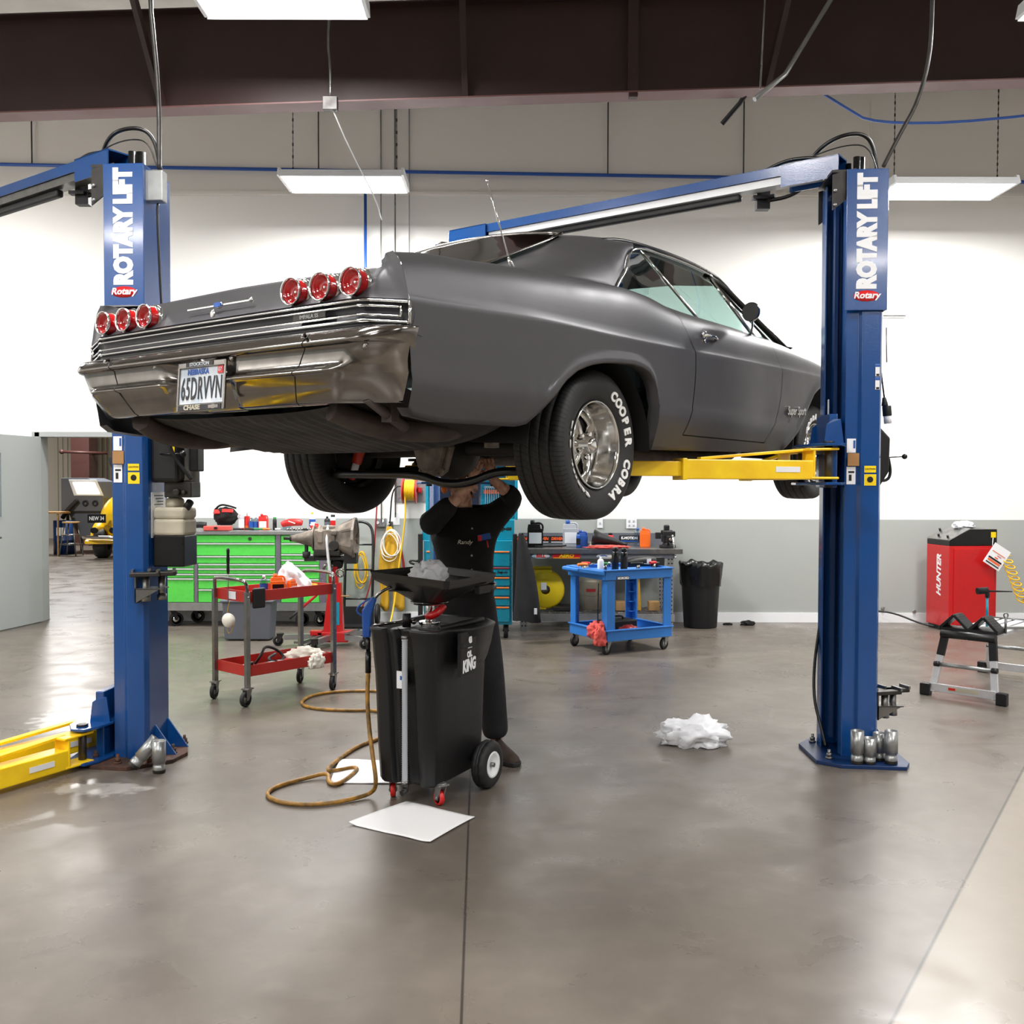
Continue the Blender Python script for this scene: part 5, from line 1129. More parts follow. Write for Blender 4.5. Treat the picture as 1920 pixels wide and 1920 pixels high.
# ---------------------------------------------------------------- gearbox on its jack
GB=empty('transmission',(-1.80,9.5,0),0,'greasy grey gearbox with bell housing strapped on the red jack','gearbox')
def gbx():
    t=GB; zc=1.05
    def fn(i,j,r,h):
        a=2*PI*i/40
        if j>=8: return r*(1+.07*math.cos(3*a+.5)+(.03*math.cos(5*a)) ),h
        if 3<=j<8: return r*(1+.10*abs(math.cos(2*a))+.03*(i%2)),h
        return r,h
    part(t,'case','cast_iron',lambda b:b.lathe([(0,-.35),(.028,-.35),(.036,-.31),(.05,-.24),(.078,-.14),(.10,-.08),(.115,-.075),(.115,-.06),(.105,-.055),(.108,.06),(.12,.10),(.15,.18),(.185,.26),(.20,.262),(.20,.275),(.18,.275),(.14,.20),(0,.15)],40,(0,0,zc),'x',fn=fn))
    part(t,'extension_flange','cast_iron',lambda b:b.lathe([(.08,-.13),(.125,-.13),(.125,-.115),(.08,-.115)],20,(0,0,zc),'x',close=True,smooth=False))
    part(t,'main_case','cast_iron',lambda b:(b.box((.0,-.02,zc-.01),(.20,.22,.20)),b.box((.03,-.02,zc+.10),(.12,.10,.05)),b.box((-.04,-.13,zc+.02),(.05,.03,.12)),b.box((.09,-.12,zc+.06),(.06,.04,.05))),bevel=.012)
    part(t,'bell_rim','cast_iron',lambda b:b.lathe([(.185,.262),(.208,.262),(.208,.285),(.185,.285)],14,(0,0,zc),'x',close=True,smooth=False))
    for a in range(7): part(t,'bell_rib','cast_iron',lambda b:b.bar((.12,.12*math.cos(a*.9+2.6),zc+.12*math.sin(a*.9+2.6)),(.26,.19*math.cos(a*.9+2.6),zc+.19*math.sin(a*.9+2.6)),.012,.02))
    part(t,'output_yoke','steel_dark',lambda b:(b.cyl((-.42,0,zc),(-.33,0,zc),.016),b.cyl((-.36,0,zc),(-.34,0,zc),.03)))
    part(t,'mount','rubber',lambda b:(b.cyl((-.20,0,zc-.18),(-.20,0,zc-.06),.018),b.cyl((-.20,0,zc-.19),(-.20,0,zc-.13),.038)))
    part(t,'oil_pan','steel_dark',lambda b:b.box((.02,0,zc-.135),(.26,.24,.06)),bevel=.015)
    for k in range(6): part(t,'rib','cast_iron',lambda b:b.bar((-.06+.03*k,-.10,zc-.06),(-.06+.03*k,-.115,zc+.06),.008,.02))
    for k in range(8): part(t,'bolt','steel',lambda b:b.cyl((.02+.03*(k%4)-.06,-.125,zc-.05+.09*(k//4)),(.02+.03*(k%4)-.06,-.11,zc-.05+.09*(k//4)),.010,n=6))
    part(t,'servo_cover','steel_dark',lambda b:b.cyl((.09,-.15,zc-.06),(.09,-.10,zc-.06),.045)); part(t,'bell_bracket','black_satin',lambda b:b.box((.24,-.03,zc-.19),(.12,.12,.10)))
    part(t,'strap','plastic_white',lambda b:b.tube([(.02,-.05,zc+.125),(.02,-.135,zc+.03),(.03,-.14,zc-.1),(.05,-.14,zc-.3),(.06,-.12,zc-.36)],.014,4,1))
gbx()
TJ=empty('transmission_jack',(-1.74,9.55,0),0,'red hydraulic gearbox jack on a wheeled base behind the red cart','jack')
def tj():
    t=TJ
    part(t,'column','red_bright',lambda b:(b.prism([(-.10,.10),(.10,.10),(.075,.62),(-.04,.62)],.10,'y',-.08),b.box((.0,-.03,.70),(.09,.08,.16))),bevel=.006)
    part(t,'ram','chrome_old',lambda b:b.cyl((0,0,.70),(0,0,.84),.035))
    part(t,'saddle','black_satin',lambda b:(b.box((0,0,.86),(.36,.26,.03)),b.box((-.17,-.1,.875),(.02,.06,.06)),b.box((-.22,-.05,.855),(.12,.05,.05)),b.cyl((.05,-.08,.79),(.05,.0,.84),.05)),bevel=.006)
    part(t,'ratchet','chrome_old',lambda b:(b.lathe([(.028,-.01),(.05,-.01),(.05,.01),(.028,.01)],20,(-.04,-.12,.76),'y',close=True),b.lathe([(.025,-.01),(.045,-.01),(.045,.01),(.025,.01)],20,(.08,-.12,.72),'y',close=True)))
    part(t,'label_plate','decal_blue' if 0 else 'teal_paint',lambda b:b.box((.035,-.085,.32),(.06,.004,.22)))
    lg=part(t,'release_lever','wood',lambda b:b.cyl((.04,-.06,.49),(.16,-.08,.49),.012,.006))
    part(t,'pump_handle','red_bright',lambda b:b.cyl((-.05,-.04,.60),(-.30,-.14,.37),.014)); part(t,'handle_grip','rubber',lambda b:b.cyl((-.30,-.14,.37),(-.40,-.18,.28),.013))
    for (x,y) in ((-.52,-.05),(-.12,-.38),(.35,-.22),(.28,.30)):
        part(t,'base_leg','galv',lambda b:b.bar((0,0,.09),(x*.92,y*.92,.085),.045,.05))
        caster(t,x,y,.05,.125,.03,'rubber','steel_dark','steel',R(200))
    part(t,'base_block','red_bright',lambda b:(b.box((.0,-.02,.09),(.30,.16,.10)),b.box((-.16,-.06,.13),(.12,.08,.05)),b.box((.14,-.04,.14),(.12,.1,.02))),bevel=.008)
    part(t,'foot_pedal','steel',lambda b:(b.bar((-.10,-.12,.10),(-.26,-.30,.07),.03,.03),b.box((-.28,-.32,.08),(.08,.06,.02)))); part(t,'foot_pedal','steel',lambda b:b.bar((.12,-.08,.12),(.26,-.12,.17),.05,.02))
tj()
HT=empty('hand_truck',(-1.71,10.95,0),0,'black tubular hand truck leaning behind the gearbox','hand truck')
part(HT,'frame','black_gloss',lambda b:b.tube([(-.155,-.12,.12),(-.155,.02,.95),(-.13,.05,1.10),(-.05,.055,1.155),(.05,.055,1.155),(.13,.05,1.10),(.155,.02,.95),(.155,-.12,.12)],.016,8,2))
for z in (.30,.62,.90): part(HT,'crossbar','black_gloss',lambda b:b.cyl((-.15,-.12+.14*(z-.12)/.83,z),(.15,-.12+.14*(z-.12)/.83,z),.010))
part(HT,'toe_plate','black_satin',lambda b:(b.box((0,-.22,.02),(.40,.22,.012)),b.box((0,-.13,.12),(.36,.02,.2))))
for s in (1,-1): part(HT,'wheel','rubber',lambda b:b.lathe([(.03,-.02),(.11,-.02),(.12,0),(.11,.02),(.03,.02)],24,(s*.20,.0,.12),'x',close=True))
# ---------------------------------------------------------------- things on the wall between chest and teal cabinet
def coil(cx,y,cz,rx,rz_,n,r,m,lab,cat,seed,tail=None,nm='cord_coil'):
    rnd=random.Random(seed); pts=[]
    for k in range(n*14):
        a=2*PI*k/14; q=k/14; dx=.018*math.sin(q*2.1); dzz=.03*math.cos(q*1.7); sc=1-.16*(.5+.5*math.sin(q*2.7))
        pts.append((cx+dx+rx*sc*math.cos(a),y-.006*(q%4)-.004*math.sin(a*2),cz+dzz+rz_*sc*math.sin(a)-(.02*abs(math.cos(a)))))
    if tail: pts+=tail
    return wire(nm,pts,r,m,lab,cat,None,1,6)
ap=MB()
rows=[]
for i in range(17):
    v=i/16; z=1.10-.93*v; w_=.02+.085*min(1,v*4)+.035*v; r=[]
    for j in range(17):
        u=j/16*2-1; r.append(V((-1.39+.03*v+w_*u+.01*math.sin(v*9),11.06-.05*(1-u*u)*min(1,v*4)+.012*math.sin(u*9+v*3),z+.03*math.sin(u*5+1)*v)))
    rows.append(r)
ap.grid(rows,test=lambda i,j: not(i>10 and 6<=j<=8)); o=ap.build('work_apron','canvas_yellow',solid=.008); tag(o,'long yellow leather apron hanging on the back wall','apron')
o=part(None,'coat_hook','steel',lambda b:(b.box((-1.39,WY-.02,1.12),(.05,.02,.06)),b.tube([(-1.39,WY-.03,1.13),(-1.39,WY-.12,1.10),(-1.39,WY-.15,1.13)],.006,6,1))); tag(o,'steel hook above the yellow apron','hook')
coil(-1.37,11.0,.90,.105,.16,5,.0055,'rag_white','coil of white electrical cord hung over the yellow apron','cord',4)
coil(-1.72,11.12,.62,.07,.20,4,.008,'hose_bright','yellow extension cord coil hanging behind the gearbox','cord',6)
wire('air_hose',[(-1.52,11.1,1.62),(-1.54,11.08,1.2),(-1.56,11.05,.8),(-1.57,11.05,.62),(-1.62,11.0,.35),(-1.70,10.95,.15)],.009,'hose_red','thin red hose hanging down the wall by the hand truck','hose')
wire('air_hose',[(-1.30,11.08,1.0),(-1.26,11.06,.85),(-1.22,11.05,.65),(-1.235,11.05,.6)],.016,'hose_red','dark red hose behind the yellow apron','hose')
o=part(None,'diamond_plate','galv',lambda b:(b.box((-1.16,WY-.006,1.53),(.38,.01,.32)),[b.box((-1.33+.034*i,WY-.013,1.39+.03*j),(.024,.006,.006),M.Rotation(R(45 if (i+j)%2 else -45),3,'Y')) for i in range(11) for j in range(10)])); tag(o,'square diamond plate panel on the wall behind the hose reel','wall panel')
HR=empty('hose_reel',(-1.14,11.02,1.51),0,'red hose reel wound with yellow hose on the back wall','hose reel')
part(HR,'flange','red_bright',lambda b:b.lathe([(.02,-.095),(.15,-.095),(.155,-.085),(.15,-.08),(.04,-.08)],36,(0,0,0),'x')); part(HR,'flange','red_bright',lambda b:b.lathe([(.04,.05),(.15,.05),(.155,.057),(.15,.065),(.02,.065)],36,(0,0,0),'x'))
part(HR,'wound_hose','hose_bright',lambda b:b.tube([(-.07+.115*((k/14)%8)/8 if (k//112)%2==0 else .045-.115*((k/14)%8)/8,(.10+.012*(k//112))*math.cos(2*PI*k/14),(.10+.012*(k//112))*math.sin(2*PI*k/14)) for k in range(224)],.009,6)); part(HR,'bracket','red_bright',lambda b:(b.box((0,.13,0),(.22,.08,.06)),b.bar((.09,.1,0),(.09,0,0),.02,.04)))
wire('air_hose',[(-1.20,10.93,1.45),(-1.19,10.92,1.3),(-1.20,10.92,1.15),(-1.23,10.92,.9),(-1.27,10.92,.6),(-1.30,10.9,.35),(-1.33,10.85,.12),(-1.35,10.7,.01)],.010,'hose_bright','bright yellow hose hanging from the red reel to the floor','hose')
wire('air_hose',[(-1.22,11.05,1.55),(-1.30,11.05,1.56),(-1.36,11.06,1.48),(-1.38,11.08,1.2),(-1.40,11.1,1.0)],.009,'black_satin','black feed hose looping left from the red reel','hose')
ob=empty('outlet_box',(-1.51,WY-.03,1.14),0,'grey twin outlet box at the end of the wall conduit','outlet'); part(ob,'box','galv',lambda b:b.box((0,0,0),(.12,.05,.10)),bevel=.006); part(ob,'cover','plastic_white',lambda b:(b.cyl((-.025,-.04,.0),(-.025,-.03,0),.018),b.cyl((.03,-.04,.02),(.03,-.03,.02),.018)))
o=part(None,'paper_notice','decal_white',lambda b:b.box((-1.36,WY-.003,1.18),(.14,.004,.14))); tag(o,'blank white sheet on the wall left of the teal cabinet','paper')
# ---------------------------------------------------------------- teal cabinet
TC=empty('tool_cabinet',(0,9.9,0),0,'tall teal tool cabinet with orange drawer pulls behind the mechanic','tool cabinet')
def teal():
    t=TC; x0,x1=-.90,.0
    part(t,'lower_cabinet','teal_paint',lambda b:b.box((-.445,.35,.58),(.90,.68,.86)),bevel=.006)
    part(t,'upper_chest','teal_paint',lambda b:b.box((-.445,.37,1.115),(.94,.64,.21)),bevel=.006)
    part(t,'hutch','teal_paint',lambda b:(b.box((-.42,.62,1.50),(.96,.03,.58)),b.box((.045,.45,1.50),(.03,.35,.58)),b.box((-.885,.45,1.50),(.03,.35,.58)),b.box((-.42,.45,1.79),(.96,.37,.03))),bevel=.004)
    for x in (-.925,.03): part(t,'corner_bumper','black_satin',lambda b:b.box((x,-.03,.64),(.045,.06,.88)),bevel=.006)
    part(t,'side_handle','black_satin',lambda b:b.tube([(-.95,-.02,.80),(-1.02,-.02,.81),(-1.04,-.02,.79),(-1.0,-.02,.77),(-.95,-.02,.77)],.012,8,1))
    zs=[.91,.745,.645,.545,.445,.345,.18]; 
    for i,(z1,z0) in enumerate(zip(zs,zs[1:])):
        d=part(t,'drawer','teal_paint',lambda b:b.box((-.445,-.005,(z0+z1)/2),(.85,.02,z1-z0-.010)),bevel=.003)
        part(d,'drawer_pull','orange' if i!=1 else 'hose_red',lambda b:b.box((-.445,-.02,z1-.014),(.84,.014,.014)),bevel=.003)
    text('Snap-on',.055,'cloth_black',t,frame((-.09,.045,1.13),(1,0,0),(0,0,1)),bold=.003,shear=.3,sx=.9)
    text('Snap-on',.04,'chrome_old',t,frame((-.10,-.018,.69),(1,0,0),(0,0,1)),bold=.001,shear=.3,sx=.8)
    for x in (-.8,-.06): 
        for y in (.1,.6): caster(t,x,y,.075,.16,.045,'rubber','black_satin','rubber',R(90))
teal()
WR=empty('wrench_rack',(-.205,10.49,1.50),0,'orange rack holding a row of chrome wrenches on the teal cabinet','wrench rack'); part(WR,'rail','decal_orange',lambda b:b.box((0,-.02,.0),(.20,.02,.045)),bevel=.004)
for i in range(8):
    w_=empty('wrench',(-.285+.023*i,10.455,1.50),0,'small chrome combination wrench in the orange rack on the teal cabinet','wrench','wrenches in the orange rack')
    l=.14-.006*i; b=MB(); b.bar((0,0,-l),(0,0,.04),.009,.005); b.lathe([(.006,-.003),(.013,-.003),(.013,.003),(.006,.003)],12,(0,0,.05),'y',close=True); b.lathe([(.006,-.003),(.013,-.003),(.013,.003),(.006,.003)],12,(0,0,-l-.01),'y',close=True,arc=(R(-50),R(230))); b.build('wrench_body','alu',w_)
jk=MB(); rows=[]
for i in range(13):
    v=i/12; z=1.08-.86*v; r=[]
    for j in range(15):
        a=j/14*2*PI; w_=.025+.11*v**.7; r.append(V((.09+.075*v+.012*math.sin(7*a+v*3)*v+w_*math.cos(a)*(1+.12*math.sin(3*a+v*4)),9.80-.10*v+ (.04+.05*v)*math.sin(a)*(1+.2*math.sin(4*a)),z+.01*math.sin(a*2))))
    rows.append(r)
jk.grid(rows); o=jk.build('jacket','cloth_black'); tag(o,'black jacket hanging on the right side of the teal cabinet','jacket'); p=MB(); p.box((.235,9.60,.33),(.03,.004,.06)); q=p.build('care_label','plastic_white',o)
# ---------------------------------------------------------------- work bench
WB=empty('workbench',(0,10.45,0),0,'grey steel workbench with stickers on its front edge at the back wall','workbench')
def wb():
    t=WB
    part(t,'worktop','steel',lambda b:b.box((.95,.33,.865),(1.76,.68,.055)),bevel=.004)
    ap=part(t,'front_apron','grey_plastic',lambda b:b.box((.93,.02,.812),(1.62,.02,.052)))
    part(t,'back_board','grey_plastic',lambda b:b.box((.95,.66,.96),(1.74,.02,.14)))
    part(t,'lower_rail','galv',lambda b:(b.box((.95,.02,.15),(1.6,.03,.08)),b.box((.95,.62,.15),(1.6,.03,.08))))
    def deck(b):
        for i in range(26): b.cyl((.16+.062*i,.03,.195),(.16+.062*i,.62,.195),.004,n=6)
        for y in (.1,.25,.4,.55): b.cyl((.15,y,.19),(1.72,y,.19),.004,n=6)
    part(t,'wire_shelf','steel',deck)
    for x in (.13,1.70):
        for y in (.02,.62):
            lg=part(t,'leg','galv',lambda b:(b.box((x,y,.42),(.07,.006,.84)),b.box((x+(.032 if x>1 else -.032),y+.03,.42),(.006,.06,.84))))
            part(lg,'hole_row','black_panel',lambda b:[b.cyl((x+dx,y-.0045,.06+.045*k),(x+dx,y-.003,.06+.045*k),.009,n=8) for k in range(17) for dx in (-.017,.017)])
    # stickers
    def oval(x,z,w_,h,m): 
        q=part(ap,'sticker',m,lambda b:b.lathe([(0,-.0),(w_/2,-.0),(w_/2,.002)],28,(0,0,0),'y')); 
        for v in q.data.vertices: v.co.z*=h/w_
        q.location=(x,.008,z); return q
    q=oval(.31,.812,.19,.06,'decal_white'); text('BELL',.048,'decal_red',q,frame((0,-.002,.002),(1,0,0),(0,0,1)),bold=.002)
    q=part(ap,'sticker','decal_red',lambda b:b.box((.585,.008,.812),(.295,.002,.052))); part(q,'edge','decal_yellow',lambda b:b.box((.585,.0065,.793),(.285,.001,.006))); text('AERO',.046,'decal_yellow',q,frame((.585,.006,.816),(1,0,0),(0,0,1)),bold=.002,sx=1.3,shear=.2)
    q=oval(1.02,.812,.23,.06,'decal_white'); b=MB(); b.tube([(-.09,-.003,-.01),(-.04,-.003,.015),(0,-.003,0)],.005,6,1); b.build('swoosh','decal_blue',q); b=MB(); b.tube([(.04,-.003,-.02),(.09,-.003,-.01),(.10,-.003,.01)],.004,6,1); b.build('swoosh','decal_yellow',q)
    for x in (.10,.345,.515,.77):
        q=part(t,'sticker','black_panel',lambda b:b.box((x,.648,.955),(.165,.003,.075))); text('DRIVEN',.045,'decal_orange',q,frame((x,.645,.962),(1,0,0),(0,0,1)),bold=.002,sx=.88,shear=.15); part(q,'line','decal_white',lambda b:b.box((x,.646,.925),(.14,.001,.008)))
    q=part(t,'sticker','black_panel',lambda b:b.box((1.335,.648,.965),(.23,.003,.075))); text('K-MOTION',.042,'decal_white',q,frame((1.335,.645,.972),(1,0,0),(0,0,1)),bold=.002,sx=.88); part(q,'line','decal_blue',lambda b:b.box((1.335,.646,.938),(.2,.001,.012)))
wb()
BZ=.893
bottle((.255,10.72,BZ),.295,.085,'black_gloss','black_gloss','large black oil jug on the workbench next to the teal cabinet','jug','jug',lab='plastic_white')
bottle((.645,10.78,BZ),.295,.082,'plastic_grey','plastic_blue','large silver oil jug with a blue cap on the workbench','jug','jug',lab='plastic_white')
bottle((.765,10.66,BZ),.19,.055,'plastic_blue','plastic_blue','blue oil jug in front of the silver jug on the workbench','jug','jug',rz=.3)
bottle((.72,10.60,BZ),.17,.022,'plastic_blue','black_gloss','slim dark blue bottle before the silver jug on the workbench','bottle',lab='decal_black')
bottle((1.09,10.80,BZ),.155,.030,'plastic_red','black_gloss','red and white spray can behind the black funnel on the workbench','spray can','can',lab='plastic_white')
bottle((1.41,10.95,BZ),.20,.045,'clear_bottle','plastic_blue','clear bottle with blue cap behind the orange jug on the workbench','bottle')
bottle((1.47,10.78,BZ),.215,.055,'plastic_orange','plastic_orange','orange oil jug on the workbench left of the vise','jug','jug')
fn_=empty('funnel',(1.0,10.62,BZ+.055),0,'black plastic funnel lying on its side on the workbench','funnel'); part(fn_,'cone','black_plastic',lambda b:b.lathe([(.085,-.12),(.088,-.115),(.07,-.06),(.03,.15),(.02,.20),(.018,.26),(.014,.26),(.02,.12),(.06,-.06),(.08,-.115)],24,(0,0,0),'x')); fn_.rotation_euler=(0,R(12),R(-12)); fn_.location.z=BZ+.09
tag(crumple('shop_towel','rag_red',(1.02,10.50,BZ),(.48,.14,.04),31,amp=.4),'red shop towel spread under the black funnel on the workbench','towel')
tag(crumple('shop_towel','rag_white',(.86,10.72,BZ),(.12,.10,.06),32,amp=.4),'small white paper wad left of the black funnel','paper wad')
o=empty('pry_bar',(.42,10.52,BZ),R(8),'black pry bar lying between the jugs on the workbench','pry bar'); part(o,'bar','black_satin',lambda b:b.tube([(-.17,0,.02),(.1,0,.018),(.17,0,.03)],.010,6,1))
VS=empty('bench_vise',(1.70,10.66,BZ),R(0),'black bench vise with a steel handle at the right end of the workbench','vise')
part(VS,'base','black_satin',lambda b:(b.cyl((0,0,0),(0,0,.03),.09),b.cyl((0,0,.03),(0,0,.06),.06,.05)),bevel=.003); part(VS,'body','black_satin',lambda b:(b.box((.0,.03,.10),(.11,.16,.09)),b.box((0,.06,.165),(.13,.05,.05)),b.box((0,.08,.215),(.06,.06,.06))),bevel=.012); part(VS,'front_jaw','black_satin',lambda b:(b.box((0,-.10,.155),(.13,.04,.06)),b.box((0,-.10,.10),(.07,.08,.07))),bevel=.008); part(VS,'handle','polished',lambda b:(b.cyl((0,-.22,.10),(0,-.12,.10),.014),b.cyl((.02,-.21,.14),(.05,-.21,-.09),.008),b.sph((.05,-.21,-.09),.012),b.sph((.02,-.21,.14),.012))); part(VS,'slide','black_satin',lambda b:b.box((-.10,.03,.13),(.06,.05,.07)),bevel=.006)
for px,w_,h in ((1125,.065,.11),(1184,.12,.12)):
    o=empty('wall_outlet',((px-960)/1832*WY,WY-.008,1.135),0,'white %s on the grey wall above the workbench'%('narrow switch plate' if w_<.1 else 'wide outlet plate'),'wall plate'); part(o,'plate','plastic_white',lambda b:b.box((0,0,0),(w_,.012,h)),bevel=.003); part(o,'socket','plastic_grey',lambda b:[b.box((x,-.008,z),(.02,.004,.024)) for x in ((0,) if w_<.1 else (-.025,.025)) for z in ((0,) if w_<.1 else (-.025,.025))])
# under the bench
BL=empty('air_mover',(.37,10.80,.205),R(0),'round yellow floor fan blower under the workbench','blower')
part(BL,'housing','plastic_yellow',lambda b:b.lathe([(.05,-.11),(.19,-.11),(.21,-.09),(.21,.09),(.19,.11),(.05,.11)],36,(.0,.0,.22),'x' if 0 else 'y')); part(BL,'outlet','plastic_yellow',lambda b:(b.box((-.10,0,.06),(.22,.2,.12)),b.box((-.05,0,.40),(.24,.2,.08))),bevel=.01); part(BL,'handle','plastic_yellow',lambda b:b.box((-.04,-.0,.455),(.22,.05,.03)),bevel=.006); part(BL,'label','plastic_white',lambda b:b.box((-.02,-.115,.26),(.06,.004,.08)))
BK=empty('bucket',(.87,10.82,.203),0,'stained off white plastic bucket on the lower shelf of the workbench','bucket'); part(BK,'pail','plastic_cream',lambda b:b.lathe([(0,0),(.125,0),(.145,.30),(.152,.305),(.152,.325),(.146,.335),(.152,.36),(.145,.37),(.138,.37),(.12,.02),(0,.02)],32)); part(BK,'red_mark','hose_red',lambda b:b.lathe([(.1440,.20),(.1462,.235)],12,(0,0,0),'z',arc=(R(-112),R(-70)))); part(BK,'bail','steel',lambda b:b.tube([(-.15,0,.32),(-.10,-.14,.15),(.10,-.14,.15),(.15,0,.32)],.003,5,2))
o=empty('wheel_wedge',(1.33,10.75,.20),0,'orange plastic wedge on the lower shelf of the workbench','wedge'); part(o,'wedge','canvas_yellow',lambda b:b.prism([(-.09,0),(.09,0),(.07,.38),(.05,.38)],.14,'y',-.07),bevel=.005)
for x,m,lb,d in ((1.20,'wood','rusty brown can on the lower shelf beside the orange wedge',.05),(1.56,'wood','wood block on the lower shelf at the right leg of the workbench',.05)):
    o=empty('wood_block',(x,10.72,.20),0,lb,'block'); part(o,'block',m,lambda b:b.box((0,0,d),(.12,.12,2*d)),bevel=.006)
o=part(None,'drip_tray','steel_dark',lambda b:b.box((.60,10.75,.225),(.3,.3,.04)),bevel=.004); tag(o,'flat dark tray between the yellow blower and the bucket','tray')
# ---------------------------------------------------------------- blue plastic cart
BC=empty('utility_cart',(.88,9.0,0),math.atan2(.36,.668),'blue plastic service cart with corner posts before the workbench','cart')
def bluec():
    t=BC; L,Wd=.74,.64
    def tr(z0,z1,lx0,lx1,nm):
        def f(b):
            b.box(((lx0+lx1)/2,Wd/2,(.745 if z1>.5 else z0+.012)),(lx1-lx0-.02,Wd-.02,.02))
            for x in (lx0,lx1): b.bar((x,0,(z0+z1)/2),(x,Wd,(z0+z1)/2),.02,z1-z0)
            for y in (0,Wd): b.bar((lx0,y,(z0+z1)/2),(lx1,y,(z0+z1)/2),.02,z1-z0)
            for x in (lx0,lx1): b.bar((x,-.015,z1),(x,Wd+.015,z1),.045,.012)
            for y in (0,Wd): b.bar((lx0-.015,y,z1),(lx1+.015,y,z1),.045,.012)
        part(t,nm,'blue_cart',f,bevel=.004)
    tr(.695,.785,-.02,L,'upper_tray'); tr(.125,.225,-.0,L,'lower_tray')
    part(t,'push_handle','blue_cart',lambda b:(b.bar((-.02,.0,.76),(-.19,.20,.785),.03,.04),b.bar((-.02,Wd,.76),(-.19,Wd-.20,.785),.03,.04),b.bar((-.19,.18,.785),(-.19,Wd-.18,.785),.04,.03),b.prism([(-.02,.02),(-.18,.20),(-.18,Wd-.20),(-.02,Wd-.02)],.02,'z',.755)),bevel=.008)
    for x in (.02,L-.02):
        for y in (.02,Wd-.02):
            sx=1 if x<.3 else -1; sy=1 if y<.3 else -1
            part(t,'corner_post','blue_cart',lambda b:(b.prism([(x-sx*.02,y-sy*.02),(x+sx*.07,y-sy*.02),(x+sx*.07,y-sy*.005),(x-sx*.005,y-sy*.005),(x-sx*.005,y+sy*.07),(x-sx*.02,y+sy*.07)],.46,'z',.23),[b.box((x+sx*.02,y+sy*.02,.30+.1*k),(.05,.05,.006)) for k in range(4)]))
            caster(t,x+.02*sx,y+.02*sy,.056,.13,.03,'rubber','galv','caster_grey',R(200))
            
    part(t,'badge','black_panel',lambda b:b.box((.17,-.0125,.71),(.14,.004,.035))); text('MOROSO',.030,'decal_white',t,frame((.17,-.0155,.71),(1,0,0),(0,0,1)),sx=1.0,bold=.0015)
bluec()
def bl(s,t_,z):
    a=math.atan2(.36,.668); u=V((math.cos(a),math.sin(a),0)); v=V((-u.y,u.x,0)); p=V((.88,9.0,0))+u*s+v*t_; return (p.x,p.y,z)
UZ=.7555
bottle(bl(.02,.14,UZ),.15,.030,'plastic_white','plastic_white','white bottle standing in the blue cart top near its handle','bottle')
bottle(bl(.17,.12,UZ),.235,.033,'black_gloss','black_gloss','left black spray can of the pair on the blue cart','spray can','can')
bottle(bl(.27,.12,UZ),.225,.033,'black_gloss','black_gloss','right black spray can of the pair on the blue cart','spray can','can',lab='cloth_dark')
bottle(bl(.09,.10,UZ),.10,.028,'clear_bottle','plastic_white','short clear jar beside the white bottle on the blue cart','jar')
o=empty('impact_gun',bl(.55,.2,UZ),.5,'black impact gun lying on the right of the blue cart','power tool'); part(o,'body','black_satin',lambda b:(b.tube([(-.20,0,.07),(-.08,0,.085),(.08,0,.085),(.14,0,.08)],lambda t:.035+.018*math.sin(t*PI),10,2),b.box((.20,.02,.07),(.10,.06,.09))),bevel=.004); part(o,'label','plastic_white',lambda b:b.box((.03,-.055,.09),(.05,.004,.04))); part(o,'trigger','decal_red',lambda b:b.box((.07,-.055,.06),(.02,.01,.02)))
for i,(s,t_,m,l,a,lb) in enumerate(((-.10,.25,'orange',.12,20,'orange tipped tool near the handle of the blue cart'),(.0,.35,'plastic_red',.10,-10,'red tool behind the white bottle on the blue cart'),(.12,.22,'plastic_green',.12,15,'green tool before the spray cans on the blue cart'),(.42,.10,'black_satin',.14,0,'black socket extension between spray can and impact gun'),(.63,.14,'plastic_red',.1,40,'small red bit holder at the right end of the blue cart'))):
    t=empty('hand_tool',bl(s,t_,UZ),R(a),lb,'tool','loose tools on the blue cart'); part(t,'handle',m,lambda b:b.tube([(-l/2,0,.07),(0,0,.075),(l/3,0,.07)],.015,8,1)); part(t,'shank','steel',lambda b:(b.cyl((l/3,0,.07),(l*.8,0,.07),.005),b.cyl((0,0,.0),(0,0,.06),.02)))
tag(crumple('shop_rag','rag_red',bl(-.03,.11,.15),(.20,.17,.17),51,amp=.4),'pink red rag draped over the left end of the blue cart lower shelf','rag')
tag(crumple('shop_rag','rag_red',bl(-.055,.03,.09),(.12,.09,.19),52,amp=.4),'pink red rag tail hanging over the near corner of the blue cart lower shelf','rag')
tag(crumple('shop_rag','hose_red',bl(.30,.07,.15),(.22,.14,.11),53,amp=.4),'darker red rag on the blue cart lower shelf right of the near post','rag')
o=empty('tool_box',bl(.36,.36,.15),math.atan2(.36,.668),'black tool box on the blue cart lower shelf','tool box'); part(o,'box','black_satin',lambda b:b.box((0,0,.06),(.34,.2,.12)),bevel=.012); part(o,'handle','black_satin',lambda b:b.tube([(-.07,0,.12),(-.06,0,.15),(.06,0,.15),(.07,0,.12)],.01,6,1))
o=part(None,'wood_strip','wood',lambda b:b.bar(bl(.52,.05,.16),bl(.62,.16,.16),.04,.02)); tag(o,'light wood strip at the right of the blue cart lower shelf','wood strip')
wire('bungee_cord',[bl(-.03,.10,.66),bl(-.035,.10,.4),bl(-.03,.11,.14)],.006,'black_satin','black cord running down the left end of the blue cart','cord',None,1)
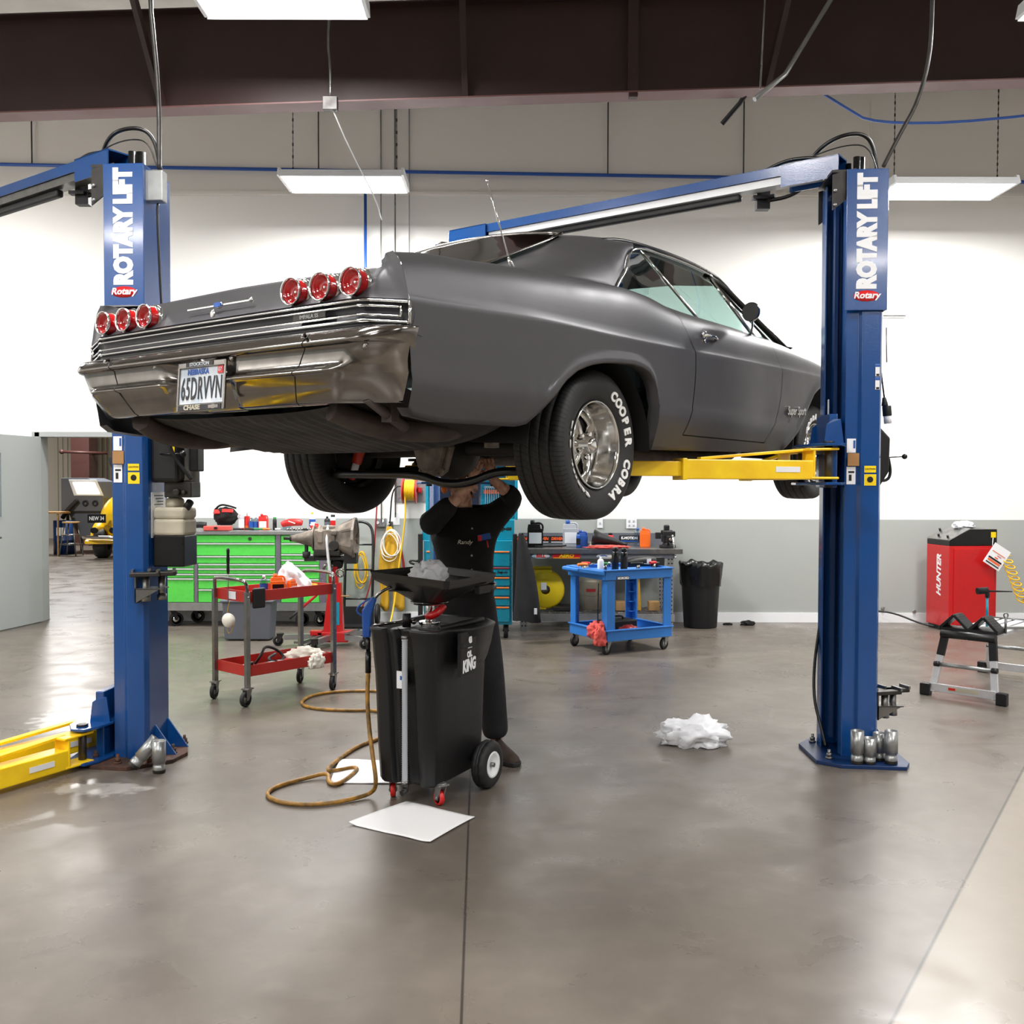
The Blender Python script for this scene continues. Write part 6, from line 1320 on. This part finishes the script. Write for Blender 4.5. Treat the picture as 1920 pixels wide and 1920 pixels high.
# ---------------------------------------------------------------- bin, small litter
TR=empty('trash_can',(2.10,10.85,0),0,'black ribbed trash can with a black liner at the right end of the bench','trash can')
part(TR,'can','bin_black',lambda b:b.lathe([(0,0),(.175,0),(.18,.01),(.215,.64),(.222,.65),(.215,.66),(.205,.66),(.17,.02),(0,.02)],60,fn=lambda i,j,r,h:(r*(1+(.012 if (i//5)%2 else 0)) if j in(2,3) else r,h)))
def lin_(i,j,r,h):
    a=2*PI*i/60; return r*(1+.02*math.sin(9*a+j)+.015*math.sin(17*a)),h+.012*math.sin(5*a+j)+.01*math.sin(11*a)
part(TR,'liner','black_gloss',lambda b:b.lathe([(.222,.47),(.226,.52),(.232,.58),(.236,.66),(.240,.705),(.225,.72),(.20,.70),(.17,.60),(.12,.52)],60,fn=lin_))
tag(crumple('glove','cloth_black',(2.66,10.98,0),(.17,.10,.06),61,amp=.4),'crumpled black glove on the floor by the baseboard','glove')
tag(crumple('glove','cloth_black',(2.44,11.0,0),(.11,.06,.025),62,amp=.4),'flat black glove on the floor beside the trash can','glove')
# ---------------------------------------------------------------- red wheel service cabinet
HU=empty('equipment_cabinet',(4.69,10.46,0),R(6),'red equipment cabinet with a black top at the right wall','cabinet')
part(HU,'body','red_bright',lambda b:b.prism([(0,0),(.54,-.0),(.54,.46),(0,.46)],.88,'z',.05),bevel=.006)
part(HU,'front_door','red_bright',lambda b:b.box((.28,-.006,.49),(.46,.012,.82)),bevel=.003)
part(HU,'black_top','black_gloss',lambda b:b.prism([(-.0,.93),(.54,.93),(.54,1.11),(.24,1.11),(.02,.985),(0,.985)],.46,'y',.0),bevel=.006)
part(HU,'control_panel','steel',lambda b:(b.bar((.02,.25,.992),(.26,.25,1.137),.50,.012,(0,1,0)) if 0 else b.poly([(.0,.0,.99),(.24,.0,1.117),(.24,.46,1.117),(0,.46,.99)])),solid=.008)
for x,y in ((.04,.1),(.05,.3),(.15,.45)): part(HU,'button','black_gloss',lambda b:b.cyl((x,y,.99+.55*x),(x-.01,y,1.02+.55*x),.012))
part(HU,'skirt','black_satin',lambda b:b.box((.27,.23,.025),(.50,.42,.05)))
part(HU,'warning_sticker','decal_yellow',lambda b:b.box((.495,-.004,1.05),(.055,.004,.06)))
text('HUNTER',.115,'decal_white',HU,frame((-.002,.20,.60),(0,0,1),(0,1,0)),name='lettering',sx=1.0,bold=.004,shear=.3)
tag(crumple('plastic_bag','film_bag',(4.96,10.72,1.112),(.26,.2,.085),71,amp=.35),'thin clear plastic bag on top of the red cabinet','plastic bag')
o=empty('tag_card',(5.17,10.40,.82),0,'tilted white instruction card hanging from the red cabinet','card'); Q=M.Rotation(R(33),3,'Y')
part(o,'card','decal_white',lambda b:b.box((0,0,0),(.20,.004,.24),Q)); part(o,'print','decal_black',lambda b:[b.box(Q@V((0,-.004,z)),(w_,.002,h),Q) for z,w_,h in ((-.04,.16,.018),(-.095,.16,.012))]); part(o,'print','decal_orange',lambda b:[b.box(Q@V((0,-.004,z)),(w_,.002,h),Q) for z,w_,h in ((.035,.16,.006),(-.015,.04,.012),(-.065,.15,.02))]); part(o,'print','decal_red',lambda b:b.box(Q@V((.02,-.004,.012)),(.05,.002,.006),Q)); part(o,'tie','plastic_white',lambda b:b.tube([(-.05,0,.12),(-.03,.03,.20)],.004,5))
pts=[]
for k in range(100):
    a=2*PI*k/12; s=k/99; pts.append((5.27+.20*s+.055*math.cos(a),10.42+.03*math.sin(a),.83-.50*s+.03*math.sin(a)))
wire('coiled_hose',[(5.20,10.42,.84)]+pts+[(5.6,10.4,.2)],.008,'hose_bright','bright yellow coiled air hose at the right of the red cabinet','hose',None,0)
wire('extension_cable',[(3.9,11.15,.15),(4.15,11.12,.15),(4.35,11.05,.13),(4.55,10.85,.04),(4.70,10.75,.02)],.011,'black_satin','black power cord running along the wall to the red cabinet','cord')
for x,z,lb in ((4.42,.165,'left small round wall fitting above the baseboard'),(4.78,.13,'right small round wall fitting on the baseboard')):
    o=part(None,'wall_fitting','galv',lambda b:b.cyl((x-.15,WY-.03,z),(x-.15,WY,z),.018)); tag(o,lb,'fitting')
for a,b_,lb in (((4.22,WY-.03,3.51),(4.48,WY-.03,3.51),'thin horizontal rod high on the wall behind the right column'),((4.26,WY-.03,3.38),(4.27,WY-.03,2.98),'thin vertical rod on the wall below the horizontal one')):
    wire('wall_rod',[a,b_],.007,'steel_dark',lb,'rod','thin rods on the wall',0)
# ---------------------------------------------------------------- step platform with chocks
SP=empty('work_platform',(3.165,7.32,0),math.atan2(-.298,.311),'folding aluminium work platform with black feet at the right edge','work platform')
def sp():
    t=SP; Wd=.45; L=1.25; zt=.46
    for y0,y1,dy in ((0,.10,1),(L,L-.10,-1)):
        for x,xx in ((.0,.055),(Wd,Wd-.055)):
            part(t,'leg','alu',lambda b:b.bar((x,y0,.03),(xx,y1,zt-.02),.025,.05,(1,0,0)),bevel=.003)
            part(t,'leg_sleeve','black_plastic',lambda b:b.bar(V((x,y0,.03)).lerp(V((xx,y1,zt-.02)),.66),V((xx,y1,zt-.01)),.03,.056,(1,0,0)),bevel=.003)
            part(t,'foot','black_plastic',lambda b:b.box((x+(-.045 if x==0 else .045),y0,.045),(.075,.06,.09)),bevel=.008)
        part(t,'lower_brace','alu',lambda b:b.box((Wd/2,y0,.065),(Wd,.02,.06)),bevel=.003)
        part(t,'rung','galv',lambda b:b.cyl((.02,y0+(y1-y0)*.42,.235),(Wd-.02,y0+(y1-y0)*.42,.235),.016,n=12))
        part(t,'rung_cap','black_plastic',lambda b:(b.cyl((.0,y0+(y1-y0)*.42,.235),(.04,y0+(y1-y0)*.42,.235),.021),b.cyl((Wd-.04,y0+(y1-y0)*.42,.235),(Wd,y0+(y1-y0)*.42,.235),.021)))
    part(t,'warning_label','plastic_cream',lambda b:b.box((.23,-.0115,.068),(.22,.002,.03))); part(t,'warning_mark','decal_red',lambda b:b.box((.15,-.013,.068),(.05,.001,.018)))
    part(t,'deck_edge','black_plastic',lambda b:b.cyl((.03,.09,zt),(Wd-.03,.09,zt),.03,n=14)); part(t,'deck_edge','black_plastic',lambda b:b.cyl((.03,L-.09,zt),(Wd-.03,L-.09,zt),.03,n=14))
    for k in range(4): part(t,'deck_slat','alu',lambda b:b.box((.085+.093*k,L/2,zt+.005),(.07,L-.18,.03)),bevel=.004)
sp()
def sl(x,y,z):
    a=math.atan2(-.298,.311); c,s=math.cos(a),math.sin(a); return (3.165+c*x-s*y,7.32+s*x+c*y,z)
for x,lb in ((.10,'left black wheel chock on the work platform'),(.31,'right black wheel chock on the work platform')):
    o=empty('wheel_chock',sl(x,.22,.48),math.atan2(-.298,.311),lb,'wheel chock')
    part(o,'wedge','black_plastic',lambda b:(b.box((0,0,.012),(.21,.16,.024)),b.bar((-.10,0,.02),(0,0,.12),.16,.022),b.bar((.10,0,.02),(0,0,.12),.16,.022)),bevel=.004)
    part(o,'tread','rubber',lambda b:[b.box((.025+.016*k,0,.105-.0165*k),(.006,.155,.012)) for k in range(5)])
o=empty('t_handle_tool',sl(.24,.45,.48),0,'green T handled steering lock standing on the work platform','T handle tool'); part(o,'rod','teal_paint',lambda b:b.cyl((0,0,0),(0,0,.27),.010)); part(o,'crossbar','cloth_dark',lambda b:(b.cyl((0,0,.24),(0,0,.28),.016),b.cyl((-.08,.0,.29),(.0,.0,.295),.026),b.cyl((0,0,.29),(.20,.02,.285),.008,.004))); part(o,'base','galv',lambda b:b.box((.1,.0,.01),(.36,.05,.018)))
o=part(None,'clevis_pin','steel',lambda b:(b.cyl(sl(.42,.30,.48),sl(.42,.30,.60),.009),b.lathe([(.012,-.004),(.02,-.004),(.02,.004),(.012,.004)],12,sl(.42,.30,.615),'y',close=True))); tag(o,'steel pin with a ring standing on the work platform','pin')
# ---------------------------------------------------------------- room beyond the doorway
BCx=empty('blast_cabinet',(-9.55,22,0),0,'grey sandblasting cabinet with a lit window in the room beyond','blast cabinet')
def bc():
    t=BCx
    part(t,'housing','grey_plastic',lambda b:(b.prism([(-.6,.95),(.35,.95),(.35,1.25),(.22,1.62),(.0,1.70),(-.6,1.70)],.9,'y',0),b.prism([(-.5,.95),(.3,.95),(.05,.35),(-.25,.35)],.7,'y',.1)),bevel=.01)
    part(t,'hood','plastic_white',lambda b:b.prism([(-.30,1.30),(.36,1.30),(.20,1.66),(-.42,1.66)],.04,'y',-.03),bevel=.01)
    part(t,'window','lit_window',lambda b:b.prism([(-.22,1.34),(.29,1.34),(.17,1.60),(-.32,1.60)],.02,'y',-.045))
    for x in (-.05,.17): part(t,'arm_hole','rubber',lambda b:b.lathe([(.035,-.03),(.065,-.03),(.07,-.01),(.06,0)],20,(x,0,1.13),'y',close=True))
    for x in (-.5,.28):
        for y in (.1,.8): part(t,'leg','steel_dark',lambda b:b.box((x,y,.48),(.05,.05,.96)))
    part(t,'hose','black_satin',lambda b:b.tube([(-.55,-.05,.80),(-.40,-.1,1.0),(-.20,-.06,1.2)],.05,8,2))
mat('lit_window','f6efe6',.4,emit=1.2)
bc()
ST=empty('stool',(-9.62,21.3,0),0,'round wooden stool with metal legs before the blast cabinet','stool'); part(ST,'seat','wood',lambda b:b.cyl((0,0,.71),(0,0,.74),.18,n=24),bevel=.006)
for a in range(4):
    x,y=math.cos(PI/4+a*PI/2),math.sin(PI/4+a*PI/2); part(ST,'leg','steel',lambda b:b.cyl((x*.26,y*.26,0),(x*.13,y*.13,.71),.014))
for z,r in ((.25,.22),(.45,.185)): part(ST,'ring','steel',lambda b:b.tube([(r*math.cos(2*PI*k/24),r*math.sin(2*PI*k/24),z) for k in range(24)],.010,6,closed=True))
DB=empty('blue_drum',(-10.0,21.8,0),0,'dark blue drum under the bench in the room beyond','drum'); part(DB,'drum','blue_dark',lambda b:b.lathe([(0,0),(.22,0),(.22,.3),(.23,.31),(.22,.32),(.22,.75),(0,.75)],24)); part(DB,'label','plastic_white',lambda b:b.lathe([(.222,.42),(.222,.6)],8,(0,0,0),'z',arc=(R(-110),R(-60))))
o=part(None,'side_table','wood',lambda b:(b.box((-10.25,21.6,.93),(.75,.5,.04)),b.box((-10.5,21.6,.46),(.04,.4,.92)),b.box((-9.95,21.4,.46),(.03,.03,.92)))); tag(o,'narrow wooden bench against the left of the far room','bench')
o=empty('space_heater',(-9.62,23.8,1.95),0,'black wall heater on the brown column in the far room','heater'); part(o,'box','black_satin',lambda b:b.prism([(-.15,.25),(.35,.28),(.30,-.15),(.0,-.12)],.4,'y',-.2)); part(o,'panel','plastic_white',lambda b:b.box((.5,0,.08),(.2,.1,.35))); part(o,'rag','plastic_blue',lambda b:b.prism([(.1,-.15),(.15,-.15),(.3,-.45),(.02,-.5)],.05,'y',-.1))
o=part(None,'jib_crane','brown_steel',lambda b:(b.cyl((-11.0,23.9,2.35),(-10.1,24.4,2.33),.035),b.sph((-11.0,23.9,2.35),.06),b.cyl((-10.1,24.4,2.33),(-10.68,24.9,2.33),.035))); tag(o,'brown steel arm sticking out from the far room column','arm')
CR=empty('hot_rod',(-8.30,20.6,0),R(8),'yellow vintage car tail with a black plate seen through the doorway','car')
mat('car_yellow','f2c410',.25,coat=.5)
part(CR,'body','car_yellow',lambda b:(b.sph((0.05,1.0,.80),1,20,12,(.62,1.2,.62)),b.sph((.1,.4,.62),1,16,10,(.55,.6,.28))))
part(CR,'fender','car_yellow',lambda b:b.lathe([(.36,-.14),(.42,-.10),(.44,0),(.42,.10),(.36,.14)],20,(-.42,.30,.34),'x',arc=(R(10),R(170))))
part(CR,'bumper','chrome',lambda b:b.tube([(-.65,-.25,.46),(-.3,-.36,.46),(.3,-.38,.46)],.035,8,1)); part(CR,'valance','car_yellow',lambda b:b.box((-.2,-.15,.36),(.85,.2,.10)),bevel=.03)
part(CR,'tire','rubber',lambda b:b.lathe([(.16,-.13),(.30,-.13),(.33,-.08),(.33,.08),(.30,.13),(.16,.13)],32,(-.36,.15,.33),'y' if 0 else 'x'))
for x in (-.42,-.05): part(CR,'tail_pipe','black_gloss',lambda b:b.cyl((x,-.30,.60),(x,-.18,.60),.065))
q=part(CR,'license_plate','black_gloss',lambda b:b.box((-.35,-.32,.85),(.36,.02,.18))); text('NEW 34',.11,'plastic_white',q,frame((-.35,-.334,.85),(1,0,0),(0,0,1)),sx=.75,bold=.002)
# ================================================================ MECHANIC
def skin(name,m,chains,par,sub=2,root=0):
    """chains: list of [(pt,r) or ('@',i)] sharing named vertices; radii may be (rx,ry)"""
    b=bmesh.new(); sk=b.verts.layers.skin.verify(); ids={}
    def vert(k,p=None,r=None):
        if k in ids: return ids[k]
        v=b.verts.new(p); v[sk].radius=r if isinstance(r,tuple) else (r,r); ids[k]=v; return v
    n=0; first=None
    for ch in chains:
        prev=None
        for it in ch:
            if isinstance(it,str): v=ids[it]
            else:
                if len(it)==3: k,p,r=it
                else: (p,r)=it; k='_%d'%n; n+=1
                v=vert(k,p,r)
            if first is None: first=v; v[sk].use_root=True
            if prev is not None and prev is not v: b.edges.new((prev,v))
            prev=v
    me=bpy.data.meshes.new(name); b.to_mesh(me); b.free()
    o=bpy.data.objects.new(name,me); COL.objects.link(o); o.modifiers.new('skin','SKIN').use_smooth_shade=True
    q=o.modifiers.new('u','SUBSURF'); q.levels=sub; q.render_levels=sub
    bpy.context.view_layer.update()
    m2=bpy.data.meshes.new_from_object(o.evaluated_get(bpy.context.evaluated_depsgraph_get()))
    bpy.data.objects.remove(o); bpy.data.meshes.remove(me); m2.name=name; m2.materials.clear(); m2.materials.append(MT[m])
    for f in m2.polygons: f.use_smooth=True
    o=bpy.data.objects.new(name,m2); COL.objects.link(o); o.parent=par; return o
MN=empty('person',(-.27,5.62,0),0,'person in a black work shirt and trousers reaching up under the car','person')
# local coordinates: x right in the picture, -y towards us
def hand(side):
    # side=-1: his right hand (left in picture)
    if side<0: wr=V((.045,-.26,1.575)); palm=V((.06,-.27,1.635)); d=V((.25,-.05,.95)).normalized(); lat=V((.9,0,-.25)).normalized()
    else: wr=V((.165,-.20,1.605)); palm=V((.145,-.20,1.66)); d=V((-.25,-.05,.95)).normalized(); lat=V((.9,0,.25)).normalized()
    ch=[]; fw=V((0,-1,0))
    for k,(o,l) in enumerate(((-.030,.060),(-.011,.070),(.009,.066),(.028,.052))):
        b0=palm+lat*o+d*.030; p1=b0+d*l*.45; p2=p1+(d*.7+fw*-.55).normalized()*l*.32; p3=p2+(d*.3+fw*-.9).normalized()*l*.28
        ch.append([('hp%d'%side if 0 else 'palm%d'%side),(b0,.0105),(p1,.0095),(p2,.0085),(p3,.0075)])
    s=-1 if side<0 else 1
    t0=palm-lat*.030*(1)*(-s)*-1-d*.005
    t0=palm+lat*(.036 if side<0 else -.036)-d*.010
    ch.append(['palm%d'%side,(t0,.0125),(t0+lat*(.018 if side<0 else -.018)+d*.028,.0105),(t0+lat*(.022 if side<0 else -.022)+d*.055,.0085)])
    return wr,palm,ch
wr1,pm1,f1=hand(-1); wr2,pm2,f2=hand(1)
ELR=V((-.185,-.20,1.365)); SHR=V((-.165,-.0,1.375)); ELL=V((.285,-.12,1.50)); SHL=V((.155,.0,1.385))
CH_=[[('pel',V((0,0,.93)),(.15,.11)),('wst',V((0,0,1.06)),(.135,.10)),('che',V((-.01,0,1.24)),(.155,.11)),('clv',V((-.01,0,1.36)),(.10,.075)),('nek',V((0,-.01,1.43)),.052),('nk2',V((-.01,-.03,1.475)),.050),('jaw',V((-.02,-.065,1.525)),(.062,.066)),('hd',V((-.015,-.045,1.575)),(.076,.086)),('top',V((-.01,.015,1.625)),(.06,.07))],
 ['clv',('shr',SHR,.056),(SHR.lerp(ELR,.5),.050),('elr',ELR,.043),(ELR.lerp(wr1,.35),.041),(wr1,.026),('palm-1',pm1,(.034,.022))]+[],
 ['clv',('shl',SHL,.056),(SHL.lerp(ELL,.5),.050),('ell',ELL,.043),(ELL.lerp(wr2,.35),.041),(wr2,.026),('palm1',pm2,(.034,.022))],
 ['pel',('hpr',V((-.10,0,.86)),.085),('knr',V((-.11,-.03,.48)),.058),(V((-.115,.0,.30)),.054),('anr',V((-.12,.02,.09)),.036),(V((-.125,-.09,.045)),.036),(V((-.13,-.17,.032)),.026)],
 ['pel',('hpl',V((.10,0,.86)),.085),('knl',V((.15,-.03,.48)),.058),(V((.165,.0,.30)),.054),('anl',V((.18,.02,.09)),.036),(V((.215,-.07,.045)),.036),(V((.25,-.12,.032)),.026)],
 ['jaw',(V((-.03,-.15,1.575)),.014)],['hd',(V((-.105,-.02,1.56)),.014)],['hd',(V((.072,-.02,1.56)),.014)]]+f1+f2
try: body=skin('body','skin',CH_,MN,2)
except Exception as e: print('SKIN',e)
sh=[[('pel0',V((0,0,.90)),(.185,.14)),('pel',V((0,0,.97)),(.185,.14)),('wst',V((0,0,1.08)),(.175,.13)),('che',V((-.005,0,1.24)),(.188,.135)),('clv',V((-.01,0,1.365)),(.115,.085)),('col',V((-.005,-.01,1.425)),(.062,.06))],
 ['clv',('shr',SHR,.082),(SHR.lerp(ELR,.5)+V((-.015,0,-.01)),.078),('elr',ELR+V((0,0,-.01)),.068),(ELR.lerp(wr1,.35),.060),(ELR.lerp(wr1,.58),.052)],
 ['clv',('shl',SHL,.082),(SHL.lerp(ELL,.5),.078),('ell',ELL,.066),(ELL.lerp(wr2,.30),.056),(ELL.lerp(wr2,.48),.050)]]
skin('work_shirt','cloth_black',sh,MN,2)
skin('sleeve','cloth_grey' if 0 else 'cloth_dark',[[('a',SHR.lerp(ELR,.75)+V((-.01,-.01,-.012)),.070),(ELR+V((0,-.004,-.012)),.0705),(ELR.lerp(wr1,.35),.0625),(ELR.lerp(wr1,.60),.054)]],MN,2)
tr=[[('pel0',V((0,0,1.03)),(.150,.12)),('pel',V((0,0,.98)),(.172,.13)),('hip',V((0,0,.88)),(.165,.13))],['hip',(V((-.10,0,.80)),.105),(V((-.11,-.03,.48)),.086),(V((-.115,.0,.28)),.082),(V((-.12,.01,.10)),.080)],['hip',(V((.10,0,.80)),.105),(V((.15,-.03,.48)),.086),(V((.165,.0,.28)),.084),(V((.18,.01,.10)),.082)]]
skin('trousers','cloth_dark',tr,MN,2)
for x,a in ((-.125,-5),(.20,28)):
    s=node('shoe',MN); s.location=(x,-.02,0); s.rotation_euler=(0,0,R(a))
    part(s,'upper','boot',lambda b:b.grid([[V((w_*math.cos(t),y,max(.02,h*math.sin(t)+.02))) for t in [PI*k/10 for k in range(11)]] for y,w_,h in ((.085,.01,.02),(.08,.036,.08),(.02,.042,.10),(-.05,.044,.075),(-.12,.050,.055),(-.17,.044,.045),(-.20,.03,.03),(-.21,.006,.01))]))
    part(s,'sole','rubber',lambda b:b.prism([(-.03,.09),(.03,.09),(.044,.04),(.042,-.04),(.054,-.12),(.046,-.18),(.02,-.215),(-.02,-.215),(-.046,-.18),(-.054,-.12),(-.042,-.04),(-.044,.04)],.026,'z',.0),bevel=.005)
part(MN,'belt','black_gloss',lambda b:b.lathe([(.178,-.02),(.182,-.02),(.182,.02),(.178,.02)],28,(0,0,.995),'z',close=True,fn=lambda i,j,r,h:(r*(1-.25*abs(math.sin(2*PI*i/28))),h)))
part(MN,'hair','hair',lambda b:b.sph((-.012,.02,1.60),.095,18,12,(.85,.95,.82)))
for x in (-.045,.02):
    part(MN,'eye','plastic_white',lambda b:b.sph((x,-.118,1.618),.011)); part(MN,'pupil','black_gloss',lambda b:b.sph((x,-.126,1.624),.005))
part(MN,'mouth','rag_red',lambda b:b.tube([(-.045,-.125,1.545),(-.022,-.133,1.548),(.0,-.125,1.545)],.004,6,1))
part(MN,'ear_plug','orange',lambda b:b.sph((-.118,-.03,1.552),.022,sc=(.8,1,1.2)))
part(MN,'collar','cloth_dark',lambda b:b.lathe([(.058,0),(.066,.0),(.062,.032),(.055,.032)],24,(-.003,-.012,1.415),'z',close=True,fn=lambda i,j,r,h:(r*1.05,h)))
q=part(MN,'name_patch','cloth_black',lambda b:b.box((.005,-.150,1.255),(.085,.004,.03))); text('Randy',.034,'rag_white',q,frame((.005,-.1535,1.255),(1,0,0),(0,0,1)),'lettering',shear=.3)
q=part(MN,'shirt_emblem','decal_blue',lambda b:b.box((.115,-.150,1.285),(.07,.004,.035),M.Rotation(R(-12),3,'Y')),bevel=.002); part(q,'emblem_mark','decal_red',lambda b:b.box((.09,-.1535,1.278),(.022,.003,.03)))
part(MN,'pocket_pen','decal_red',lambda b:b.cyl((.13,-.148,1.265),(.137,-.150,1.225),.004))
for z in (1.10,1.18,1.33): part(MN,'button','plastic_grey',lambda b:b.sph((.045,-.146 if z<1.3 else -.10,z),.006))
